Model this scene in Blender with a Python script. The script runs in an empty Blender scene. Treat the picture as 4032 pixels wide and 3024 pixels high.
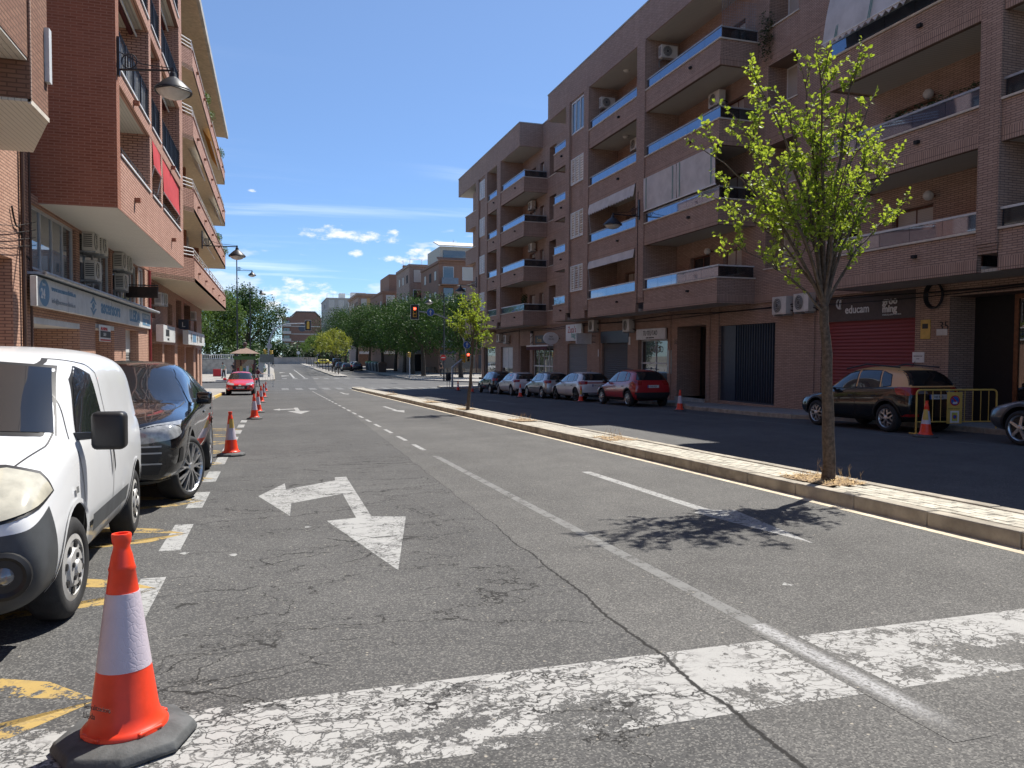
import bpy, bmesh, math, random
from mathutils import Vector, Matrix, noise
from mathutils.bvhtree import BVHTree
import numpy as np

SC = bpy.context.scene
COL = SC.collection
rad = math.radians

# ------------------------------------------------------------------ camera
FPX, PW, PH = 3028.0, 4032, 3024
YAW, PIT, ROL, EYE = rad(17.27), rad(2.14), rad(0.29), 1.52
_F = Vector((math.sin(YAW)*math.cos(PIT), math.cos(YAW)*math.cos(PIT), -math.sin(PIT)))
_R0 = Vector((math.cos(YAW), -math.sin(YAW), 0)); _U0 = _R0.cross(_F)
_R = _R0*math.cos(ROL)+_U0*math.sin(ROL); _U = _U0*math.cos(ROL)-_R0*math.sin(ROL)
CAM = Vector((0, 0, EYE))
cd = bpy.data.cameras.new('camera'); cam = bpy.data.objects.new('camera', cd); COL.objects.link(cam)
cd.sensor_width = 36; cd.lens = FPX/PW*36; cd.clip_end = 6000; cd.clip_start = 0.05
cam.matrix_world = Matrix(((_R.x, _U.x, -_F.x, 0), (_R.y, _U.y, -_F.y, 0), (_R.z, _U.z, -_F.z, EYE), (0, 0, 0, 1)))
SC.camera = cam

# ------------------------------------------------------------------ sun, sky, exposure
SUNV = Vector((0.496, 0.344, 1.0)).normalized()          # towards the sun
SUN_EL = math.asin(SUNV.z)
sl = bpy.data.lights.new('sun', 'SUN'); sl.energy = 5.0; sl.angle = rad(0.53); sl.color = (1.0, 0.955, 0.88)
so = bpy.data.objects.new('sun', sl); COL.objects.link(so)
so.rotation_euler = SUNV.to_track_quat('Z', 'Y').to_euler(); so.location = (30, 20, 60)
wd = bpy.data.worlds.new('World'); SC.world = wd; wd.use_nodes = True
SC.view_settings.view_transform = 'Standard'; SC.view_settings.look = 'None'
SC.view_settings.exposure = 0.60; SC.view_settings.gamma = 1.0; SC.cycles.max_bounces = 6; SC.cycles.diffuse_bounces = 3; SC.cycles.glossy_bounces = 3; SC.cycles.transparent_max_bounces = 6; SC.cycles.transmission_bounces = 2; SC.cycles.caustics_reflective = False; SC.cycles.caustics_refractive = False; SC.view_settings.use_curve_mapping = False

class NT:
    """small node-tree helper"""
    def __init__(s, tree): s.t = tree
    def n(s, typ, *ins, **kw):
        nd = s.t.nodes.new(typ)
        for k, v in kw.items():
            if hasattr(nd, k) and k not in ('Scale',): setattr(nd, k, v)
            else: s.set(nd, k.replace('_', ' '), v)
        for i, v in enumerate(ins):
            if v is not None: s.set(nd, i, v)
        return nd
    def set(s, nd, key, v):
        sock = nd.inputs[key]
        if isinstance(v, bpy.types.NodeSocket): s.t.links.new(v, sock)
        elif isinstance(v, bpy.types.Node): s.t.links.new(v.outputs[0], sock)
        else: sock.default_value = v
    def m(s, op, a, b=None, c=None, clamp=False):
        nd = s.t.nodes.new('ShaderNodeMath'); nd.operation = op; nd.use_clamp = clamp
        s.set(nd, 0, a)
        if b is not None: s.set(nd, 1, b)
        if c is not None: s.set(nd, 2, c)
        return nd.outputs[0]
    def mix(s, f, a, b, blend='MIX'):
        nd = s.t.nodes.new('ShaderNodeMix'); nd.data_type = 'RGBA'; nd.blend_type = blend
        s.set(nd, 0, f); s.set(nd, 6, a); s.set(nd, 7, b)
        return nd.outputs[2]
    def ramp(s, f, stops):
        nd = s.t.nodes.new('ShaderNodeValToRGB'); s.set(nd, 0, f)
        e = nd.color_ramp.elements
        while len(e) < len(stops): e.new(0.5)
        for el, (p, c) in zip(e, stops):
            el.position = p; el.color = c if len(c) == 4 else (*c, 1)
        return nd.outputs[0]
    def step(s, v, lo, hi):
        nd = s.t.nodes.new('ShaderNodeMapRange'); nd.interpolation_type = 'SMOOTHSTEP'
        s.set(nd, 0, v); s.set(nd, 1, lo); s.set(nd, 2, hi); return nd.outputs[0]
    def xyz(s, v):
        nd = s.n('ShaderNodeSeparateXYZ', v); return nd.outputs[0], nd.outputs[1], nd.outputs[2]
    def vec(s, x, y, z):
        return s.n('ShaderNodeCombineXYZ', x, y, z).outputs[0]
    def noise(s, v, sc, det=3, rough=0.55, dist=0.0):
        nd = s.n('ShaderNodeTexNoise'); s.set(nd, 'Vector', v); s.set(nd, 'Scale', sc)
        s.set(nd, 'Detail', det); s.set(nd, 'Roughness', rough); s.set(nd, 'Distortion', dist)
        return nd.outputs[0]

CLOUDS = [(640, 655, 95, 52, 1.0), (592, 648, 50, 40, .9), (700, 668, 45, 28, .9), (715, 502, 75, 15, 1.0), (782, 514, 46, 15, 1.0), (846, 512, 22, 15, .95), (905, 551, 40, 18, 1.0), (862, 561, 45, 9, .9), (769, 547, 15, 8, .95), (668, 502, 24, 7, .8), (545, 412, 9, 4, .8), (640, 700, 90, 20, .8)]
def ray(u, v): return _F+_R*((u-PW/2)/FPX)-_U*((v-PH/2)/FPX)
def make_world():
    w = NT(wd.node_tree); bg = wd.node_tree.nodes['Background']
    tc = w.n('ShaderNodeTexCoord').outputs['Generated']
    sky = w.n('ShaderNodeTexSky'); sky.sky_type = 'NISHITA'; sky.sun_disc = False
    sky.sun_elevation = SUN_EL; sky.sun_rotation = math.atan2(SUNV.x, SUNV.y)
    sky.altitude = 150; sky.air_density = 0.72; sky.dust_density = 0.12; sky.ozone_density = 3.0
    x, y, z = w.xyz(tc)
    # haze-free deep blue: keep the sky's own colour, add fair weather clouds
    zz = w.m('ADD', w.m('MAXIMUM', z, 0.0), 0.10)
    px, py = w.m('DIVIDE', x, zz), w.m('DIVIDE', y, zz)
    # thin cirrus streaks
    rot = w.n('ShaderNodeMapping', w.vec(px, py, 0.0)); rot.inputs['Rotation'].default_value = (0, 0, rad(-38))
    rot.inputs['Scale'].default_value = (0.45, 2.2, 1)
    ci = w.noise(rot.outputs[0], 1.15, 5, 0.62, 0.35)
    ci = w.step(ci, 0.50, 0.80)
    ci2 = w.step(w.noise(w.vec(px, py, 3.3), 0.45, 2, 0.5), 0.42, 0.66)
    ci = w.m('MULTIPLY', w.m('MULTIPLY', ci, ci2), 0.46)
    # low cumulus bank
    q = w.vec(w.m('MULTIPLY', x, 7.0), w.m('MULTIPLY', y, 7.0), w.m('MULTIPLY', z, 21.0))
    cu = w.noise(q, 1.0, 4, 0.58)
    band = w.m('MULTIPLY', w.step(z, -0.01, 0.02), w.m('SUBTRACT', 1.0, w.step(z, 0.07, 0.20)))
    thr = w.m('SUBTRACT', 0.665, w.m('MULTIPLY', band, 0.15))
    cu = w.step(w.m('SUBTRACT', cu, thr), 0.0, 0.055)
    cu = w.m('MULTIPLY', w.m('MULTIPLY', cu, w.step(band, 0.02, 0.35)), 0.45)
    # the separate fair-weather clouds of this sky, by bearing and height
    az = w.m('ARCTAN2', x, y); el = w.m('ARCSINE', z)
    dn = w.noise(w.vec(w.m('MULTIPLY', az, 34.0), w.m('MULTIPLY', el, 62.0), 0.0), 1.0, 6, 0.62)
    for (u, v, hw, hh, k) in CLOUDS:
        d = ray(u*1.8228, v*1.8228).normalized(); a0, e0 = math.atan2(d.x, d.y), math.asin(d.z); wa, we = hw/1661*1.05, hh/1661*1.05
        q1 = w.m('DIVIDE', w.m('SUBTRACT', az, a0), wa); q2 = w.m('DIVIDE', w.m('SUBTRACT', el, e0), we)
        r2 = w.m('ADD', w.m('MULTIPLY', q1, q1), w.m('MULTIPLY', q2, q2))
        den = w.m('ADD', w.m('SUBTRACT', 0.50, w.m('MULTIPLY', r2, 0.60)), w.m('MULTIPLY', w.m('SUBTRACT', dn, 0.5), 3.6))
        cu = w.m('MAXIMUM', cu, w.m('MULTIPLY', w.step(den, 0.0, 0.85), k))
    shade = w.step(w.m('ADD', dn, w.m('MULTIPLY', z, 1.2)), 0.38, 0.66)
    ccol = w.mix(shade, (4.2, 4.7, 5.5, 1), (5.9, 6.0, 6.1, 1))
    deep = w.mix(1.0, sky.outputs[0], w.mix(w.step(z, -0.05, 0.55), (0.56, 0.70, 0.84, 1), (1.0, 1.0, 1.0, 1)), 'MULTIPLY')   # clear dry air: less whitening low down
    c1 = w.mix(ci, deep, (7.0, 7.6, 8.4, 1))
    c2 = w.mix(cu, c1, ccol)
    w.t.links.new(c2, bg.inputs[0]); bg.inputs[1].default_value = 0.125
make_world()

# ------------------------------------------------------------------ ground profile and pixel helpers
SLOPE, GY1, GY2 = 0.0205, 60.0, 72.0
def gz(y):
    if y < GY1: return -SLOPE*y
    if y > GY2: return -SLOPE*(GY1+(GY2-GY1)/2)
    t = y-GY1; return -SLOPE*(y-t*t/(2*(GY2-GY1)))
def ray(u, v): return _F+_R*((u-PW/2)/FPX)-_U*((v-PH/2)/FPX)
def G(u, v, dz=0.0):
    """where the sight line of a photo pixel meets the ground"""
    d = ray(u, v); lo, hi = 0.5, 3000.0
    for _ in range(70):
        m = (lo+hi)/2; p = CAM+d*m
        if p.z-gz(p.y)-dz > 0: lo = m
        else: hi = m
    return CAM+d*lo
def onX(u, v, X): d = ray(u, v); return CAM+d*(X/d.x)
def onY(u, v, Y): d = ray(u, v); return CAM+d*(Y/d.y)
def Yx(u, X, v=1395): return onX(u, v, X).y

# ------------------------------------------------------------------ mesh helpers
class MB:
    def __init__(s): s.v = []; s.f = []
    def add(s, vs, fs):
        o = len(s.v); s.v += [tuple(p) for p in vs]; s.f += [tuple(i+o for i in f) for f in fs]; return s
    def box(s, x0, x1, y0, y1, z0, z1):
        if x0 > x1: x0, x1 = x1, x0
        if y0 > y1: y0, y1 = y1, y0
        if z0 > z1: z0, z1 = z1, z0
        return s.add([(x0,y0,z0),(x1,y0,z0),(x1,y1,z0),(x0,y1,z0),(x0,y0,z1),(x1,y0,z1),(x1,y1,z1),(x0,y1,z1)],
                     [(0,3,2,1),(4,5,6,7),(0,1,5,4),(1,2,6,5),(2,3,7,6),(3,0,4,7)])
    def prism(s, poly, vec):
        n = len(poly); vec = Vector(vec); a = [Vector(p) for p in poly]; b = [p+vec for p in a]
        nrm = Vector((0, 0, 0))
        for i in range(n):
            nrm += a[i].cross(a[(i+1) % n])
        fl = nrm.dot(vec) > 0
        fs = [tuple(range(n)), tuple(range(n, 2*n))]
        fs = [fs[0][::-1], fs[1]] if fl else [fs[0], fs[1][::-1]]
        for i in range(n):
            j = (i+1) % n
            fs.append((i, j, n+j, n+i) if fl else (j, i, n+i, n+j))
        return s.add(a+b, fs)
    def tube(s, path, r, n=8, cap=True):
        path = [Vector(p) for p in path]; m = len(path)
        rr = r if isinstance(r, (list, tuple)) else [r]*m
        base = len(s.v); up = Vector((0, 0, 1)); prev = None
        for i, p in enumerate(path):
            t = (path[min(i+1, m-1)]-path[max(i-1, 0)])
            t = t.normalized() if t.length > 1e-9 else Vector((0, 0, 1))
            if prev is None:
                a = t.cross(up if abs(t.z) < 0.9 else Vector((1, 0, 0))).normalized()
            else:
                a = (prev-t*prev.dot(t)); a = a.normalized() if a.length > 1e-6 else t.cross(up).normalized()
            prev = a; b = t.cross(a)
            for k in range(n):
                w = 2*math.pi*k/n; s.v.append(tuple(p+(a*math.cos(w)+b*math.sin(w))*rr[i]))
        for i in range(m-1):
            for k in range(n):
                k2 = (k+1) % n
                s.f.append((base+i*n+k, base+i*n+k2, base+(i+1)*n+k2, base+(i+1)*n+k))
        if cap:
            s.f.append(tuple(base+k for k in range(n))[::-1]); s.f.append(tuple(base+(m-1)*n+k for k in range(n)))
        return s
    def lathe(s, prof, c=(0, 0, 0), n=24, axis='z'):
        base = len(s.v); c = Vector(c)
        for r, z in prof:
            for k in range(n):
                w = 2*math.pi*k/n; a, b = r*math.cos(w), r*math.sin(w)
                p = (a, b, z) if axis == 'z' else ((a, z, -b) if axis == 'y' else (z, a, b))
                s.v.append(tuple(c+Vector(p)))
        for i in range(len(prof)-1):
            for k in range(n):
                k2 = (k+1) % n
                s.f.append((base+i*n+k, base+i*n+k2, base+(i+1)*n+k2, base+(i+1)*n+k))
        if prof[0][0] > 1e-6: s.f.append(tuple(base+k for k in range(n))[::-1])
        if prof[-1][0] > 1e-6: s.f.append(tuple(base+(len(prof)-1)*n+k for k in range(n)))
        return s
    def grid(s, P):
        base = len(s.v); a, b = len(P), len(P[0])
        for row in P: s.v += [tuple(p) for p in row]
        for i in range(a-1):
            for j in range(b-1):
                s.f.append((base+i*b+j, base+i*b+j+1, base+(i+1)*b+j+1, base+(i+1)*b+j))
        return s
    def xf(s, M):
        s.v = [tuple(M @ Vector(p)) for p in s.v]; return s
    def build(s, name, mat, parent=None, smooth=False, bevel=0.0, world=True, sharp=35, seg=2):
        me = bpy.data.meshes.new(name)
        vs = s.v
        if parent is not None and world:
            Mi = wmat(parent).inverted(); vs = [tuple(Mi @ Vector(p)) for p in vs]
        me.from_pydata(vs, [], s.f); me.update()
        if bevel > 0:
            bm = bmesh.new(); bm.from_mesh(me)
            bmesh.ops.bevel(bm, geom=[e for e in bm.edges if e.is_manifold and e.calc_face_angle(0) > 0.6], offset=bevel, segments=seg, profile=0.5, affect='EDGES')
            bm.to_mesh(me); bm.free()
        o = bpy.data.objects.new(name, me); COL.objects.link(o)
        me.materials.append(mat)
        if smooth:
            me.polygons.foreach_set('use_smooth', [True]*len(me.polygons))
            me.set_sharp_from_angle(angle=rad(sharp))
        if parent is not None: o.parent = parent
        return o
def wmat(o):
    M = Matrix.LocRotScale(o.location, o.rotation_euler, o.scale)
    return (wmat(o.parent) @ M) if o.parent else M
def tag(o, label=None, cat=None, group=None, kind=None):
    if label: o['label'] = label
    if cat: o['category'] = cat
    if group: o['group'] = group
    if kind: o['kind'] = kind
    return o
def thing(name, label, cat, loc=(0, 0, 0), rz=0.0, group=None):
    o = bpy.data.objects.new(name, None); COL.objects.link(o); o.empty_display_size = 0.2
    o.location = loc; o.rotation_euler = (0, 0, rz); return tag(o, label, cat, group)
def dup(root, loc, rz=None, label=None, group=None, scale=None, rx=None):
    def cp(o, par):
        c = o.copy(); COL.objects.link(c); c.parent = par
        for ch in kids[o]: cp(ch, c)
        return c
    kids = {}
    def walk(o):
        kids[o] = list(o.children)
        for ch in kids[o]: walk(ch)
    walk(root)
    r = cp(root, None); r.location = loc
    if rz is not None: r.rotation_euler = (rx or 0, 0, rz)
    if scale: r.scale = (scale,)*3 if not isinstance(scale, tuple) else scale
    if label: r['label'] = label
    if group: r['group'] = group
    return r
def inst(o, parent, loc, rot=(0, 0, 0)):
    c = o.copy(); COL.objects.link(c); c.parent = parent; c.location = loc; c.rotation_euler = rot; return c
def text(body, size, org, dx, mat, parent, name='lettering', align='LEFT', up=(0, 0, 1), xs=1.0, depth=0.004, bold=0.0, name_world=True):
    cu = bpy.data.curves.new('txt', 'FONT'); cu.body = body; cu.size = size; cu.align_x = align
    cu.extrude = depth; cu.offset = bold; cu.resolution_u = 3
    t = bpy.data.objects.new('txt', cu); COL.objects.link(t)
    bpy.context.view_layer.update()
    me = bpy.data.meshes.new_from_object(t); bpy.data.objects.remove(t)
    dx = Vector(dx).normalized(); up = Vector(up); nz = dx.cross(up)
    M = Matrix(((dx.x*xs, up.x, nz.x, org[0]), (dx.y*xs, up.y, nz.y, org[1]), (dx.z*xs, up.z, nz.z, org[2]), (0, 0, 0, 1)))
    if parent is not None: M = wmat(parent).inverted() @ M
    me.transform(M); me.name = name; me.materials.clear(); me.materials.append(mat)
    o = bpy.data.objects.new(name, me); COL.objects.link(o)
    if parent is not None: o.parent = parent
    return o
# ------------------------------------------------------------------ materials
MATS = {}
def newmat(name):
    m = bpy.data.materials.new(name); m.use_nodes = True
    t = NT(m.node_tree); b = m.node_tree.nodes['Principled BSDF']; MATS[name] = m
    return m, t, b
def P(name, col, rough=0.6, metal=0.0, spec=0.5, var=0.12, vs=6.0, bump=0.0, bs=60.0, coat=0.0, emit=None, dirt=0.0):
    """plain painted / moulded surface: base colour with soft mottling and a little relief"""
    if name in MATS: return MATS[name]
    m, t, b = newmat(name)
    pos = t.n('ShaderNodeNewGeometry').outputs['Position']
    c = (*col, 1)
    if var > 0:
        nz = t.noise(pos, vs, 4, 0.6)
        lo = tuple(x*(1-var) for x in col)+(1,); hi = tuple(min(1, x*(1+var)) for x in col)+(1,)
        c = t.mix(t.step(nz, 0.3, 0.7), lo, hi)
    if dirt > 0:
        dn = t.step(t.noise(pos, 1.7, 6, 0.65), 0.45, 0.75)
        c = t.mix(t.m('MULTIPLY', dn, dirt), c, (0.09, 0.075, 0.06, 1))
    t.set(b, 'Base Color', c)
    if var > 0 and rough > 0.12:
        t.set(b, 'Roughness', t.m('ADD', rough-0.06, t.m('MULTIPLY', t.noise(pos, vs*2.3, 3), 0.12)))
    else: b.inputs['Roughness'].default_value = rough
    b.inputs['Metallic'].default_value = metal; b.inputs['Specular IOR Level'].default_value = spec
    b.inputs['Coat Weight'].default_value = coat; b.inputs['Coat Roughness'].default_value = 0.03
    if bump > 0:
        bn = t.n('ShaderNodeBump', Strength=bump, Distance=0.01); t.set(bn, 'Height', t.noise(pos, bs, 3)); t.set(b, 'Normal', bn)
    if emit:
        b.inputs['Emission Color'].default_value = (*emit[0], 1); b.inputs['Emission Strength'].default_value = emit[1]
    return m
def brick(name, c1, c2, mort, bw=0.25, rh=0.058, ms=0.010, swap=False, bump=0.5, stain=0.25, msm=0.2):
    m, t, b = newmat(name)
    g = t.n('ShaderNodeNewGeometry'); pos = g.outputs['Position']; x, y, z = t.xyz(pos)
    nx, ny, nz = t.xyz(g.outputs['Normal'])
    ax = t.m('GREATER_THAN', t.m('ABSOLUTE', nx), 0.6)
    u = t.m('ADD', t.m('MULTIPLY', y, ax), t.m('MULTIPLY', x, t.m('SUBTRACT', 1.0, ax)))
    vec = t.vec(z, u, 0.0) if swap else t.vec(u, z, 0.0)
    br = t.n('ShaderNodeTexBrick'); t.set(br, 'Vector', vec); br.inputs['Scale'].default_value = 1.0
    br.inputs['Color1'].default_value = (*c1, 1); br.inputs['Color2'].default_value = (*c2, 1); br.inputs['Mortar'].default_value = (*mort, 1)
    br.inputs['Mortar Size'].default_value = ms; br.inputs['Mortar Smooth'].default_value = msm; br.inputs['Brick Width'].default_value = bw; br.inputs['Row Height'].default_value = rh
    br.offset = 0.0 if swap else 0.5
    big = t.step(t.noise(pos, 0.55, 5, 0.62), 0.35, 0.75)
    streak = t.step(t.noise(t.vec(t.m('MULTIPLY', u, 3.0), t.m('MULTIPLY', z, 0.25), 0.0), 1.0, 4, 0.6), 0.45, 0.8)
    c = t.mix(t.m('MULTIPLY', big, stain), br.outputs['Color'], (mort[0]*1.1, mort[1]*1.1, mort[2]*1.1, 1))
    c = t.mix(t.m('MULTIPLY', streak, stain*0.7), c, (min(1, c1[0]*1.35), min(1, c1[1]*1.4), min(1, c1[2]*1.45), 1))
    t.set(b, 'Base Color', c); b.inputs['Roughness'].default_value = 0.85; b.inputs['Specular IOR Level'].default_value = 0.25
    h = t.m('ADD', t.m('SUBTRACT', 1.0, br.outputs['Fac']), t.m('MULTIPLY', t.noise(pos, 70, 2), 0.25))
    bn = t.n('ShaderNodeBump', Strength=bump, Distance=0.008); t.set(bn, 'Height', h); t.set(b, 'Normal', bn)
    return m
BRK = brick('brick_brown', (0.52, 0.365, 0.285), (0.41, 0.283, 0.22), (0.19, 0.135, 0.11))
BRKS = brick('brick_brown_soldier', (0.52, 0.36, 0.28), (0.45, 0.305, 0.235), (0.18, 0.125, 0.10), bw=0.30, rh=0.062, swap=True)
BRR = brick('brick_red', (0.33, 0.13, 0.080), (0.255, 0.095, 0.058), (0.38, 0.205, 0.145), rh=0.066, ms=0.011)
BR0 = brick('brick_dark_brown', (0.31, 0.17, 0.115), (0.25, 0.13, 0.09), (0.15, 0.085, 0.06), rh=0.066, ms=0.011)
BRF = brick('brick_salmon', (0.60, 0.36, 0.275), (0.52, 0.30, 0.225), (0.19, 0.095, 0.07), rh=0.075, ms=0.013)
BRR2 = brick('brick_red_pale', (0.56, 0.345, 0.25), (0.48, 0.28, 0.20), (0.22, 0.13, 0.10), rh=0.066, ms=0.011)
BRO = brick('brick_orange', (0.36, 0.20, 0.135), (0.30, 0.16, 0.11), (0.2, 0.13, 0.1), rh=0.07, bump=0.3)

def ribbed(name, col, pitch=0.10, along='y', depth=0.5):
    """thin metal / plastic ceiling slats"""
    m, t, b = newmat(name)
    pos = t.n('ShaderNodeNewGeometry').outputs['Position']; x, y, z = t.xyz(pos)
    c = {'x': x, 'y': y, 'z': z}[along]
    f = t.m('FRACT', t.m('DIVIDE', c, pitch))
    groove = t.step(t.m('ABSOLUTE', t.m('SUBTRACT', f, 0.5)), 0.40, 0.49)
    t.set(b, 'Base Color', t.mix(t.m('MULTIPLY', groove, 0.6), t.mix(t.noise(pos, 2, 4), (col[0]*.9, col[1]*.9, col[2]*.88, 1), (*col, 1)), (col[0]*.3, col[1]*.3, col[2]*.3, 1)))
    b.inputs['Roughness'].default_value = 0.6
    bn = t.n('ShaderNodeBump', Strength=depth, Distance=0.02); t.set(bn, 'Height', t.m('SUBTRACT', 1.0, groove)); t.set(b, 'Normal', bn)
    return m
SOF = ribbed('soffit_grey_slats', (0.55, 0.53, 0.49), 0.11, 'y')
SOFL = ribbed('soffit_beige_slats', (0.72, 0.68, 0.60), 0.085, 'x')
SOFW = ribbed('soffit_white_slats', (0.76, 0.74, 0.69), 0.06, 'y', 0.25)

def asphalt(t):
    """old road asphalt: returns colour, height sockets"""
    pos = t.n('ShaderNodeNewGeometry').outputs['Position']; x, y, z = t.xyz(pos)
    p2 = t.vec(x, y, 0.0)
    vo = t.n('ShaderNodeTexVoronoi'); t.set(vo, 'Vector', p2); vo.inputs['Scale'].default_value = 120.0
    grain = vo.outputs['Color']; gr = t.xyz(grain)[0]
    big = t.noise(p2, 0.28, 5, 0.62); mid = t.noise(p2, 2.2, 6, 0.68)
    tone = t.ramp(t.m('ADD', t.m('MULTIPLY', big, 0.6), t.m('MULTIPLY', mid, 0.4)), [(0.32, (0.068, 0.066, 0.064)), (0.5, (0.098, 0.0955, 0.0915)), (0.68, (0.130, 0.1265, 0.120))])
    # left lane is the older, darker mat; right of the joint is lighter
    jn = t.m('MULTIPLY', t.m('SUBTRACT', t.noise(t.vec(0.0, y, 0.0), 1.3, 4, 0.6), 0.5), 0.16)
    jx = t.m('ADD', t.m('ADD', 1.86, t.m('MULTIPLY', y, 0.028)), jn)
    side = t.step(t.m('SUBTRACT', x, jx), -0.02, 0.04)
    tone = t.mix(side, t.mix(1.0, tone, (0.80, 0.81, 0.83, 1), 'MULTIPLY'), tone)
    opp = t.step(x, 6.5, 6.6)
    tone = t.mix(opp, tone, t.mix(1.0, tone, (1.05, 1.06, 1.08, 1), 'MULTIPLY'))  # opposite lanes: shade lifted by a slightly lighter, bluer asphalt colour
    # wheel tracks
    tr = t.m('ABSOLUTE', t.m('SUBTRACT', t.m('FRACT', t.m('DIVIDE', t.m('ADD', x, 0.2), 1.65)), 0.5))
    tone = t.mix(t.m('MULTIPLY', t.step(tr, 0.2, 0.5), 0.25), tone, t.mix(1.0, tone, (0.78, 0.78, 0.78, 1), 'MULTIPLY'))
    # aggregate specks
    near = t.m('SUBTRACT', 1.0, t.m('MULTIPLY', t.step(y, 4.0, 26.0), 0.75))
    sp = t.m('MULTIPLY', t.step(gr, 0.60, 0.98), t.m('MULTIPLY', near, 0.42))
    c = t.mix(sp, tone, (0.30, 0.29, 0.265, 1))
    dk = t.m('MULTIPLY', t.step(t.m('SUBTRACT', 1.0, gr), 0.66, 0.98), t.m('MULTIPLY', near, 0.6))
    c = t.mix(dk, c, (0.035, 0.035, 0.035, 1))
    peb = t.n('ShaderNodeTexVoronoi'); t.set(peb, 'Vector', p2); peb.inputs['Scale'].default_value = 30.0
    pc = t.xyz(peb.outputs['Color'])[1]
    pk = t.m('MULTIPLY', t.m('MULTIPLY', t.step(pc, 0.93, 0.99), t.m('SUBTRACT', 1.0, t.step(peb.outputs['Distance'], 0.16, 0.26))), 0.7)
    c = t.mix(pk, c, (0.42, 0.38, 0.31, 1))
    # cracks: the long joint, then irregular transverse and map cracking in the left lane
    wj = t.m('ADD', 0.004, t.m('MULTIPLY', t.step(y, 9.0, 3.0), 0.014))
    j = t.m('SUBTRACT', 1.0, t.step(t.m('ABSOLUTE', t.m('SUBTRACT', t.m('ADD', x, t.m('MULTIPLY', t.m('SUBTRACT', t.noise(p2, 22, 3), 0.5), 0.035)), jx)), t.m('MULTIPLY', wj, 0.4), wj))
    j = t.m('MULTIPLY', j, t.m('SUBTRACT', 1.0, t.step(y, 14.0, 30.0)))
    nn = t.n('ShaderNodeTexNoise'); t.set(nn, 'Vector', p2); nn.inputs['Scale'].default_value = 3.2; nn.inputs['Detail'].default_value = 6; nn.inputs['Roughness'].default_value = 0.62
    nx, ny, _ = t.xyz(nn.outputs['Color'])
    def net(sx, sy, seed, wid, wob):
        v = t.vec(t.m('ADD', t.m('MULTIPLY', x, sx), t.m('MULTIPLY', nx, wob)), t.m('ADD', t.m('MULTIPLY', y, sy), t.m('MULTIPLY', ny, wob)), seed)
        vv = t.n('ShaderNodeTexVoronoi'); vv.feature = 'DISTANCE_TO_EDGE'; t.set(vv, 'Vector', v); vv.inputs['Scale'].default_value = 1.0
        return t.m('SUBTRACT', 1.0, t.step(vv.outputs['Distance'], wid*0.3, wid))
    left = t.m('MULTIPLY', t.m('SUBTRACT', 1.0, side), t.step(x, -1.2, -0.4))
    k1 = t.m('MULTIPLY', net(0.36, 1.35, 0.0, 0.0095, 0.75), t.step(t.noise(p2, 0.9, 3), 0.32, 0.44))
    k2 = t.m('MULTIPLY', net(1.9, 4.0, 4.0, 0.020, 0.8), t.step(t.noise(t.vec(x, y, 9.0), 0.9, 3), 0.52, 0.60))
    kk = t.m('MULTIPLY', t.m('MAXIMUM', k1, k2), left)
    kk = t.m('MULTIPLY', kk, t.m('SUBTRACT', 1.0, t.step(y, 13.0, 22.0)))
    cr = t.m('MAXIMUM', j, kk)
    c = t.mix(t.m('MULTIPLY', cr, 0.92), c, (0.012, 0.011, 0.010, 1))
    h = gr
    return c, h, cr, p2, (x, y)
def finish_road(t, b, c, h, rough=0.88):
    t.set(b, 'Base Color', c)
    if isinstance(rough, float): b.inputs['Roughness'].default_value = rough
    else: t.set(b, 'Roughness', rough)
    b.inputs['Specular IOR Level'].default_value = 0.3
    bn = t.n('ShaderNodeBump', Strength=0.55, Distance=0.006); t.set(bn, 'Height', h); t.set(b, 'Normal', bn)
def road_mat():
    m, t, b = newmat('asphalt'); c, h, cr, p2, xy = asphalt(t); finish_road(t, b, c, h); return m
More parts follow.
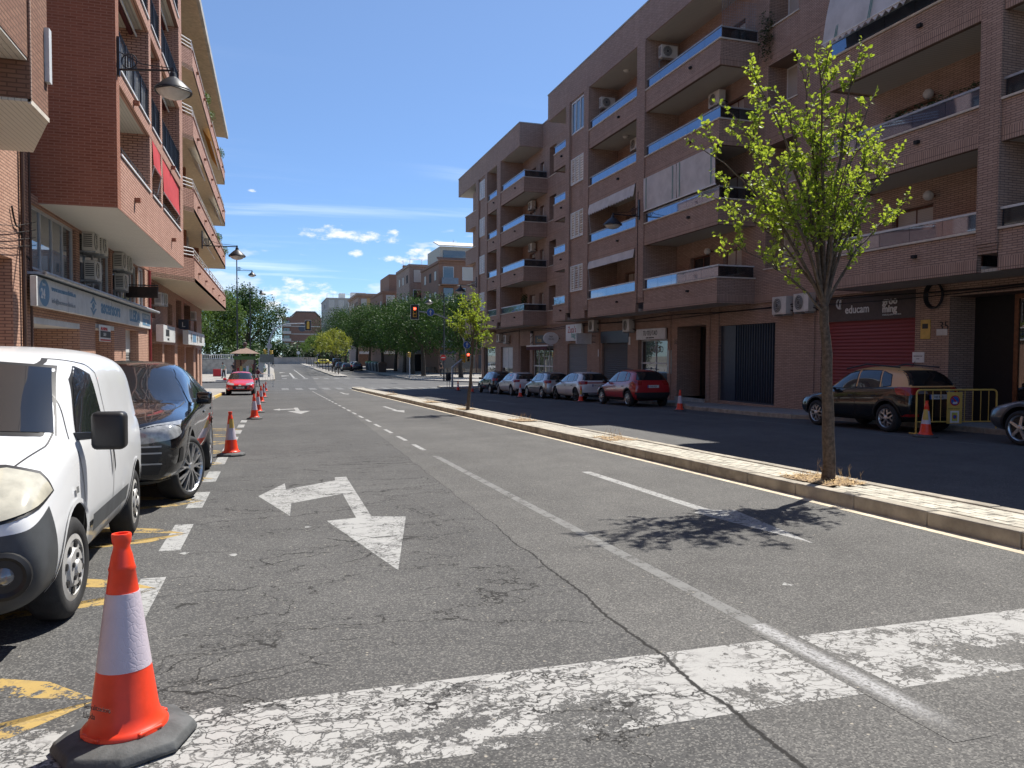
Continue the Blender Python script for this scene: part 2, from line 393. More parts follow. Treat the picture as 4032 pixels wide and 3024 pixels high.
def paint_mat(name, col, wear=0.42, crack=0.8, band=None, spray=False):
    """worn road paint over the same asphalt"""
    m, t, b = newmat(name); c, h, cr, p2, (x, y) = asphalt(t)
    n1 = t.noise(p2, 6.0, 8, 0.72); n2 = t.noise(p2, 40, 3, 0.7)
    w = t.m('ADD', t.m('MULTIPLY', n1, 0.7), t.m('MULTIPLY', n2, 0.3))
    th = wear
    if band:                       # solid in the far strip, patchy in the near strip
        big = t.noise(t.vec(x, y, 4.0), 1.6, 4, 0.6)
        st = t.step(y, band-0.04, band+0.05)
        zone = t.m('MULTIPLY', t.step(x, 1.2, 1.6), t.m('SUBTRACT', 1.0, t.step(x, 3.3, 3.8)))
        patchy = t.m('SUBTRACT', t.m('ADD', 0.525, t.m('MULTIPLY', t.m('SUBTRACT', 0.5, big), 0.75)), t.m('MULTIPLY', zone, 0.09))
        th = t.m('ADD', t.m('MULTIPLY', st, t.m('ADD', wear, t.m('MULTIPLY', t.m('SUBTRACT', 0.55, big), 0.35))), t.m('MULTIPLY', t.m('SUBTRACT', 1.0, st), patchy))
    mask = t.step(t.m('SUBTRACT', w, th), -0.012, 0.018)
    nn = t.n('ShaderNodeTexNoise'); t.set(nn, 'Vector', p2); nn.inputs['Scale'].default_value = 9.0; nn.inputs['Detail'].default_value = 4
    nx, ny, _ = t.xyz(nn.outputs['Color'])
    sc = 11.0 if band else 9.0
    v = t.vec(t.m('ADD', t.m('MULTIPLY', x, sc), t.m('MULTIPLY', nx, 3.4)), t.m('ADD', t.m('MULTIPLY', y, sc*1.5), t.m('MULTIPLY', ny, 3.4)), 0.0)
    vv = t.n('ShaderNodeTexVoronoi'); vv.feature = 'DISTANCE_TO_EDGE'; t.set(vv, 'Vector', v); vv.inputs['Scale'].default_value = 1.0
    ck = t.m('SUBTRACT', 1.0, t.step(vv.outputs['Distance'], t.m('MULTIPLY', n1, 0.05), t.m('MULTIPLY', n1, 0.17)))
    ck = t.m('MULTIPLY', ck, t.m('MULTIPLY', t.step(t.noise(p2, 2.0, 3), 0.36, 0.52), crack))
    mask = t.m('MULTIPLY', mask, t.m('SUBTRACT', 1.0, ck)); mask = t.m('MULTIPLY', mask, t.m('SUBTRACT', 1.0, cr))
    if spray:                      # soft aerosol line that thins out towards its ends
        fx = t.m('SUBTRACT', 1.0, t.step(t.m('ABSOLUTE', t.m('SUBTRACT', x, 2.745)), 0.015, 0.085))
        mask = t.m('MULTIPLY', fx, t.m('MULTIPLY', t.step(y, 2.42, 2.9), t.m('MULTIPLY', t.step(n2, 0.30, 0.62), 0.8)))
    pc = t.mix(t.noise(p2, 3.0, 5, 0.7), tuple(k*0.72 for k in col)+(1,), (*col, 1))
    pc = t.mix(t.m('MULTIPLY', t.step(n2, 0.55, 0.75), 0.35), pc, tuple(k*0.5 for k in col)+(1,))
    finish_road(t, b, t.mix(mask, c, pc), h, 0.8)
    return m
ROAD = road_mat()
PWH = paint_mat('road_paint_white', (0.40, 0.40, 0.388), 0.41, 0.75)
PSP = paint_mat('road_paint_spray', (0.52, 0.52, 0.52), 0.4, 0.0, spray=True)
PWF = paint_mat('road_paint_faded', (0.215, 0.215, 0.208), 0.46, 0.2)
PST = paint_mat('road_paint_crossing', (0.41, 0.405, 0.39), 0.425, 1.0, band=3.2)
PYE = paint_mat('road_paint_yellow', (0.46, 0.32, 0.11), 0.47, 0.3)

def paving(name, c1, c2, mort, bw, rh, ms=0.006):
    m, t, b = newmat(name)
    pos = t.n('ShaderNodeNewGeometry').outputs['Position']; x, y, z = t.xyz(pos)
    br = t.n('ShaderNodeTexBrick'); t.set(br, 'Vector', t.vec(y, x, 0.0)); br.inputs['Scale'].default_value = 1.0
    br.inputs['Color1'].default_value = (*c1, 1); br.inputs['Color2'].default_value = (*c2, 1); br.inputs['Mortar'].default_value = (*mort, 1)
    br.inputs['Mortar Size'].default_value = ms; br.inputs['Brick Width'].default_value = bw; br.inputs['Row Height'].default_value = rh
    st = t.step(t.noise(pos, 1.3, 6, 0.65), 0.4, 0.75)
    c = t.mix(t.m('MULTIPLY', st, 0.35), br.outputs['Color'], (mort[0], mort[1], mort[2], 1))
    t.set(b, 'Base Color', c); b.inputs['Roughness'].default_value = 0.85; b.inputs['Specular IOR Level'].default_value = 0.25
    bn = t.n('ShaderNodeBump', Strength=0.4, Distance=0.006); t.set(bn, 'Height', t.m('ADD', t.m('SUBTRACT', 1.0, br.outputs['Fac']), t.m('MULTIPLY', t.noise(pos, 90, 2), 0.3))); t.set(b, 'Normal', bn)
    return m
PAV = paving('median_paving', (0.47, 0.44, 0.37), (0.40, 0.37, 0.31), (0.16, 0.14, 0.12), 0.2, 0.1)
SWK = paving('sidewalk_tiles', (0.36, 0.34, 0.31), (0.31, 0.29, 0.265), (0.14, 0.13, 0.12), 0.2, 0.2)
PAVER = P('concrete_paver', (0.48, 0.45, 0.375), 0.85, var=0.22, vs=5.0, bump=0.35, bs=120, spec=0.2)
KERB = P('kerb_concrete', (0.37, 0.335, 0.275), 0.9, var=0.25, vs=3.0, bump=0.4, bs=90, spec=0.2, dirt=0.35)
GUT = P('gutter_cream', (0.55, 0.47, 0.34), 0.85, var=0.2, vs=4, bump=0.2)
CONC = P('concrete', (0.42, 0.40, 0.36), 0.85, var=0.2, vs=2, bump=0.2, dirt=0.2)
EARTH = P('dry_soil', (0.27, 0.19, 0.11), 0.95, var=0.3, vs=14, bump=0.8, bs=40)
TERR = P('ground_far', (0.22, 0.20, 0.16), 0.95, var=0.25, vs=0.2)
COPE = P('coping_cream', (0.66, 0.60, 0.51), 0.75, var=0.12, vs=4, dirt=0.15)
WHT = P('white_paint', (0.78, 0.78, 0.76), 0.45, var=0.05, dirt=0.12)
WHTG = P('white_board', (0.66, 0.67, 0.66), 0.45, var=0.06, dirt=0.2)
GRYM = P('grey_metal', (0.33, 0.34, 0.35), 0.45, metal=0.6, var=0.1)
GALV = P('galvanised', (0.42, 0.43, 0.44), 0.5, metal=0.5, var=0.15, dirt=0.1)
DKM = P('dark_metal', (0.028, 0.028, 0.032), 0.5, var=0.15, bump=0.05)
BLKI = P('black_iron', (0.02, 0.02, 0.024), 0.45, var=0.1)
BROW = P('brown_joinery', (0.14, 0.055, 0.03), 0.5, var=0.2)
WOOD = P('varnished_wood', (0.20, 0.075, 0.03), 0.4, var=0.25, vs=10)
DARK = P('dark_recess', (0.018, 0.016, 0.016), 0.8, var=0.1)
BLUEP = P('dark_blue_panel', (0.035, 0.05, 0.075), 0.45, var=0.12)
ACM = P('ac_casing', (0.62, 0.60, 0.55), 0.5, var=0.06, dirt=0.15)
ACG = P('ac_grille', (0.08, 0.08, 0.08), 0.6, var=0.1)
BLIND = ribbed('roller_blind_beige', (0.60, 0.56, 0.50), 0.05, 'z', 0.4)
SHRED = ribbed('shutter_red', (0.26, 0.045, 0.045), 0.11, 'z', 0.3)
SHGRY = ribbed('shutter_grey', (0.085, 0.083, 0.085), 0.08, 'z', 0.3)
SHLGT = ribbed('shutter_light_grey', (0.20, 0.20, 0.20), 0.08, 'z', 0.3)
FABW = P('awning_pale', (0.62, 0.60, 0.58), 0.85, var=0.08, vs=2, spec=0.2, dirt=0.15)
FABG = P('awning_green_stripe', (0.13, 0.28, 0.25), 0.85, var=0.05)
FABR = P('awning_red', (0.55, 0.07, 0.075), 0.8, var=0.1, spec=0.2)
FABO = P('awning_orange', (0.62, 0.30, 0.06), 0.8, var=0.1, spec=0.2)
SIGNB = P('sign_blue', (0.14, 0.27, 0.40), 0.5, var=0.1)
SIGNBR = P('sign_brown', (0.075, 0.055, 0.048), 0.6, var=0.12)
LETW = P('letter_white', (0.72, 0.72, 0.70), 0.5, var=0.05)
LETK = P('letter_black', (0.02, 0.02, 0.02), 0.5, var=0.05)
REDP = P('red_paint', (0.52, 0.03, 0.025), 0.45, var=0.1)
YELP = P('yellow_paint', (0.66, 0.44, 0.10), 0.5, var=0.12, dirt=0.15)
YELS = P('signal_yellow', (0.66, 0.40, 0.06), 0.45, var=0.12)
BLUS = P('sign_blue_round', (0.03, 0.13, 0.45), 0.4, var=0.06)
TERRA = P('terracotta', (0.42, 0.17, 0.08), 0.8, var=0.2)
ROOFT = P('roof_tile', (0.36, 0.18, 0.11), 0.8, var=0.25, vs=8)
CONER = P('cone_orange', (0.85, 0.055, 0.018), 0.38, var=0.10, vs=7, bump=0.05, bs=12, dirt=0.05)
RUBB = P('cone_base_rubber', (0.075, 0.078, 0.078), 0.75, var=0.3, vs=10, bump=0.3, bs=40, dirt=0.3)
def reflective_sleeve():
    m, t, b = newmat('cone_reflective')
    pos = t.n('ShaderNodeTexCoord').outputs['Object']
    vo = t.n('ShaderNodeTexVoronoi'); t.set(vo, 'Vector', pos); vo.inputs['Scale'].default_value = 42; vo.feature = 'DISTANCE_TO_EDGE'
    t.set(b, 'Base Color', t.mix(t.noise(pos, 9, 4), (0.50, 0.44, 0.50, 1), (0.66, 0.58, 0.64, 1))); b.inputs['Roughness'].default_value = 0.35
    bn = t.n('ShaderNodeBump', Strength=0.16, Distance=0.004); t.set(bn, 'Height', t.m('ADD', t.step(vo.outputs['Distance'], 0.0, 0.12), t.noise(pos, 26, 3))); t.set(b, 'Normal', bn)
    return m
CONEW = reflective_sleeve()
BARK = P('bark', (0.10, 0.075, 0.056), 0.9, var=0.4, vs=22, bump=1.0, bs=30)
BARKD = P('bark_dark', (0.07, 0.055, 0.042), 0.9, var=0.35, vs=12, bump=0.8, bs=20)
STRAW = P('dry_straw', (0.52, 0.36, 0.17), 0.9, var=0.3, vs=30)
def leafmat(name, lo, hi, trans=0.45, gloss=0.35):
    m, t, b = newmat(name)
    ob = t.n('ShaderNodeNewGeometry')
    rnd = ob.outputs['Random Per Island']
    pos = ob.outputs['Position']
    f = t.m('ADD', t.m('MULTIPLY', rnd, 0.6), t.m('MULTIPLY', t.step(t.noise(pos, 1.2, 3), 0.3, 0.7), 0.4))
    c = t.mix(f, (*lo, 1), (*hi, 1))
    t.set(b, 'Base Color', c); b.inputs['Roughness'].default_value = 0.5; b.inputs['Specular IOR Level'].default_value = gloss
    tr = t.n('ShaderNodeBsdfTranslucent'); t.set(tr, 0, t.mix(1.0, c, (1.35, 1.3, 0.7, 1), 'MULTIPLY'))
    mx = t.n('ShaderNodeMixShader', trans); t.t.links.new(b.outputs[0], mx.inputs[1]); t.t.links.new(tr.outputs[0], mx.inputs[2])
    t.t.links.new(mx.outputs[0], m.node_tree.nodes['Material Output'].inputs[0])
    return m
LEAF1 = leafmat('leaf_bright', (0.17, 0.26, 0.03), (0.36, 0.44, 0.08), 0.55, 0.5)
LEAFD = leafmat('leaf_dark_green', (0.016, 0.048, 0.012), (0.068, 0.128, 0.030), 0.22, 0.2)
LEAFM = leafmat('leaf_mid_green', (0.05, 0.10, 0.02), (0.12, 0.19, 0.05), 0.4, 0.3)
LEAFY = leafmat('leaf_yellow_green', (0.13, 0.17, 0.03), (0.26, 0.27, 0.06), 0.45, 0.3)
LEAFH = leafmat('leaf_hedge', (0.020, 0.05, 0.014), (0.05, 0.10, 0.03), 0.3, 0.3)

def glass(name, tint, refl=0.35, rough=0.02, through=0.0, rc=(0.95, 0.97, 1, 1)):
    """glazing: mirror reflection growing at grazing angles over a tinted, partly see-through pane"""
    m, t, b = newmat(name)
    b.inputs['Base Color'].default_value = (*tint, 1); b.inputs['Roughness'].default_value = 0.25; b.inputs['Specular IOR Level'].default_value = 0.2
    gl = t.n('ShaderNodeBsdfGlossy'); gl.inputs['Roughness'].default_value = rough; gl.inputs['Color'].default_value = rc
    lw = t.n('ShaderNodeLayerWeight'); lw.inputs['Blend'].default_value = 0.25
    f = t.m('ADD', refl, t.m('MULTIPLY', lw.outputs['Fresnel'], 1.0-refl), clamp=True)
    base = b.outputs[0]
    if through > 0:
        tp = t.n('ShaderNodeBsdfTransparent'); tp.inputs[0].default_value = (0.8, 0.85, 0.9, 1)
        m0 = t.n('ShaderNodeMixShader', through); t.t.links.new(base, m0.inputs[1]); t.t.links.new(tp.outputs[0], m0.inputs[2]); base = m0.outputs[0]
    mx = t.n('ShaderNodeMixShader'); t.t.links.new(f, mx.inputs[0]); t.t.links.new(base, mx.inputs[1]); t.t.links.new(gl.outputs[0], mx.inputs[2])
    t.t.links.new(mx.outputs[0], m.node_tree.nodes['Material Output'].inputs[0])
    return m
GLR = glass('railing_glass_blue', (0.05, 0.065, 0.09), 0.34, 0.03, rc=(0.50, 0.64, 0.86, 1))
GLD = glass('railing_glass_smoked', (0.02, 0.02, 0.022), 0.05, 0.03, 0.35)
GLW = glass('window_glass', (0.015, 0.017, 0.02), 0.10, 0.01)
GLC = glass('car_glass', (0.012, 0.014, 0.016), 0.06, 0.01)
GLP = glass('clear_lens', (0.16, 0.165, 0.165), 0.10, 0.03)

def carpaint(name, col, rough=0.28, flake=0.0, coat=1.0):
    m, t, b = newmat(name)
    pos = t.n('ShaderNodeNewGeometry').outputs['Position']
    dn = t.step(t.noise(pos, 2.5, 6, 0.65), 0.45, 0.85)
    t.set(b, 'Base Color', t.mix(t.m('MULTIPLY', dn, 0.10), (*col, 1), (0.22, 0.19, 0.15, 1)))
    b.inputs['Roughness'].default_value = rough; b.inputs['Metallic'].default_value = flake
    b.inputs['Coat Weight'].default_value = coat; b.inputs['Coat Roughness'].default_value = 0.025
    return m
CPW = carpaint('paint_van_white', (0.74, 0.75, 0.76), 0.35, 0, 0.6)
CPK = carpaint('paint_black', (0.006, 0.006, 0.007), 0.2, 0, 1.0)
CPR = carpaint('paint_red', (0.62, 0.02, 0.018), 0.3)
CPR2 = carpaint('paint_dark_red', (0.42, 0.015, 0.02), 0.3)
CPS = carpaint('paint_silver', (0.47, 0.47, 0.46), 0.32, 0.5)
CPW2 = carpaint('paint_white', (0.72, 0.72, 0.72), 0.3)
CPB = carpaint('paint_navy', (0.008, 0.016, 0.026), 0.25)
CPO = carpaint('paint_copper', (0.78, 0.42, 0.16), 0.35, 0.0, 0.5)
CPG = carpaint('paint_grey_blue', (0.06, 0.075, 0.09), 0.3, 0.3)
CPY = carpaint('paint_taxi', (0.68, 0.58, 0.05), 0.3)
PLG = P('bumper_plastic', (0.055, 0.06, 0.065), 0.55, var=0.2, vs=5, bump=0.08, bs=200, dirt=0.12)
PLK = P('black_plastic', (0.014, 0.014, 0.015), 0.5, var=0.15, bump=0.05, bs=200)
GLOK = P('gloss_black', (0.006, 0.006, 0.007), 0.15, var=0.0, coat=1.0)
TYRE = P('tyre_rubber', (0.022, 0.022, 0.023), 0.8, var=0.25, vs=12, bump=0.2, bs=80, dirt=0.15)
RIMS = P('rim_silver', (0.55, 0.55, 0.55), 0.3, metal=0.8, var=0.05)
RIMC = P('hubcap_grey', (0.50, 0.49, 0.47), 0.5, metal=0.3, var=0.15, dirt=0.3)
RIMD = P('rim_dark', (0.03, 0.03, 0.032), 0.35, metal=0.4, var=0.05)
CHRO = P('chrome', (0.75, 0.75, 0.75), 0.08, metal=1.0, var=0.0)
HLY = P('hazed_headlight', (0.50, 0.475, 0.385), 0.14, var=0.18, vs=7, coat=0.8)
HLC = P('headlight_clear', (0.30, 0.31, 0.32), 0.08, var=0.25, vs=16, coat=1.0)
TLR = P('tail_lamp_red', (0.30, 0.012, 0.012), 0.15, var=0.1, coat=1.0)
PLATE = P('number_plate', (0.68, 0.68, 0.66), 0.4, var=0.03)
PLBL = P('plate_blue', (0.02, 0.06, 0.3), 0.4, var=0.0)
SKIN = P('skin', (0.42, 0.25, 0.18), 0.6, var=0.05)
HAIR = P('hair_dark', (0.03, 0.022, 0.018), 0.6, var=0.2)
LITR = P('signal_red_lit', (0.8, 0.02, 0.02), 0.4, var=0.0, emit=((1.0, 0.05, 0.03), 6.0))
LAMPW = P('lamp_diffuser', (0.62, 0.61, 0.57), 0.35, var=0.08)
# ------------------------------------------------------------------ setting: ground, road, pavements
YK = [-40, -20, -10, 0, 10, 20, 30, 40, 50] + [60+i for i in range(13)] + [80, 100, 130, 160, 200, 250, 330]
def sheet(name, x0, x1, ys, dz, mat, kind='structure', nx=1):
    b = MB(); xs = [x0+(x1-x0)*i/nx for i in range(nx+1)]
    b.grid([[(x, y, gz(y)+dz) for x in xs] for y in ys])
    b.f = [f[::-1] for f in b.f] if False else b.f
    o = b.build(name, mat); tag(o, kind=kind); return o
def flip_up(o):
    me = o.data; bm = bmesh.new(); bm.from_mesh(me)
    for f in bm.faces:
        if f.normal.z < 0: f.normal_flip()
    bm.to_mesh(me); bm.free()
g = sheet('ground', -2500, 2500, [-300]+YK+[600, 1200, 4000], -0.05, TERR); flip_up(g)
road = sheet('road', -60, 70, YK, 0.0, ROAD); flip_up(road)

def mark(name, poly, mat, dz=0.0008):
    c = [(x, y, gz(y)+dz) for x, y in poly]
    a = sum(c[i][0]*c[(i+1) % len(c)][1]-c[(i+1) % len(c)][0]*c[i][1] for i in range(len(c)))
    if a < 0: c = c[::-1]
    return MB().add(c, [tuple(range(len(c)))]).build(name, mat, road)
def rect(x0, x1, y0, y1): return [(x0, y0), (x1, y0), (x1, y1), (x0, y1)]
mark('crossing_band', rect(-1.9, 4.75, 2.9, 3.65), PST)
mark('lane_line', rect(2.69, 2.80, 3.66, 13.4), PWF)
y = 14.45
while y < 58:
    mark('lane_dash', rect(2.70, 2.79, y, y+1.2), PWH); y += 2.1
for y in (4.95, 7.0, 9.12, 11.2, 13.25, 15.4, 17.5, 19.6, 21.7, 23.8): mark('parking_dash', rect(-0.93, -0.76, y, y+1.16), PWH)
arrow1 = [(-0.18, 9.74), (0.14, 10.74), (0.15, 10.18), (0.81, 10.83), (0.83, 11.14), (0.99, 11.15), (0.97, 8.03), (1.31, 7.91), (0.90, 5.79), (0.51, 7.92), (0.81, 8.0), (0.81, 9.62), (0.19, 9.10), (0.16, 8.31)]
mark('turn_arrow', arrow1, PWH)
mark('turn_arrow', [(-0.02, 31.2), (0.25, 32.0), (0.25, 31.5), (0.8, 31.9), (0.8, 32.6), (0.96, 32.6), (0.96, 30.0), (1.32, 29.85), (0.93, 27.85), (0.5, 29.9), (0.8, 30.0), (0.8, 31.3), (0.25, 31.0), (0.25, 30.5)], PWH)
for k in (0, 22.0, 44): mark('ahead_arrow', [(4.40, 10.62+k), (4.54, 10.62+k), (4.54, 7.28+k), (4.78, 7.2+k), (4.52, 5.6+k), (4.28, 7.2+k), (4.40, 7.28+k)], PWH)
for k in range(11):                                   # yellow no-parking zigzag along the kerb
    y = 2.0+1.9*k
    for sgn in (-1, 1):
        mark('zigzag_stroke', [(-0.78, y), (-2.75, y+sgn*0.95-0.19), (-2.75, y+sgn*0.95+0.19), (-1.05, y+sgn*0.30)], PYE, 0.0008+0.0003*((k*2+sgn) % 3))
for k in range(6): mark('crosswalk_stripe', rect(0.65+1.07*k, 1.2+1.07*k, 62.2, 66.8), PWF, 0.010)
for k in range(6): mark('crosswalk_stripe', rect(7.6+1.07*k, 8.15+1.07*k, 62.4, 66.6), PWF, 0.010)
for k in range(11): mark('crosswalk_stripe', rect(1.0+1.2*k, 1.55+1.2*k, 92.5, 96.0), PWF)
mark('lane_line', rect(2.3, 2.55, 96.5, 121), PWH); mark('lane_line', rect(3.6, 3.75, 96.5, 148), PWH)
mark('ahead_arrow', [(0.9, 126), (1.8, 126.5), (1.8, 125.7), (1.0, 121)], PWH); mark('ahead_arrow', [(1.0, 107), (2.0, 107), (2.0, 106), (1.1, 103)], PWH)
for k in range(8): mark('bay_line', rect(13.72, 13.80, 12.0+5.3*k, 15.6+5.3*k), PWF)
mark('ahead_arrow', [(10.4, 33.0), (10.54, 33.0), (10.54, 36.4), (10.8, 36.5), (10.47, 38.2), (10.15, 36.5), (10.4, 36.4)], PWF)
mark('spray_line', rect(2.64, 2.85, 2.4, 3.9), PSP, 0.0018)
for i, (u, v) in enumerate([(920, 2185), (725, 2180), (3100, 2300), (1210, 2075)]):    # scraps of paper and paint on the asphalt
    p = G(u, v); a = i*0.7
    mark('paint_chip', [(p.x+math.cos(a+t)*0.05*(0.6+0.5*math.sin(3*t+i)), p.y+math.sin(a+t)*0.05) for t in (0, 1, 2, 3, 4, 5)], PWH, 0.0018)

def slab(name, pts, h, mat, kind='structure'):
    """raised pavement between two edge lines given as (y, x_left, x_right)"""
    b = MB(); T = []
    for y, a, c in pts: T.append([(a, y, gz(y)-0.1), (a, y, gz(y)+h), (c, y, gz(y)+h), (c, y, gz(y)-0.1)])
    b.grid(T); n = len(T)
    b.f.append((0, 1, 2, 3)); b.f.append(tuple((n-1)*4+i for i in (3, 2, 1, 0)))
    o = b.build(name, mat); tag(o, kind=kind)
    bm = bmesh.new(); bm.from_mesh(o.data); bmesh.ops.recalc_face_normals(bm, faces=bm.faces); bm.to_mesh(o.data); bm.free()
    return o
def dens(pts, st=4.0):
    out = []
    for (a, b) in zip(pts[:-1], pts[1:]):
        n = max(1, int(abs(b[0]-a[0])/st))
        for i in range(n): out.append(tuple(a[k]+(b[k]-a[k])*i/n for k in range(3)))
    return out+[pts[-1]]
KH = 0.13
SWR_EDGE = [(-12, 16.2), (19.0, 16.2), (19.6, 15.85), (20.3, 15.45), (21.2, 15.3), (26.0, 15.3), (27.0, 15.55), (27.9, 16.2), (60.0, 16.2), (61.0, 15.0), (61.8, 13.8), (62.6, 13.5), (65.6, 13.6), (66.4, 14.4), (67.2, 16.5)]
swr = slab('sidewalk_right', dens([(y, x+0.14, 18.2) for y, x in SWR_EDGE]+[(68.0, 17.6, 26)]), KH, SWK)
swl = slab('sidewalk_left', dens([(-12, -9, -3.14), (62.0, -9, -3.14), (63.0, -9, -3.5), (63.8, -9, -4.4)]), KH, SWK)
plz = slab('plaza_left', dens([(81.5, -60, -5.6), (82.2, -60, -4.4), (84, -60, -2.2), (86, -60, -0.6), (87.6, -60, 0.1), (90, -60, 0.15), (150, -60, 0.15), (230, -60, -2)], 8), KH, SWK)
plr = slab('plaza_right', dens([(75.5, 22.5, 80), (78, 20.0, 80), (81, 18.2, 80), (84, 16.4, 80), (86.8, 15.25, 80), (90, 15.1, 80), (134, 15.1, 80), (240, 15.1, 80)], 8), KH, SWK)

# kerb stones (one object each)
_ks = MB().box(-0.075, 0.075, -0.485, 0.485, -0.12, 0.15).build('kerb_stone', KERB, bevel=0.014)
_kp = MB().box(-0.07, 0.07, -0.485, 0.485, -0.12, KH+0.004).build('kerb_stone', KERB, bevel=0.012)
_ky = MB().box(-0.07, 0.07, -0.485, 0.485, -0.12, KH+0.004).build('kerb_stone', YELP, bevel=0.012)
def kerb_run(src, parent, pts, first_used=[]):
    """place stones end to end along a polyline"""
    acc = []
    for (a, b) in zip(pts[:-1], pts[1:]):
        L = math.hypot(b[0]-a[0], b[1]-a[1]); n = max(1, round(L/0.98))
        for i in range(n):
            f = (i+0.5)/n; x, y = a[0]+(b[0]-a[0])*f, a[1]+(b[1]-a[1])*f
            s = src.copy(); COL.objects.link(s); s.parent = parent; s.location = (x, y, gz(y)+random.uniform(-.004, .004))
            s.rotation_euler = (-math.atan2(gz(y-.5)-gz(y+.5), 1.0), 0, -math.atan2(b[0]-a[0], b[1]-a[1])+random.uniform(-.004, .004)); s.scale = (1, L/n/0.98, 1)
            acc.append(s)
    return acc
random.seed(4)
median = slab('median', dens([(-3, 6.20, 6.85), (62.6, 6.20, 6.85)], 4), 0.135, PAV)
kerb_run(_ks, median, [(6.125, -2.0), (6.125, 63.0)]); kerb_run(_ks, median, [(6.925, -2.0), (6.925, 63.0)])
nose = MB(); prof = [(6.525+0.475*math.cos(a), 63.0+0.9*math.sin(a)) for a in [math.pi*i/8 for i in range(9)]]
nose.prism([(x, y, gz(63)-0.1) for x, y in prof], (0, 0, 0.25)); nose.build('kerb_nose', KERB, median, bevel=0.01)
kerb_run(_kp, swr, [(x+0.07, y) for y, x in SWR_EDGE])
kerb_run(_kp, swl, [(-3.07, 10.0), (-3.07, 44.5)]); kerb_run(_ky, swl, [(-3.07, 44.5), (-3.07, 50.5)]); kerb_run(_kp, swl, [(-3.07, 50.5), (-3.07, 62.0)])
kerb_run(_kp, plr, [(15.2, 88), (15.2, 132)]); kerb_run(_kp, plr, [(22.3, 75.6), (15.3, 86.8)]); kerb_run(_kp, plz, [(-4.5, 82), (0.1, 87.5)]); kerb_run(_kp, plz, [(0.12, 88), (0.12, 120)])
for o in (_ks, _kp, _ky): bpy.data.objects.remove(o)
sheet('gutter', 5.89, 6.05, [y*2.0 for y in range(-2, 32)], 0.002, GUT); flip_up(bpy.data.objects['gutter'])

# far median with its own kerb
fm = slab('median_far', dens([(100.2, 7.9, 9.0), (101.2, 7.6, 9.2), (230, 7.5, 9.2), (285, 5.6, 8.5)], 9), KH, SWK)
kerb_run(MB_tmp := MB().box(-0.07, 0.07, -0.485, 0.485, -0.12, KH+0.004).build('kerb_stone', KERB), fm, [(7.55, 101), (7.5, 150)]); bpy.data.objects.remove(MB_tmp)

# median pavers near the camera, tree pits and dry leaves
PITS = [G(3263, 1890, .15).y]+[G(u, v, .15).y for u, v in ((2405, 1727), (2030, 1655), (1838, 1610), (1690, 1583), (1560, 1552))]
pv = MB().box(-0.0485, 0.0485, -0.0955, 0.0955, -0.03, 0.0).build('paver', PAVER, bevel=0.004, seg=1)
cnt = 0
for r in range(6):
    for k in range(62):
        if cnt >= 296: break
        y = 2.6+0.2035*k+(0.1017 if r % 2 else 0); x = 6.2575+0.1065*r
        if abs(y-PITS[0]) < 0.52: continue
        s = pv.copy(); COL.objects.link(s); s.parent = median; s.location = (x, y, gz(y)+0.152+random.uniform(-.003, .003))
        s.rotation_euler = (-SLOPE+random.uniform(-.008, .008), random.uniform(-.01, .01), random.uniform(-.008, .008)); cnt += 1
bpy.data.objects.remove(pv)
for i, y in enumerate(PITS):
    h = 0.46 if i == 0 else 0.5
    b = MB().grid([[(6.215+0.62*a/6, y-h+2*h*c/8, gz(y-h+2*h*c/8)+0.156+0.018*noise.noise(Vector((a*.7, c*.7, i)))) for a in range(7)] for c in range(9)])
    s = b.build('tree_pit_soil', EARTH, median); flip_up(s)
    st = MB(); random.seed(70+i)
    for k in range(420 if i == 0 else 90):
        px, py = 6.22+0.6*random.random(), y-h*1.15+2.3*h*random.random(); pz = gz(py)+0.166+0.02*random.random()
        a = random.uniform(0, 6.28); L = random.uniform(.02, .07); w = random.uniform(.004, .014); t = random.uniform(-.02, .02)
        d = Vector((math.cos(a), math.sin(a), 0)); n = Vector((-d.y, d.x, 0))
        p = Vector((px, py, pz)); st.add([p-n*w, p+d*L-n*w*.3+Vector((0, 0, t)), p+d*L+n*w*.3+Vector((0, 0, t)), p+n*w], [(0, 1, 2, 3)])
    for k in range(26 if i == 0 else 14):
        px, py = 6.3+0.45*random.random(), y-h+2*h*random.random()
        if abs(py-y) < .12 and i == 0: continue
        p = Vector((px, py, gz(py)+.15)); q = p+Vector((random.uniform(-.05, .05), random.uniform(-.05, .05), random.uniform(.06, .22)))
        st.tube([p, (p+q)/2+Vector((.01, 0, 0)), q], [.0022, .0018, .001], 4)
        for kk in range(3):
            e = q+Vector((random.uniform(-.04, .04), random.uniform(-.04, .04), random.uniform(-.02, .03))); st.tube([p+(q-p)*.7, e], .0012, 3)
    tag(st.build('dry_leaves', STRAW, median), kind='stuff')
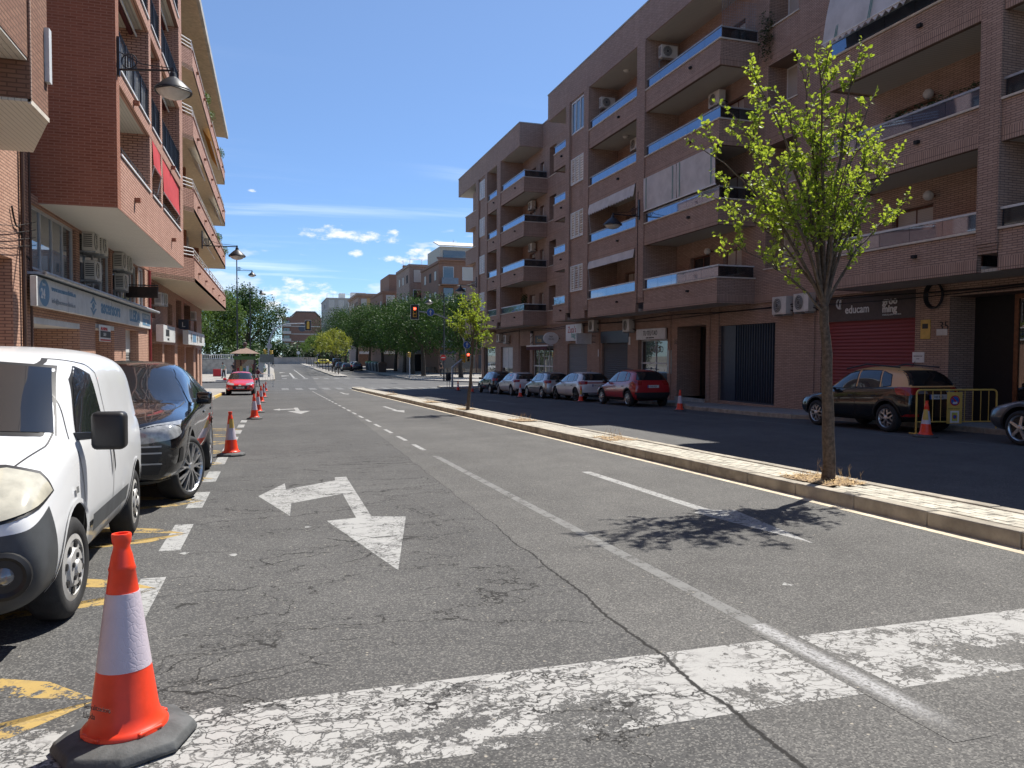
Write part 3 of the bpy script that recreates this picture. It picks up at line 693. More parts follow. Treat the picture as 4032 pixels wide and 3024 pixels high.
# ------------------------------------------------------------------ building helpers
def wall_holes(b, plane, c, u0, u1, z0, z1, holes, depth, inward):
    """flat wall at x=c (plane 'x') or y=c with rectangular openings and their reveals"""
    def mp(u, z, d=0.0): return (c+inward*d, u, z) if plane == 'x' else (u, c+inward*d, z)
    us = sorted({u0, u1, *[h[0] for h in holes], *[h[1] for h in holes]}); us = [u for u in us if u0-1e-6 <= u <= u1+1e-6]
    for a, bb in zip(us[:-1], us[1:]):
        cuts = sorted([(max(z0, h[2]), min(z1, h[3])) for h in holes if h[0] <= a+1e-6 and h[1] >= bb-1e-6])
        z = z0
        for lo, hi in cuts+[(z1, z1)]:
            if lo > z+1e-6: b.add([mp(a, z), mp(bb, z), mp(bb, lo), mp(a, lo)], [(0, 1, 2, 3)])
            z = max(z, hi)
    for h in holes:
        d = h[4] if len(h) > 4 else depth
        a, e, lo, hi = h[:4]
        for q in ([(a, lo), (a, hi)], [(a, hi), (e, hi)], [(e, hi), (e, lo)], [(e, lo), (a, lo)]):
            b.add([mp(*q[0]), mp(*q[1]), mp(*q[1], d), mp(*q[0], d)], [(0, 1, 2, 3)])
    return b
def window(parent, X, y0, y1, z0, z1, inward, fm, pane=None, blind=0.0, mull=1, fw=0.06, bm=None, name='window'):
    """frame on the x=X plane, with a pane child and a roller blind over the top part"""
    s = inward; f = MB(); t = 0.06
    a, b = X, X+s*t
    f.box(a, b, y0, y0+fw, z0, z1); f.box(a, b, y1-fw, y1, z0, z1); f.box(a, b, y0+fw, y1-fw, z0, z0+fw); f.box(a, b, y0+fw, y1-fw, z1-fw, z1)
    for k in range(1, mull+1):
        yc = y0+(y1-y0)*k/(mull+1); f.box(a+s*.005, b, yc-fw*.45, yc+fw*.45, z0+fw, z1-fw)
    o = f.build(name, fm, parent)
    MB().box(X+s*.035, X+s*.045, y0+fw*.5, y1-fw*.5, z0+fw*.5, z1-fw*.5).build('pane', pane or GLW, o)
    if blind > 0:
        MB().box(X+s*.012, X+s*.03, y0+fw, y1-fw, z1-fw-(z1-z0-2*fw)*blind, z1-fw).build('roller_blind', bm or BLIND, o)
    return o
def inner_dark(parent, X, y0, y1, z0, z1, s):
    pass

# ------------------------------------------------------------------ right-hand apartment block
XB, XM, XG = 16.0, 17.65, 17.72
COP = [4.48, 7.43, 10.40, 13.35]; SOFZ = [c-0.94 for c in COP]; CZ0, CZ1 = 15.65, 17.2
RB = thing('apartment_building', 'long brown brick apartment block with blue glass balcony railings over shuttered shops', 'building', (XG, 38, gz(38)))
def ftop(f): return SOFZ[f+1] if f < 3 else CZ0
holes = []; wins = []
def H(y0, y1, lo, hi, kind, depth=0.25):
    for f in range(4):
        z0 = COP[f]+lo; z1 = (COP[f]+hi) if hi > 0 else ftop(f)+hi
        holes.append((y0, y1, z0, z1, depth)); wins.append((y0, y1, z0, z1, depth, kind, f))
H(23.2, 24.88, 0.33, -0.12, 'blind', 0.9)
H(26.4, 27.7, -0.7, 1.35, 'blind'); H(28.7, 30.3, -0.7, 1.35, 'glass')
H(33.1, 34.5, -0.7, 1.35, 'glass'); H(35.6, 36.9, 0.1, 1.35, 'blind')
H(17.2, 18.7, -0.7, 1.35, 'blind'); H(14.6, 15.8, -0.7, 1.35, 'glass')
H(10.6, 12.2, -0.7, 1.35, 'glass'); H(20.1, 20.9, 0.3, 1.35, 'glass', 0.4)
H(47.3, 48.6, 0.05, -0.35, 'dark', 0.8)
H(49.7, 50.5, -0.7, 1.35, 'blind'); H(51.4, 52.7, -0.7, 1.35, 'glass'); H(55.7, 56.5, -0.5, 1.35, 'blind')
w = MB(); wall_holes(w, 'x', XM, -4.0, 65.6, 3.54, 16.3, holes, 0.25, 1)
w.box(XM+0.92, 29, -4, 65.6, 3.4, 16.3)
w.box(XM, 29, 65.6, 65.9, -1.6, 16.3); w.box(XM, 29, -4.3, -4, -1.6, 16.3)
w.build('wall', BRK, RB)
random.seed(11)
for (y0, y1, z0, z1, d, k, f) in wins:
    bl = {'blind': random.choice([0.75, 0.98, 0.98]), 'glass': random.choice([0, 0.12, 0.3]), 'dark': 0}[k]
    window(RB, XM+d-0.08, y0, y1, z0, z1, 1, BROW if k != 'blind' or d < .5 else WHT, blind=bl, mull=1 if y1-y0 > .9 else 0)
    if d > .5 or (z0 > COP[f]): MB().box(XM-0.05, XM+0.2, y0-0.06, y1+0.06, z0-0.05, z0-0.002).build('sill', COPE, RB)
def soldier(b, y0, y1, z0, X): b.box(X-0.006, X+0.03, y0, y1, z0, z0+0.30)
# pilasters and solid stair columns
PIL = [(13.72, 14.28), (31.52, 32.3), (37.95, 38.6), (40.68, 41.24), (54.35, 55.3), (58.05, 58.72), (60.65, 61.5)]
for (a, b) in PIL:
    p = MB(); p.box(XB-0.06, XM+0.02, a, b, 4.18, CZ0+0.02)
    for i in range(3): p.box(XB-0.045+0.015*i, XM, a+.01*i, b-.01*i, 4.18-0.075*(i+1), 4.18-0.075*i-0.012)
    p.build('pilaster', BRK, RB)
for (a, b) in ((38.6, 40.68), (58.72, 60.65)):
    MB().box(XB+0.08, XM+0.02, a, b, 3.56, CZ0+0.01).build('stair_wall', BRK, RB)
    for f in range(4):
        z0, z1 = COP[f]+0.66, COP[f]+1.98; ya, yb = a+0.12, b-0.12
        if f == 3 and a < 50:
            window(RB, XB+0.03, ya, yb, COP[f]+0.45, COP[f]+2.2, 1, WHT, mull=2, fw=0.07); continue
        fr = MB(); X0 = XB+0.0
        for yy in (ya, yb-0.07, ya+(yb-ya)/3, ya+2*(yb-ya)/3): fr.box(X0, X0+0.08, yy, yy+0.07, z0, z1)
        fr.box(X0-.003, X0+0.078, ya, yb, z0-0.05, z0); fr.box(X0-.003, X0+0.078, ya, yb, z1, z1+0.05)
        lv = fr.build('louvre', WHT, RB); MB().box(XB+0.085, XB+0.1, ya, yb, z0, z1).build('louvre_back', DARK, lv)
        sl = None; n = 10; many = MB()
        for c in range(3):
            cy = ya+(c+0.5)*(yb-ya)/3+0.02; L = (yb-ya)/3-0.09
            for r in range(n):
                cz = z0+(r+0.5)*(z1-z0)/n; tilt = -0.95 if (f+c) % 3 == 1 and r % 4 else -0.5
                if a < 50:
                    if sl is None:
                        sl = MB().box(-0.006, 0.006, -L/2, L/2, -0.044, 0.044).build('slat', WHT, lv, world=False); o = sl
                    else: o = sl.copy(); COL.objects.link(o)
                    o.parent = lv; o.location = wmat(RB).inverted() @ Vector((XB+0.045, cy, cz)); o.rotation_euler = (0, tilt, 0)
                else:
                    many.box(XB+0.03, XB+0.045, cy-L/2, cy+L/2, cz-0.05, cz+0.045)
        if a > 50: many.build('slat_set', WHT, lv)
# balconies: parapet > soldier course, coping, glass panels, hand rail, soffit
def balcony(y0, y1, f, side=None, X=XB, rail=True, gl=None, seg=1.15):
    z0, z1 = SOFZ[f], COP[f]; b = MB(); b.box(X, X+0.14, y0, y1, z0, z1)
    par = None; sides = []
    if side == 'near': sides = [(y0, y0+0.14)]
    if side == 'far': sides = [(y1-0.14, y1)]
    for (a, e) in sides: b.box(X+0.14, XM, a, e, z0, z1)
    par = b.build('balcony', BRK, RB)
    s = MB(); s.box(X-0.008, X+0.02, y0-(0.008 if side == 'near' else 0), y1, z0-0.002, z0+0.30)
    if side == 'near': s.box(X, XM, y0-0.008, y0+0.02, z0-0.0021, z0+0.299)
    s.build('soldier_course', BRKS, par)
    c = MB(); c.box(X-0.05, X+0.19, y0-(0.05 if side == 'near' else 0), y1, z1, z1+0.05)
    for (a, e) in sides: c.box(X+0.19, XM-.002, a-0.05, e+0.05, z1, z1+0.049)
    c.build('coping', COPE, par)
    sf = MB().box(X+0.14, XM+0.02, y0+(0.14 if side == 'near' else -0.0), y1, z0+0.03, z0+0.16).build('soffit', SOF, par)
    if rail:
        n = max(1, round((y1-y0)/seg)); lo, hi = z1+0.06, z1+0.46
        for i in range(n):
            a, e = y0+0.03+(y1-y0-0.06)*i/n, y0+0.03+(y1-y0-0.06)*(i+1)/n
            MB().box(X+0.055, X+0.067, a+0.006, e-0.006, lo, hi).build('glass_panel', gl or GLR, par)
        r = MB().box(X+0.03, X+0.09, y0, y1, hi, hi+0.055)
        for (a, e) in sides:
            r.box(X+0.09, XM-.01, (a+e)/2-.03, (a+e)/2+.03, hi, hi+0.05); MB().box(X+0.10, XM-0.03, (a+e)/2-.006, (a+e)/2+.006, lo, hi).build('glass_panel', GLD, par)
        r.build('hand_rail', GALV if f else WHTG, par)
    for yy in ([y0+(y1-y0)*.35] if y1-y0 > 2 else [(y0+y1)/2]):
        d = MB().box(X-0.10, X+.02, yy-0.06, yy+0.06, z0+0.55, z0+0.64); d.build('drain_spout', DARK, par)
    return par
for f in range(4):
    balcony(25.5, 31.52, f, 'near'); balcony(32.3, 37.95, f); balcony(41.24, 43.3, f, 'far'); balcony(49.0, 54.35, f, 'near')
    balcony(55.3, 58.05, f); balcony(14.28, 19.55, f, 'far'); balcony(7.0, 13.72, f, gl=GLD)
    # flush band between the bays
    for (a, b) in ((19.55, 25.5), (43.3, 49.0)):
        bb = MB().box(XM-0.012, XM+.02, a, b, SOFZ[f], SOFZ[f]+0.30).build('soldier_band', BRKS, RB)
    # corner piece at the far end
    c = MB(); c.box(XB+0.1, XM, 61.5, 65.6, SOFZ[f]-.2, COP[f]+0.1); c.build('corner_parapet', BRK, RB)
    MB().box(XB+0.6, XM, 61.5, 65.0, COP[f]+0.1, ftop(f)-.2).build('corner_window_wall', BRK, RB)
    MB().box(XB+0.05, XB+0.4, 61.5, 65.65, COP[f]+0.1, COP[f]+0.15).build('coping', COPE, RB)
    window(RB, XB+0.56, 61.7, 62.6, COP[f]+0.3, ftop(f)-.35, 1, BROW, blind=.2, mull=0)
# cornice, roof and chimneys
cor = MB()
for (a, b, x) in ((-4, 19.55, XB), (19.55, 25.5, XM-.01), (25.5, 44.4, XB), (44.4, 50.0, XM-.01), (50.0, 67.9, XB)):
    cor.box(x, XM+0.4, a, b, CZ0, CZ1)
cor.build('cornice', BRK, RB)
cc = MB()
for (a, b, x) in ((-4, 19.55, XB), (19.55, 25.5, XM-.01), (25.5, 44.4, XB), (44.4, 50.0, XM-.01), (50.0, 67.9, XB)):
    cc.box(x-.03, XM+0.45, a-.03, b+.03, CZ1, CZ1+.07)
cc.build('roof_coping', CONC, RB)
MB().box(XM+.3, 29, -4, 66, 16.2, 16.4).build('roof', CONC, RB)
sf = MB()
for (a, b) in ((7, 19.5), (25.55, 44.35), (50.05, 67.8)): sf.box(XB+.05, XM, a, b, CZ0-.012, CZ0+.05)
sf.build('cornice_soffit', SOF, RB)
for (u, v) in ((2340, 215), (1990, 530)):
    p = onX(u, v, 18.6); c = MB(); c.box(18.3, 18.9, p.y-.35, p.y+.35, 16.3, 17.75); ch = c.build('chimney', BRK, RB)
    MB().lathe([(.30, 17.75), (.30, 18.45), (.27, 18.47), (.27, 18.2)], (18.6, p.y, 0), 20).build('chimney_pot', TERRA, ch, smooth=True)
# downpipe and cable runs on the facade
MB().tube([(XB-.07, 32.05, 3.9), (XB-.07, 32.05, 9.0)], .015, 6).build('cable_pipe', DARK, RB)
MB().tube([(17.55, 2+i*1.9, 3.36-.05*math.sin(i*1.1)) for i in range(32)], .022, 6).build('cable_run', DARK, RB)
MB().tube([(17.58, 2+i*1.9, 3.27-.05*math.sin(i*.8+1)) for i in range(32)], .016, 6).build('cable_run', DARK, RB)
MB().tube([(XB+.06, 61.58, 0), (XB+.06, 61.58, 15)], .05, 8).build('downpipe', BRK, RB)

# ------------------------------------------------------------------ ground floor of the right block
def sw(y): return gz(y)+KH
GH = []   # openings: (y0,y1,z0,z1,depth)
def op(ul, ur, vtop, depth=0.3, zb=None, X=XG):
    ya, yb = Yx(ur, X), Yx(ul, X); zt = onX((ul+ur)/2, vtop, X).z
    z0 = sw((ya+yb)/2)-0.06 if zb is None else sw((ya+yb)/2)+zb
    GH.append((ya, yb, z0, zt, depth)); return ya, yb, z0, zt
s1 = op(1905, 1951, 1366); s2 = op(1972, 2019, 1366); s3 = op(2050, 2086, 1362, .9); s4 = op(2097, 2178, 1368)
s5 = op(2234, 2312, 1352, .2); s6 = op(2369, 2471, 1304, .25); s7 = op(2512, 2628, 1293, .3); s8 = op(2666, 2779, 1283, 1.3, .17)
s9 = op(2832, 3051, 1277, .35, .10); s10 = op(3232, 3601, 1156, .45); s11 = op(3735, 4150, 1150, 1.6)
gw = MB(); wall_holes(gw, 'x', XG, -4.0, 65.6, -1.7, 3.56, GH, 0.3, 1); gw.box(XG+1.9, 29, -4, 65.6, -1.7, 3.4)
gw.build('ground_floor_wall', BRK, RB)
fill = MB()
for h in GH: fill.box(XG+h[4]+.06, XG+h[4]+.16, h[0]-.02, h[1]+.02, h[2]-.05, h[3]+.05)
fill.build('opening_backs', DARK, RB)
MB().box(XB+.14, XG+.05, -4, 19.5, 3.545, 3.62).build('overhang_soffit', SOF, RB)
for yy in [s8[0]-.3, s9[1]+.05, s7[0]-.3, s10[1]+.35, s3[1]+.35, s6[1]+.25]: MB().box(XG-.05, XG+.02, yy-.05, yy+.05, sw(yy)-.1, 3.54).build('service_pipe', BRK, RB)
def shutter(s, mat, d=.1, ztop=None):
    ya, yb, z0, zt = s; zt = ztop or zt; b = MB(); n = int((zt-z0)/.11); P_ = []
    for i in range(n*2+1):
        z = z0+(zt-z0)*i/(n*2); x = XG+d+(0.018 if i % 2 else 0.0); P_.append([(x, ya+.02, z), (x, yb-.02, z)])
    b.grid(P_); return b.build('roller_shutter', mat, RB)
# shop windows and doors
window(RB, XG+.15, *s1[:2], s1[2]+.5, s1[3], 1, GRYM, mull=0); window(RB, XG+.15, *s2[:2], s2[2], s2[3], 1, GRYM, mull=1, blind=.5, bm=WHTG)
window(RB, XG+.8, *s3[:2], s3[2], s3[3], 1, DKM, mull=0)
wf = window(RB, XG+.12, *s4[:2], s4[2], s4[3], 1, WHT, mull=3, fw=.07, name='shop_front')
MB().box(XG+.10, XG+.14, s4[0], s4[1], s4[2]+1.7, s4[2]+1.78).build('transom', WHT, wf)
shutter(s5, SHLGT); shutter(s6, SHGRY, ztop=onX(2420, 1350, XG).z-.02)
MB().box(XG-.03, XG+.1, s6[0]-.15, s6[1]+.1, onX(2420, 1350, XG).z, s6[3]+.02).build('shop_fascia', BLUEP, RB)
d7 = window(RB, XG+.2, *s7[:2], s7[2], onX(2570, 1337, XG).z, 1, WHTG, mull=1, fw=.07, name='shop_front')
zt7 = s7[2]+1.75; MB().box(XG+.18, XG+.24, s7[0], s7[1], zt7, zt7+.07).build('transom', WHTG, d7)
window(RB, XG+1.2, *s8[:2], s8[2], s8[3], 1, DKM, mull=1, name='entrance_door')
MB().box(XG-.12, XG+1.2, s8[0], s8[1], sw(s8[0])-.1, s8[2]+.0).build('entrance_step', CONC, RB)
# gate: blue panel and bars
yb9 = Yx(2888, XG); gp = MB().box(XG+.08, XG+.12, yb9, s9[1], s9[2], s9[3]).build('gate_panel', BLUEP, RB)
MB().box(XG+.05, XG+.13, yb9, s9[1], onX(2860, 1360, XG).z-.03, onX(2860, 1360, XG).z+.03).build('gate_rail', BLUEP, gp)
nb = 17; bar0 = None
for i in range(nb):
    yy = s9[0]+.06+(yb9-s9[0]-.1)*i/(nb-1)
    if bar0 is None:
        bar0 = MB().box(-.03, .03, -.022, .022, 0, s9[3]-s9[2]-.06).build('gate_bar', BLUEP, RB, world=False); o = bar0
    else: o = bar0.copy(); COL.objects.link(o); o.parent = RB
    o.location = wmat(RB).inverted() @ Vector((XG+.08, yy, s9[2]+.06))
MB().box(XG+.05, XG+.12, s9[0], yb9, s9[2]-.0, s9[2]+.06).build('gate_sill', BLUEP, RB); MB().box(XG-.02, XG+.3, s9[0], s9[1], sw(s9[0])-.1, s9[2]-.002).build('gate_plinth', BRK, RB)
# red shutter shop with brown board
zb10 = onX(3440, 1258, XG).z
shutter(s10, SHRED, .18, zb10)
MB().box(XG+.1, XG+.16, s10[0]-.0, s10[1], zb10-.001, s10[3]).build('shop_fascia', SIGNBR, RB)
# portal with wooden door
window(RB, XG+.9, s11[0], Yx(3990, XG+.9), s11[2], s11[3], 1, WOOD, mull=1, fw=.12, name='entrance_door')
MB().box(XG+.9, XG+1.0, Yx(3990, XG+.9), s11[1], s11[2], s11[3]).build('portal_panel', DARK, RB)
# ------------------------------------------------------------------ air conditioners
def make_ac():
    r = thing('air_conditioner', 'x', 'air conditioner')
    MB().box(-.40, .40, -.15, .15, 0, .55).build('casing', ACM, r, bevel=.012)
    g = MB().lathe([(.0, -.165), (.20, -.165), (.225, -.15)], (-.10, 0, .28), 24, 'y').build('fan_grille', ACG, r, smooth=True)
    rg = MB()
    for q in (.08, .13, .18, .22): rg.tube([(-.10+q*math.cos(a), -.17, .28+q*math.sin(a)) for a in [math.pi*2*i/20 for i in range(21)]], .006, 4, False)
    rg.build('grille_ring', ACM, g)
    MB().box(.18, .39, -.153, -.149, .06, .50).build('front_panel', P('ac_panel', (.68, .66, .61), .5, var=.05), r)
    s = MB()
    for i in range(7): s.box(-.403, -.398, -.11, .11, .10+.055*i, .128+.055*i)
    s.build('side_vent', ACG, r)
    k = MB()
    for x in (-.28, .28): k.box(x-.02, x+.02, -.17, .30, -.05, 0); k.box(x-.02, x+.02, .28, .30, -.30, 0)
    k.build('bracket', GALV, r); MB().tube([(.40, .05, .12), (.46, .08, .10), (.46, .25, .02)], .018, 6).build('pipe', DKM, r)
    return r
AC0 = make_ac(); _acn = [0]
def ac(p, rz, label, group='air conditioner units on the walls', sc=None):
    if _acn[0] == 0: o = AC0; o.location = p; o.rotation_euler = (0, 0, rz); tag(o, label, None, group)
    else: o = dup(AC0, p, rz, label, group)
    if sc: o.scale = sc
    _acn[0] += 1; return o
W, E_, S = rad(-90), rad(90), 0.0
p = onY(2630, 232, 31.2); ac((p.x, 31.2, p.z), S, 'beige air conditioner on the end wall of the top balcony with smoked glass side')
p = onY(2390, 428, 37.65); ac((p.x, 37.65, p.z), S, 'beige air conditioner on the end wall of the top narrow balcony')
p = onX(2822, 418, 17.3); ac((17.3, p.y, p.z), W, 'beige air conditioner above the third floor balcony beside a roller blind')
p = onX(2505, 590, 17.3); ac((17.3, p.y, p.z), W, 'air conditioner above the third floor narrow balcony, next to the downlight')
for v, t in ((825, 'third floor'), (990, 'second floor')):
    p = onX(2094, v, 17.4); ac((17.4, p.y, p.z), W, f'beige air conditioner on the {t} balcony wall of the farther bay')
for (u, v, t) in ((1966, 1347, 'air conditioner beside another over the shop window near the traffic mast'), (1993, 1352, 'lower air conditioner of the pair over the shop window near the traffic mast'),
                  (2336, 1305, 'air conditioner on the wall beside the white shop sign with red script'), (2474, 1306, 'large air conditioner over the dark blue shop fascia'),
                  (3080, 1238, 'white air conditioner above the black barred gate, next to the gate side'), (3166, 1228, 'white air conditioner beside the brown shop board')):
    p = onX(u, v, 17.5); ac((17.5, p.y, p.z), W, t, sc=(1, 1, 1.15))
# ------------------------------------------------------------------ awnings on the right block
def cloth_panel(y0, y1, z0, z1, xa, xb, n=14, scallop=0.0, sag=.02):
    b = MB(); rows = 8
    for th in (0.0, 0.006):
        b.grid([[(xb+(xa-xb)*(i/rows)+th+sag*math.sin(math.pi*i/rows)*math.sin(5*j/n), y0+(y1-y0)*j/n, z1+(z0-z1)*(i/rows)-(abs(math.sin(j*math.pi/2))*scallop if i == rows else 0)) for j in range(n+1)] for i in range(rows+1)])
    return b
a = thing('awning', 'wide pale drop awning of two panels with green stripes on the second floor balcony', 'awning', (15.97, 28.5, 8.0))
for (y0, y1) in ((25.62, 28.5), (28.56, 31.45)):
    q = cloth_panel(y0, y1, 8.02, 9.44, 15.93, 15.90).build('cloth', FABW, a, smooth=True)
    st = MB()
    for yy in (y0+.22, y1-.3):
        st.box(15.885, 15.892, yy, yy+.02, 8.05, 9.42); st.box(15.885, 15.892, yy+.05, yy+.07, 8.05, 9.42)
    st.build('stripe', FABG, q)
MB().tube([(15.93, 25.6, 8.0), (15.93, 31.47, 8.0)], .03, 8).build('bottom_bar', WHT, a)
for f, zb, lab in ((1, .5, 'short scalloped white awning rolled up over the second floor narrow balcony'), (0, .42, 'short plain white awning rolled up over the first floor narrow balcony')):
    a = thing('awning', lab, 'awning', (15.9, 35, SOFZ[f+1]-.5))
    for (y0, y1) in ((32.45, 35.2), (35.25, 37.8)):
        cloth_panel(y0, y1, SOFZ[f+1]-zb, SOFZ[f+1]-.02, 15.90, 15.97, 18, .10 if f else .0).build('cloth', FABW, a, smooth=True)
    MB().tube([(16.08, 32.4, SOFZ[f+1]-.06), (16.08, 37.9, SOFZ[f+1]-.06)], .04, 8).build('roller', GALV, a)
    MB().tube([(15.85, 37.6, SOFZ[f+1]-zb), (16.0, 37.65, COP[f]+.5)], .012, 6).build('stay', GALV, a)
a = thing('awning', 'large scalloped cream awning with green stripes hanging over the third floor balcony', 'awning', (15.8, 17, 10.6))
q = cloth_panel(14.5, 19.4, 10.75, 12.45, 15.62, 15.95, 40, .12, .05).build('cloth', FABW, a, smooth=True)
st = MB()
for yy in (14.9, 16.2, 17.5, 18.8):
    for k in (0, .06): st.prism([(15.60, yy+k, 10.78), (15.60, yy+k+.025, 10.78), (15.935, yy+k+.025, 12.43), (15.935, yy+k, 12.43)], (-.008, 0, 0))
st.build('stripe', FABG, q); MB().tube([(15.63, 14.45, 10.78), (15.63, 19.45, 10.78)], .022, 8).build('bottom_bar', WHT, a)
# balcony plants, lamps and hangings on the right block
def leaf_cloud(b, centres, n, r, size, seed):
    random.seed(seed)
    for _ in range(n):
        c = random.choice(centres); d = Vector((random.gauss(0, 1), random.gauss(0, 1), random.gauss(0, 1))).normalized()*r*random.random()**.4
        p = Vector(c)+d; s = size*random.uniform(.5, 1.2)
        u = Vector((random.gauss(0, 1), random.gauss(0, 1), random.gauss(0, .6))).normalized(); v = u.orthogonal().normalized()
        b.add([p-u*s, p-v*s*.45, p+u*s, p+v*s*.45], [(0, 1, 2, 3)])
def plant(name, label, cat, centres, n, r, size, mat, seed, pot=None, group=None):
    base = Vector(centres[0]); t = thing(name, label, cat, base, group=group)
    b = MB(); leaf_cloud(b, centres, n, r, size, seed); b.build('foliage', mat, t)
    if pot: MB().lathe([(.11, 0), (.15, .25), (.16, .26), (.13, .24)], (pot[0], pot[1], pot[2]), 14).build('pot', TERRA, t, smooth=True)
    return t
p = onX(3015, 110, 17.45); plant('hanging_plant', 'dark green trailing plant hanging from a fourth floor sill', 'plant', [(17.5, p.y, p.z+.3-.2*i) for i in range(7)], 700, .32, .06, LEAFH, 1)
plant('flower_box', 'long row of grey green plants along the second floor balcony rail', 'plant', [(16.35, 14.7+.35*i, COP[1]+.62) for i in range(9)], 900, .18, .05, LEAFH, 2)
plant('flower_box', 'dark leafy plants behind the first floor side glass', 'plant', [(16.5+.2*i, 25.75, COP[0]+.35) for i in range(5)], 420, .2, .05, LEAFH, 3)
plant('potted_shrub', 'tall dark potted shrub on the first floor balcony of the farther bay', 'plant', [(16.6, 50.6, COP[0]+.3+.2*i) for i in range(5)], 400, .25, .07, LEAFH, 4)
for (y, z) in ((35.2, CZ0), (35.2, SOFZ[3])): 
    l = thing('ceiling_light', 'round white ceiling light under the %s of the narrow balconies' % ('cornice' if z > 15 else 'fourth floor slab'), 'ceiling light', (16.8, y, z-.1))
    MB().lathe([(0, -.1), (.1, -.085), (.15, -.03), (.16, .02)], (16.8, y, z-.02), 18).build('globe', LAMPW, l, smooth=True); MB().lathe([(.17, .0), (.17, .03)], (16.8, y, z-.01), 18).build('rim', GALV, l)
for (u, v, lab) in ((2785, 990, 'on the first floor wall by a curtained door'), (3655, 770, 'on the first floor wall between two brown windows'), (3655, 370, 'on the second floor wall above the row of plants')):
    p = onX(u, v, 17.4); l = thing('wall_globe', 'white globe lamp '+lab, 'wall lamp', (17.6, p.y, p.z-.15))
    MB().lathe([(0.0001, -.14), (.08, -.115), (.13, -.05), (.14, 0), (.13, .05), (.08, .115), (.0001, .14)], (17.4, p.y, p.z), 18).build('globe', LAMPW, l, smooth=True); MB().box(17.4, 17.64, p.y-.02, p.y+.02, p.z-.02, p.z+.02).build('arm', BROW, l)
def bird_net():
    t = thing('balcony_mesh', 'wire mesh screen standing above the smoked glass of the top balcony', 'mesh screen', (17, 25.57, COP[3]+.5)); b = MB()
    for i in range(15): x = 16.1+.1*i; b.tube([(x, 25.57, COP[3]+.5), (x, 25.57, COP[3]+1.5)], .006, 4)
    for i in range(11): z = COP[3]+.5+.1*i; b.tube([(16.1, 25.57, z), (17.6, 25.57, z)], .006, 4)
    b.build('wire', GRYM, t)
bird_net()
# ------------------------------------------------------------------ shop signs on the right block
DXR = (0, -1, 0)
def board(name, label, X, ya, yb, z0, z1, mat, th=.06, cat='sign', out=-1):
    t = thing(name, label, cat, (X, (ya+yb)/2, z0)); MB().box(X, X+out*th, ya, yb, z0, z1).build('board', mat, t, bevel=.006); return t
p = onX(3345, 1235, XG+.08); t = thing('shop_sign', 'white educam and grooming lettering on the brown board over the red shutter', 'sign', (XG+.09, p.y, p.z))
text('educam', .36, (XG+.09, p.y+.22, onX(3300, 1236, XG).z), DXR, LETW, t, bold=.006, xs=.95)
gl = MB(); c0 = Vector((XG+.085, onX(3302, 1205, XG).y+.02, onX(3302, 1210, XG).z+.12))
for k in range(9):
    a0 = rad(60+25*k); gl.tube([c0+Vector((0, -.17*math.cos(a0), .17*math.sin(a0))), c0+Vector((0, -.17*math.cos(a0+.4), .17*math.sin(a0+.4)))], .028, 5)
gl.tube([c0+Vector((0, .02, -.16)), c0+Vector((0, -.02, .12))], .04, 5); gl.build('globe_mark', LETW, t)
p = onX(3474, 1200, XG+.08)
text('groo', .30, (XG+.09, p.y, onX(3500, 1196, XG).z), DXR, LETW, t, bold=.012); text('ming', .30, (XG+.09, p.y+.01, onX(3500, 1227, XG).z), DXR, LETW, t, bold=.012)
text('PERRUQUERIA CANINA', .07, (XG+.09, p.y, onX(3500, 1241, XG).z), DXR, LETW, t)
ya, yb = Yx(2628, XG), Yx(2514, XG); z0, z1 = onX(2570, 1337, XG).z, onX(2570, 1294, XG).z
t = board('shop_sign', 'white shop board reading TU TEU TAO over a glass door', XG-.06, ya, yb, z0, z1, WHTG, .08)
text('TU\u00b7TEU\u00b7TAO', (z1-z0)*.62, (XG-.145, (ya+yb)/2, z0+(z1-z0)*.38), DXR, LETK, t, align='CENTER', xs=.78)
text('CUINA TRADICIONAL', .085, (XG-.145, (ya+yb)/2, z0+.06), DXR, LETK, t, align='CENTER')
text('OLRO', .42, (XG+.18, (ya+yb)/2, z0-.62), (0, 1, 0), P('ghost_lettering', (.35, .35, .35), .6), t, align='CENTER')
ya, yb = Yx(2302, XG), Yx(2240, XG); z0, z1 = onX(2270, 1342, XG).z, onX(2270, 1277, XG).z
t = board('shop_sign', 'square white shop sign with red and teal script above a grey shutter', XG-.1, ya, yb, z0, z1, WHT, .12)
text("Zuta's", .55, (XG-.225, yb-.35, z0+(z1-z0)*.5), DXR, P('letter_red', (.5, .06, .05), .5), t); text('bag', .5, (XG-.225, yb-.95, z0+(z1-z0)*.2), DXR, P('letter_teal', (.06, .35, .30), .5), t)
t = thing('shop_sign', 'blank grey projecting sign board by the square script sign', 'sign', (XG-.5, Yx(2312, XG-.5), onX(2310, 1355, XG-.5).z))
yy = Yx(2312, XG-.5); zz = onX(2310, 1355, XG-.5).z
MB().box(XG-1.2, XG-.25, yy-.05, yy+.05, zz, zz+.62).build('board', WHTG, t, bevel=.01); MB().box(XG-.25, XG, yy-.02, yy+.02, zz+.1, zz+.14).build('bracket', DKM, t); MB().box(XG-.25, XG, yy-.02, yy+.02, zz+.45, zz+.49).build('bracket', DKM, t)
pc = onX(2176, 1332, XG-.5); t = thing('shop_sign', 'oval white projecting sign over the shop with white window frames', 'sign', (XG-.4, pc.y, pc.z-.5))
MB().lathe([(0, -.03), (.5, -.03), (.5, .03), (0, .03)], (0, 0, 0), 32, 'y').xf(Matrix.Translation((XG-.62, pc.y, pc.z)) @ Matrix.Diagonal((1.05, 1, .8, 1))).build('board', WHT, t); MB().box(XG-.12, XG, pc.y-.02, pc.y+.02, pc.z-.03, pc.z+.03).build('bracket', DKM, t)
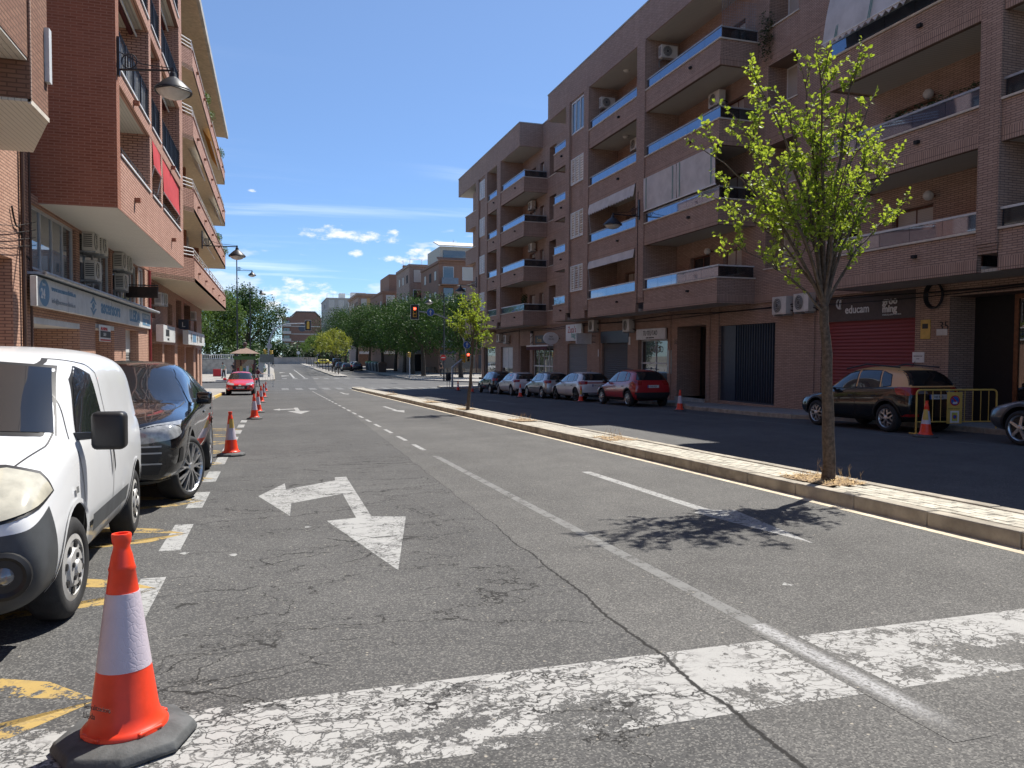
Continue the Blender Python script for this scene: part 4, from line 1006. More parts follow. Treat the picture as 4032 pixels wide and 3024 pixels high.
text('TRES', .13, (XG-.62, pc.y-.034, pc.z+.06), (1, 0, 0), LETK, t, align='CENTER'); text('PELUS', .13, (XG-.62, pc.y-.034, pc.z-.1), (1, 0, 0), LETK, t, align='CENTER')
t = board('shop_sign', 'dark sign with yellow lettering beside the oval sign', XG-.02, Yx(2150, XG), Yx(2110, XG), onX(2130, 1352, XG).z, onX(2130, 1320, XG).z, DKM)
text('Tresa', .42, (XG-.085, Yx(2118, XG), onX(2130, 1346, XG).z), DXR, YELP, t)
pb = onX(2093, 1340, XG-.15); t = thing('barber_pole', 'striped barber pole fixed beside the dark sign with yellow lettering', 'barber pole', (XG-.15, pb.y, pb.z-.55))
MB().lathe([(.09, -.5), (.09, .5)], (XG-.15, pb.y, pb.z), 16).build('tube', WHT, t, smooth=True)
sp = MB(); sp.tube([(XG-.15+.093*math.cos(a), pb.y+.093*math.sin(a), pb.z-.5+a/14) for a in [i*.35 for i in range(41)]], .02, 5); sp.build('stripe', BLUEP, t)
MB().lathe([(.12, -.62), (.12, -.5), (.1, -.48)], (XG-.15, pb.y, pb.z), 16).lathe([(.1, .48), (.12, .5), (.12, .62), (.03, .7)], (XG-.15, pb.y, pb.z), 16).build('cap', DKM, t, smooth=True)
a4 = thing('awning', 'short closed burgundy awning cassette over the white framed shop front', 'awning', (XG-.3, (s4[0]+s4[1])/2, s4[3]))
MB().box(XG-.45, XG-.02, s4[0]-.1, s4[1]+.1, s4[3]+.05, s4[3]+.16).build('cassette', WHT, a4, bevel=.02); MB().box(XG-.47, XG-.44, s4[0]-.08, s4[1]+.08, s4[3]-.18, s4[3]+.06).build('valance', P('burgundy_cloth', (.10, .03, .035), .9), a4)
for (u, v, w_, h_, m_, lab) in ((3645, 1297, .34, .55, YELP, 'yellow camera warning plate on the pillar right of the red shutter'), (3617, 1407, .42, .30, WHT, 'white paper notice taped low on the pillar right of the red shutter'), (3710, 1308, .36, .18, WHTG, 'small white plate under the house number'),
                              (2479, 1342, .20, .42, WHTG, 'small red and white alarm plate on the pillar by the dark shutter'), (2636, 1425, .42, 1.1, P('menu_case', (.45, .55, .52), .4), 'pale framed menu case beside the glass door'), (2358, 1390, .2, .4, WHTG, 'pair of small white plates beside the grey shutter')):
    p = onX(u, v, XG); t = board('wall_plate', lab, XG-.002, p.y-w_/2, p.y+w_/2, p.z-h_/2, p.z+h_/2, m_, .02)
    if m_ is YELP: MB().box(XG-.026, XG-.022, p.y-.1, p.y+.1, p.z+.02, p.z+.16).build('camera_mark', LETK, t)
    if m_ is WHT: text('AVIS IMPORTANT', .04, (XG-.024, p.y, p.z+.02), DXR, LETK, t, align='CENTER'); text('gracies', .035, (XG-.024, p.y, p.z-.05), DXR, LETK, t, align='CENTER')
p = onX(3698, 1283, XG); t = thing('house_number', 'house number 35 in dark figures on the brick pillar', 'house number', (XG-.01, p.y, p.z)); text('35', .34, (XG-.012, p.y, p.z-.12), DXR, LETK, t)
p = onX(2655, 1346, XG); t = thing('house_number', 'house number 33 in dark figures beside the glass door', 'house number', (XG-.01, p.y, p.z)); text('33', .3, (XG-.012, p.y, p.z-.1), DXR, LETK, t)
p = onX(3680, 1163, XG-.06); t = thing('cable_coil', 'coil of black cable hanging on the pillar below the overhang', 'cable', (XG-.06, p.y, p.z-.4)); cb = MB()
for k in range(4): cb.tube([(XG-.04-.03*k, p.y+(.27+.012*k)*math.cos(a), p.z+(.33+.012*k)*math.sin(a)) for a in [i*2*math.pi/28 for i in range(29)]], .02, 6, False)
cb.build('loop', BLKI, t, smooth=True)

# ------------------------------------------------------------------ street lamps
def lamp_head(par, c):
    x, y, z = c      # z = widest rim
    h = MB().lathe([(.04, .42), (.07, .40), (.09, .30), (.20, .22), (.41, .02), (.42, -.01), (.40, -.02), (.18, .16)], (x, y, z), 28).build('lamp_head', BLKI, par, smooth=True)
    MB().lathe([(.385, .0), (.36, -.06), (.26, -.15), (.13, -.20), (.0001, -.215)], (x, y, z), 28).build('diffuser', LAMPW, h, smooth=True)
    r = MB(); r.tube([(x+.41*math.cos(a), y+.41*math.sin(a), z-.02-.03*abs(math.sin(2*a))) for a in [i*2*math.pi/28 for i in range(29)]], .018, 6, False); r.build('rim', BLKI, h, smooth=True)
    return h
def arm_set(par, a, b):
    """bracket plate at a, arm to above the lamp at b, with a ringed scroll"""
    a, b = Vector(a), Vector(b); d = (b-a).normalized()
    m = MB(); m.tube([a, b], .026, 8); m.tube([a+Vector((0, 0, .42)), a+d*.45*(b-a).length+Vector((0, 0, .13)), b+Vector((0, 0, .05))], .012, 6)
    m.tube([b+Vector((0, 0, .06)), b-Vector((0, 0, .1))], .04, 8); m.build('arm', BLKI, par)
    s = MB(); c = a+d*.24+Vector((0, 0, .2))
    s.tube([c+d*.17*math.cos(t)+Vector((0, 0, .17*math.sin(t))) for t in [i*2*math.pi/20 for i in range(21)]], .014, 6, False)
    for k in (-.08, -.03, .03, .08): s.tube([c+d*k-Vector((0, 0, .14)), c+d*k+Vector((0, 0, .14))], .016, 5)
    s.build('scroll', BLKI, par)
def wall_lamp(label, a, b):
    t = thing('wall_lamp', label, 'street lamp', (a[0], a[1], a[2]-.3), group='street lamps with conical black shades')
    ax = Vector(a); MB().box(ax.x-.03, ax.x+.03, ax.y-.06, ax.y+.06, ax.z-.15, ax.z+.75).build('bracket_plate', BLKI, t, bevel=.005)
    arm_set(t, a, b); lamp_head(t, (b[0], b[1], b[2]-.46)); return t
wall_lamp('black conical street lamp on an arm over the red brick corner wall', (-3.42, 20.25, 8.18), (-2.22, 20.05, 8.22))
wall_lamp('black conical street lamp on an arm at the end of the curved balconies', (-3.38, 42.0, 6.98), (-1.72, 42.0, 7.0))
wall_lamp('black conical street lamp on the brown pilaster beside the second floor balcony', (XB-.08, 31.9, 7.85), (14.62, 31.9, 7.88))
wall_lamp('black conical street lamp on the far corner pilaster of the brown block', (XB-.08, 61.2, 7.15), (14.6, 61.2, 7.18))
def post_lamp(label, base, ztop, dirx, armz):
    t = thing('lamp_post', label, 'street lamp', base, group='tall lamp posts with conical black shades'); x, y, z = base
    MB().tube([(x, y, z), (x, y, z+1.2), (x, y, ztop)], [.10, .085, .055], 12).build('pole', GALV if dirx > 0 and False else DKM, t, smooth=True)
    arm_set(t, (x, y, armz), (x+dirx, y, armz+.02)); lamp_head(t, (x+dirx, y, armz-.44)); return t
for (u, v, va, Y, lab) in ((932, 1018, 1065, 88., 'tall dark lamp post rising behind the kiosk roof'), (984, 1110, 1143, 112., 'farther tall dark lamp post in front of the park trees')):
    p = onY(u, v, Y); pa = onY(u, va, Y); post_lamp(lab, (p.x, Y, gz(Y)+KH), p.z, 1.55, pa.z)
p = G(1748, 1500, KH); pt = onY(1748, 1165, p.y); post_lamp('grey lamp post carrying a round no entry sign on the right plaza', (p.x, p.y, gz(p.y)+KH), pt.z+.3, -1.6, onY(1748, 1176, p.y).z)
# ------------------------------------------------------------------ left: red brick block with deep balconies
XF, XW = -3.45, -5.1
L1 = thing('apartment_building', 'red brick block with overhanging balconies above the blue lettered elevator shop', 'building', (XF, 20.1, gz(20)))
FL = [(4.93, 6.24), (7.91, 8.25), (10.92, 11.26), (13.95, 14.29), (16.95, 17.3)]
b = MB(); b.box(-9.5, XF, 20.1, 20.48, 4.93, 19.0); b.build('end_wall', BRR, L1)
b = MB(); b.box(-9.5, XW+.02, 20.48, 35.6, 5.0, 19.0); b.build('back_wall', BRR, L1)
b = MB()
for (a, e) in ((25.0, 25.38), (27.25, 27.6), (32.3, 33.2)): b.box(XW, XF-.005, a, e, 5.05, 19.0)
b.build('column', BRF, L1)
MB().box(XW-.3, XF-.01, 20.11, 33.19, 4.92, 5.06).build('soffit', SOFW, L1)
for i, (z0, z1) in enumerate(FL):
    q = MB(); q.box(XF-.14, XF, 20.48, 33.2, z0, z1); par = q.build('balcony_band', BRF, L1)
    c = MB(); segs = [(20.5, 24.98), (25.4, 27.23), (27.62, 32.28)]
    for (a, e) in segs: c.box(XF-.17, XF+.035, a, e, z1, z1+.05)
    c.build('coping', WHT, par)
    if i: MB().box(XW, XF-.14, 20.48, 33.2, z0+.03, z0+.2).build('balcony_soffit', SOFL, par)
    for yy in (22.3, 29.6): MB().box(XF, XF+.14, yy, yy+.16, z0+(.55 if i == 0 else .1), z0+(.66 if i == 0 else .2)).build('drain_spout', BRR, par)
    for (a, e) in segs:
        rr = MB()
        if i == 0:
            rr.tube([(XF-.07, a, z1+.28), (XF-.07, e, z1+.28)], .018, 6)
            for k in range(4): yy = a+(e-a)*(k+.5)/4; rr.box(XF-.08, XF-.06, yy-.01, yy+.01, z1+.05, z1+.28)
            rr.build('hand_rail', BLKI, par)
        else:
            rr.tube([(XF-.06, a, z1+1.0), (XF-.06, e, z1+1.0)], .022, 6); rr.tube([(XF-.06, a, z1+.12), (XF-.06, e, z1+.12)], .015, 6)
            n = int((e-a)/1.3)+1
            for k in range(n+1): yy = a+.02+(e-a-.04)*k/n; rr.box(XF-.085, XF-.035, yy-.022, yy+.022, z1+.05, z1+1.0)
            for k in range(int((e-a)/.12)): yy = a+.06+.12*k; rr.box(XF-.066, XF-.054, yy-.007, yy+.007, z1+.12, z1+1.0)
            rl = rr.build('railing', BLKI, par)
            sc = MB(); m = int((e-a)/.1)
            sc.grid([[(XF-.11+(.012 if k % 2 else 0), a+.03+(e-a-.06)*k/m, z) for k in range(m+1)] for z in (z1+.1, z1+.96)])
            sc.build('screen_sheet', WHTG if (i+int(a)) % 3 == 0 and False or (a < 21 and i == 1) else P('screen_grey', (.10, .10, .105), .7, var=.15), rl)
    if i < 4:
        nz = FL[i+1][0]
        window(L1, XW+.06, 21.6, 23.2, z1-.4 if i else z1-.1, nz-.45, -1, BROW, mull=1, blind=.3); window(L1, XW+.06, 25.7, 26.9, z1, nz-.45, -1, BROW, blind=.5); window(L1, XW+.06, 28.4, 30.4, z1-.1, nz-.45, -1, BROW, mull=1)
for (a, e, dz) in ((25.45, 27.2, .75), (27.65, 32.25, 1.1)):
    t = thing('awning', 'small red sun awning of the first floor bay next to the long one' if dz < 1 else 'long red sun awning hanging from the first floor balcony', 'awning', (XF, (a+e)/2, 7.0))
    cloth_panel(a, e, 7.9-dz, 7.9, XF+.07, XF+.03, 24, .05, .02).build('cloth', FABR, t, smooth=True)
    MB().tube([(XF+.07, a, 7.9-dz), (XF+.07, e, 7.9-dz)], .018, 6).build('front_bar', WHT, t)
    for yy in (a+.1, e-.1): MB().tube([(XF-.05, yy, 6.6), (XF+.07, yy, 7.9-dz)], .014, 6).build('stay', WHT, t)
DKR = P('rolled_awning_maroon', (.10, .02, .022), .8)
for i in (2, 3):
    for k, (a, e) in enumerate(((20.6, 24.9), (27.7, 32.2))):
        t = thing('awning', ('maroon rolled awning under the %s floor band, ' % ('third' if i == 2 else 'fourth'))+('next to the wall lamp corner' if k == 0 else 'over the farther long opening'), 'awning', (XF, a, FL[i][0]-.2))
        MB().tube([(XF-.42, a, FL[i][0]-.12), (XF-.42, e, FL[i][0]-.12)], .07, 10).build('cloth_roll', DKR, t); MB().tube([(XF-.28, a, FL[i][0]-.2), (XF-.28, e, FL[i][0]-.2)], .03, 8).build('front_bar', WHT, t)
# ground floor and mezzanine
gh = [(19.62, 23.77, -2, 2.32, 1.2), (25.66, 28.4, -2, 2.40, .9), (30.4, 33.05, -2, 2.40, .45),
      (19.6, 23.5, 3.4, 4.86, .12), (23.9, 28.0, 3.4, 4.86, .12), (28.3, 33.0, 3.4, 4.86, .12), (33.15, 34.7, 3.4, 4.95, .12)]
b = MB(); wall_holes(b, 'x', XW, 19.5, 35.7, -1.2, 5.06, gh, .3, -1); b.box(-9.5, XW-1.3, 19.5, 35.7, -1.2, 5.0); b.build('ground_floor_wall', BRR2, L1)
for (a, e, z0, z1, d) in gh:
    if z0 > 0: window(L1, XW-.08, a, e, z0, z1, -1, P('aluminium_white', (.62, .63, .64), .4, metal=.2, var=.05), mull=max(1, round((e-a)/1.0)-1), fw=.07, blind=.0)
fb = MB(); fb.box(XW-1.25, XW-1.1, 19.6, 23.8, -1, 2.4); fb.box(XW-.95, XW-.85, 25.6, 28.5, -1, 2.5); fb.build('recess_back', BRR, L1)
fb = MB(); fb.box(XW-1.3, XW, 19.62, 23.77, 2.18, 2.33); fb.box(XW-.9, XW, 25.66, 28.4, 2.27, 2.41); fb.build('recess_ceiling', WHTG, L1)
MB().box(XW-.4, XW-.3, 30.4, 33.05, 1.55, 2.4).build('shop_panel', WHTG, L1)
sh = MB(); sh.grid([[(XW-.32+(.02 if k % 2 else 0), yy, -1.0+k*.055) for yy in (30.42, 33.03)] for k in range(48)]); sh.build('roller_shutter', SHLGT, L1)
MB().box(XW, XW+.35, 19.2, 35.5, 3.24, 3.30).build('ledge', P('ledge_blue_grey', (.30, .36, .44), .5, var=.2, dirt=.2), L1); MB().tube([(XW+.34, 19.2, 3.27), (XW+.34, 36.0, 3.27)], .05, 8).build('gutter_pipe', GALV, L1)
for yy in (35.45, 35.62): MB().tube([(XW+.06, yy, -.6), (XW+.06, yy, 5.0)], .045, 8).build('downpipe', P('pipe_red', (.22, .03, .03), .5), L1)
MB().tube([(XW+.05, 19.4-.1*i, 3.3+.09*i+.1*math.sin(i)) for i in range(14)], .018, 6).build('cable_bundle', DARK, L1)
L1.rotation_euler = (0, 0, -0.007)
# elevator shop sign
SX = -4.88; t = thing('shop_sign', 'long white sign board with blue ascensors LLEIDA lettering', 'sign', (SX, 27, 2.5))
sb = MB(); sb.box(SX-.12, SX, 19.0, 35.3, 2.54, 3.19); sb.build('board', WHTG, t, bevel=.01)
fr = MB(); 
for k in range(7): yy = 19.0+16.3*k/6; fr.box(SX-.002, SX+.006, yy-.012, yy+.012, 2.54, 3.19)
fr.build('joint', P('sign_joint', (.5, .5, .5), .5), t)
DXL = (0, 1, 0)
text('ascensors', .58, (SX+.006, 25.55, 2.73), DXL, SIGNB, t, xs=1.32, bold=.014); text('LLEIDA', .56, (SX+.006, 30.35, 2.70), DXL, SIGNB, t, xs=1.25, bold=.02)
text('www.ascensorslleida.es', .155, (SX+.006, 20.2, 2.96), DXL, SIGNB, t, xs=1.55, bold=.004); text('info@ascensorslleida.es', .155, (SX+.006, 20.2, 2.68), DXL, P('sign_grey', (.28, .32, .36), .5), t, xs=1.5)
MB().lathe([(0, .004), (.30, .004), (.30, 0)], (0, 0, 0), 28, 'x').xf(Matrix.Translation((SX+.001, 19.62, 2.865)) @ Matrix.Diagonal((1, 1.35, 1, 1))).build('round_mark', SIGNB, t)
text('24', .30, (SX+.008, 19.32, 2.74), DXL, LETW, t, xs=1.1, bold=.01); text('hores', .10, (SX+.008, 19.45, 3.02), DXL, LETW, t)
ar = MB()
for (z0, sg) in ((3.12, -1), (2.60, 1)):
    ar.prism([(SX+.002, 24.55, z0), (SX+.002, 24.95, z0+sg*.2), (SX+.002, 24.78, z0+sg*.2), (SX+.002, 24.55, z0+sg*.1), (SX+.002, 24.32, z0+sg*.2), (SX+.002, 24.15, z0+sg*.2)], (.006, 0, 0))
ar.prism([(SX+.002, 24.55, 2.97), (SX+.002, 24.75, 2.87), (SX+.002, 24.55, 2.75), (SX+.002, 24.35, 2.87)], (.006, 0, 0)); ar.build('arrow_mark', SIGNB, t)
MB().box(SX+.001, SX+.006, 33.2, 35.05, 2.64, 3.1).build('phone_panel', SIGNB, t); text('973 22 00 00', .24, (SX+.008, 33.3, 2.9), DXL, LETW, t, xs=1.1); text('lleida', .16, (SX+.008, 33.9, 2.7), DXL, LETW, t)
t = thing('shop_sign', 'black rusty sign box projecting above the right end of the elevator sign', 'sign', (-4.6, 30.5, 3.5)); MB().box(-5.0, -3.95, 30.4, 30.55, 3.52, 3.92).build('board', P('rusty_black', (.03, .016, .012), .7, var=.4, vs=4), t, bevel=.01); MB().box(-5.1, -3.95, 30.44, 30.5, 3.95, 3.99).build('bracket', DKM, t)
t = board('alarm_plate', 'red and white alarm plate ALARMA in the shop recess', -4.98, 25.75, 27.35, 1.88, 2.38, WHT, .03, out=1)
text('ALARMA', .14, (-4.945, 25.85, 2.22), DXL, REDP, t, xs=1.8); MB().box(-4.95, -4.945, 25.8, 27.3, 2.0, 2.2).build('stripe', LETK, t); text('SIEF', .14, (-4.944, 26.2, 2.05), DXL, LETW, t, xs=1.8); MB().box(-4.95, -4.945, 25.8, 27.3, 1.9, 1.95).build('base_line', REDP, t)
for (u, v, Y, lab) in ((340, 985, 24.2, 'upper weathered air conditioner beside the mezzanine glazing'), (372, 998, 25.4, 'second upper air conditioner behind the weathered one'), (342, 1100, 24.4, 'lower weathered air conditioner above the sign ledge'),
                     (468, 1058, 28.6, 'upper air conditioner of the farther pair under the soffit'), (495, 1068, 29.8, 'rear air conditioner of the farther pair under the soffit'), (470, 1140, 28.8, 'lower air conditioner next to the black rusty sign box')):
    p = onY(u, v, Y); ac((-4.93, Y+.4, p.z), E_, lab)
# ------------------------------------------------------------------ left: near brown block at the frame edge
L0 = thing('apartment_building', 'brown brick block with beige slatted soffits at the edge of the street', 'building', (XW, 12, gz(12)))
b = MB(); wall_holes(b, 'x', XW, -6, 19.52, -1, 7.2, [(16.9, 18.2, -1, 3.45, .8)], .3, -1); b.box(-9.5, XW-.85, -6, 19.5, -1, 7.2); b.build('ground_floor_wall', BRR2, L0)
b = MB(); P0 = [(-9.5, 13.3), (XF, 13.3), (XF, 14.28), (-4.28, 16.6), (-9.5, 16.6)]; b.prism([(x, y, 5.32) for x, y in P0], (0, 0, 14.7)); b.box(-9.5, XF-.02, -2, 13.3, 5.92, 20); b.build('overhang_wall', BR0, L0)
b = MB(); b.prism([(x*.998, y, 5.28) for x, y in P0], (0, 0, .045)); b.box(-9.4, XF-.03, -2, 13.28, 5.88, 5.93); b.build('soffit', SOFL, L0)
MB().box(XF-.03, XF+.012, 13.3, 14.29, 5.25, 5.32).build('soffit_trim', COPE, L0); MB().box(XF, XF+.016, 13.3, 13.34, 5.3, 20).build('corner_joint', BRK, L0)
b = MB(); b.box(XF, XF+.07, 14.1, 14.25, 5.85, 6.7); b.build('shutter_box', WHTG, L0)
for k, r in ((0, .045), (.5, .025)): MB().tube([(XW+.06, 18.75+k, -.6), (XW+.06, 18.75+k, 7)], r, 8).build('downpipe', P('pipe_brown', (.08, .045, .03), .5), L0)
for k in range(4): MB().tube([(XW+.1, 14+i*.55, 3.9+.05*k-.28*math.sin(math.pi*i/10)+.012*i*k) for i in range(11)], .007, 5).build('cable', DARK, L0)
# ------------------------------------------------------------------ left: block with chamfered balconies and white rails
L2 = thing('apartment_building', 'red brick block with long chamfered balconies, white tube rails and an overhanging eave', 'building', (XW, 50, gz(50)))
oh = [(37.0, 40.5, -2, 1.98, .6), (41.2, 45.4, -2, 1.98, .6), (46.8, 50.2, -2, 1.95, .6), (51.0, 55.8, -2, 1.95, .6), (57.2, 58.6, -2, 1.9, .4), (60.0, 61.0, -2, 1.8, .3),
      (36.2, 38.4, 3.1, 4.7, .4), (42.6, 44.6, 3.0, 4.1, .4), (46.2, 48.9, 2.95, 4.6, .5), (50.2, 54, 2.9, 4.6, .5), (56.2, 58.2, 3.0, 4.1, .4)]
b = MB(); wall_holes(b, 'x', XW, 35.7, 62.2, -1.7, 4.85, oh, .3, -1); b.box(-9.5, XW-.7, 35.7, 62.2, -1.7, 4.85); b.build('ground_floor_wall', BRR2, L2)
b = MB(); b.box(-9.5, XW, 35.72, 62.2, 4.85, 17.9); b.build('wall', BRR, L2)
for (a, e, z0, z1, d) in oh:
    if z0 > 0 or a > 50: window(L2, XW-d+.1, a, e, max(z0, -1.2), z1, -1, BROW, mull=1)
    else: MB().box(XW-.6, XW-.5, a, e, -1.5, z1).build('shop_back', BRR, L2)
F2 = [(4.83, 5.92), (8.05, 9.08), (11.33, 12.4), (14.5, 15.42)]
poly = [(XW, 36.0), (XF, 38.7), (XF, 63.5), (XW, 63.5)]
for i, (z0, z1) in enumerate(F2):
    sl = MB().prism([(x, y, z0) for x, y in poly], (0, 0, .2)).build('balcony_slab', P('soffit_cream', (.62, .52, .38), .8, var=.1, dirt=.1), L2)
    q = MB(); th = .14
    for (a, c) in ((poly[0], poly[1]), (poly[1], poly[2]), (poly[2], poly[3])):
        d = Vector((c[0]-a[0], c[1]-a[1], 0)).normalized(); n = Vector((-d.y, d.x, 0))
        q.prism([(a[0], a[1], z0+.0), (c[0], c[1], z0+.0), (c[0]+n.x*th, c[1]+n.y*th, z0+.0), (a[0]+n.x*th, a[1]+n.y*th, z0+.0)], (0, 0, z1-z0))
    par = q.build('balcony', BRF, L2); par.location = (0, 0, .003)
    rl = MB()
    for k in (.16, .32, .48): rl.tube([(poly[0][0], poly[0][1]+.08, z1+k), (poly[1][0]-.07, poly[1][1]+.04, z1+k), (XF-.07, 63.4, z1+k)], .026, 6)
    for yy in [39+2.4*k for k in range(11)]: rl.box(XF-.09, XF-.05, yy-.02, yy+.02, z1, z1+.48)
    rl.build('rail', WHT, par)
    MB().box(XF-.17, XF+.03, 38.7, 63.5, z1+.003, z1+.045).build('coping', BRR, par)
    for yy in (40.5, 44.5, 49.5, 55, 60): MB().box(XF, XF+.12, yy, yy+.25, z0+.55, z0+.62).build('drain_spout', BRR, par)
    top = F2[i+1][0] if i < 3 else 17.9
    for yy in (40.5, 46.5, 53, 58): window(L2, XW+.06, yy, yy+2.0, z0+.3, top-.5, -1, BROW, blind=random.choice([.2, .5, .9]))
    MB().box(XW, XW+.75, 44.2, 44.5, z0+.2, top).build('fin_wall', BRR, L2); MB().box(XW, XW+.75, 51.4, 51.7, z0+.2, top).build('fin_wall', BRR, L2)
eave = MB().prism([(XW-4, 35.5, 18.0), (-3.2, 35.5, 17.75), (-3.2, 62.3, 17.75), (XW-4, 62.3, 18.0)], (0, 0, .22)).build('eave', P('eave_cream', (.55, .45, .32), .8, var=.12, dirt=.2), L2)
MB().box(-3.26, -3.12, 35.4, 62.4, 17.72, 18.1).build('fascia', CONC, L2)
for (i, a, e, m, lab) in ((0, 45, 50.5, FABW, 'cream striped awning folded under the first upper balcony'), (1, 40, 43.6, FABW, 'white rolled awning arm under the second upper balcony'), (2, 48, 55, FABO, 'orange awning hanging at the third upper balcony'), (1, 52, 58, FABW, 'pale awning hanging at the far second balcony')):
    top = F2[i+1][0]; t = thing('awning', lab, 'awning', (XF, a, top-.5))
    cloth_panel(a, e, top-.75, top-.05, XF+.1, XF-.35, 20, .05).build('cloth', m, t, smooth=True); MB().tube([(XF+.1, a, top-.75), (XF+.1, e, top-.75)], .03, 6).build('front_bar', WHT, t)
for k, (y, i) in enumerate(((63.2, 0), (55, 1), (49, 3), (46, 3), (62, 1), (58, 3))):
    plant('balcony_plant', ['bushy green plant at the far end of the lowest rail', 'green plant spilling over the second rail', 'green plant on the top rail beside another', 'second green plant on the top rail', 'thin green plant at the end of the second rail', 'green plant near the far end of the top rail'][k], 'plant', [(XF-.02, y+.22*j, F2[i][1]+.2+.1*(j % 2)) for j in range(5)], 260, .3, .07, LEAFM, 30+k)
for (u, v, Y, lab) in ((655, 1200, 37.8, 'air conditioner on brackets under the lowest long balcony'), (690, 1202, 39.2, 'second air conditioner under the lowest long balcony'), (783, 1260, 53.5, 'air conditioner under the far part of the lowest balcony'), (782, 970, 45.0, 'air conditioner inside the second balcony behind the rails')):
    p = onY(u, v, Y); ac((-4.9 if v > 1000 else -4.5, Y+.3, p.z), E_, lab)
t = board('shop_sign', 'grey light box sign with black blocks beside the red pipes', -4.85, 36.6, 40.8, 2.05, 2.78, WHTG, .3, out=1); MB().box(-4.55, -4.545, 37.4, 38.6, 2.3, 2.6).build('black_block', LETK, t); MB().box(-4.55, -4.545, 37.9, 38.5, 2.12, 2.22).build('black_mark', LETK, t)
t = board('shop_sign', 'grey light box sign with dark diamonds under the L sign', -4.85, 47.0, 57.6, 2.05, 2.85, WHTG, .3, out=1); text('TALLER', .55, (-4.544, 53.6, 2.25), DXL, LETK, t, xs=1.1)
for yy in (48.2, 52.2): MB().prism([(-4.55, yy, 2.45), (-4.55, yy+.35, 2.75), (-4.55, yy+.7, 2.45), (-4.55, yy+.35, 2.15)], (.006, 0, 0)).build('diamond', LETK, t)
MB().box(-4.55, -4.545, 49.3, 51.6, 2.2, 2.7).build('panel', SIGNB, t)
pl = onY(723, 1277, 48.0); t = thing('driving_school_sign', 'dark blue square sign with a white L on a bracket', 'sign', (pl.x, 48, pl.z-.35)); MB().box(pl.x-.28, pl.x+.28, 47.94, 48.0, pl.z-.28, pl.z+.28).build('board', BLUEP, t); text('L', .4, (pl.x-.1, 47.936, pl.z-.15), (1, 0, 0), LETW, t); MB().box(XW, pl.x-.2, 47.95, 48, pl.z-.05, pl.z+.05).build('bracket', DKM, t)
# ------------------------------------------------------------------ vehicles
HATCH = dict(L=4.05, W=1.74, H=1.45, st=[
 (0.00,.32,.56,.62,.52,.64,.58,.42),(0.10,.23,.63,.70,.70,.79,.74,.55),(0.45,.20,.71,.80,.79,.86,.81,.60),(0.90,.20,.77,.89,.81,.87,.83,.64),(1.12,.20,.81,.94,.81,.87,.84,.66),
 (1.75,.20,.87,1.35,.81,.87,.83,.60),(2.10,.20,.89,1.44,.81,.87,.83,.59),(2.80,.20,.91,1.46,.81,.87,.83,.58),(3.40,.20,.94,1.42,.81,.87,.83,.57),(3.74,.22,.96,1.33,.80,.86,.81,.57),
 (3.95,.24,.90,1.00,.77,.84,.78,.60),(4.05,.34,.72,.80,.68,.76,.70,.52)],
 wins=[([(1.80,1.24),(2.0,1.32),(2.20,1.345)],[(1.40,.945),(1.8,.94),(2.25,.945)]),([(2.28,1.35),(2.95,1.335)],[(2.33,.95),(3.05,.975)]),([(3.03,1.325),(3.32,1.24)],[(3.13,.98),(3.42,1.02)])],
 ws=([(-.54,1.31),(0,1.36),(.54,1.31)],[(-.70,.965),(0,.985),(.70,.965)]), rw=([(-.50,1.33),(.50,1.33)],[(-.66,1.03),(.66,1.03)]),
 hl=([(.34,.70),(.60,.76),(.80,.80)],[(.36,.60),(.6,.63),(.80,.68)]), tl=([(.45,.97),(.80,.99)],[(.50,.83),(.82,.82)]), tls=([(3.62,.99),(3.93,.97)],[(3.75,.84),(3.97,.83)]),
 gr=([(-.45,.56),(.45,.56)],[(-.40,.38),(.40,.38)]), rb=([(-.72,.44),(.72,.44)],[(-.68,.26),(.68,.26)]), pz=(.46,.78), doors=[1.35, 2.29, 3.10], wb=2.58, fo=.82, wr=.315)
SUV = dict(L=4.93, W=1.98, H=1.68, st=[
 (0.0,.36,.80,.87,.66,.80,.74,.5),(.10,.26,.90,.98,.84,.93,.89,.64),(.5,.25,.97,1.06,.91,.98,.94,.70),(1.1,.24,1.0,1.13,.92,.985,.95,.72),(1.42,.25,1.01,1.17,.92,.985,.95,.73),
 (2.15,.25,1.04,1.54,.92,.985,.94,.67),(2.6,.25,1.06,1.66,.92,.985,.94,.64),(3.3,.25,1.09,1.67,.92,.985,.95,.62),(4.0,.26,1.12,1.55,.92,.985,.96,.60),(4.5,.28,1.13,1.33,.90,.98,.93,.62),
 (4.8,.32,1.05,1.16,.84,.93,.87,.62),(4.93,.42,.84,.92,.7,.82,.75,.55)],
 wins=[([(2.12,1.42),(2.45,1.545),(2.80,1.575)],[(1.62,1.085),(2.2,1.095),(2.86,1.11)]),([(2.88,1.58),(3.3,1.57),(3.75,1.51)],[(2.94,1.115),(3.4,1.13),(3.9,1.15)]),([(3.83,1.49),(4.25,1.37)],[(3.97,1.155),(4.42,1.22)])],
 ws=([(-.60,1.50),(0,1.57),(.60,1.50)],[(-.82,1.13),(0,1.17),(.82,1.13)]), rw=([(-.52,1.50),(.52,1.50)],[(-.70,1.20),(.70,1.20)]),
 hl=([(.40,.86),(.65,.93),(.90,.96)],[(.42,.72),(.65,.74),(.90,.80)]), tl=([(.0,1.02),(.92,1.02)],[(.0,.96),(.92,.96)]), tls=([(4.5,1.03),(4.86,1.02)],[(4.55,.96),(4.88,.96)]),
 gr=([(-.55,.68),(.55,.68)],[(-.50,.36),(.50,.36)]), rb=([(-.78,.5),(.78,.5)],[(-.74,.34),(.74,.34)]), pz=(.58, .86), doors=[1.55, 2.90, 3.95], wb=2.895, fo=.90, wr=.375)
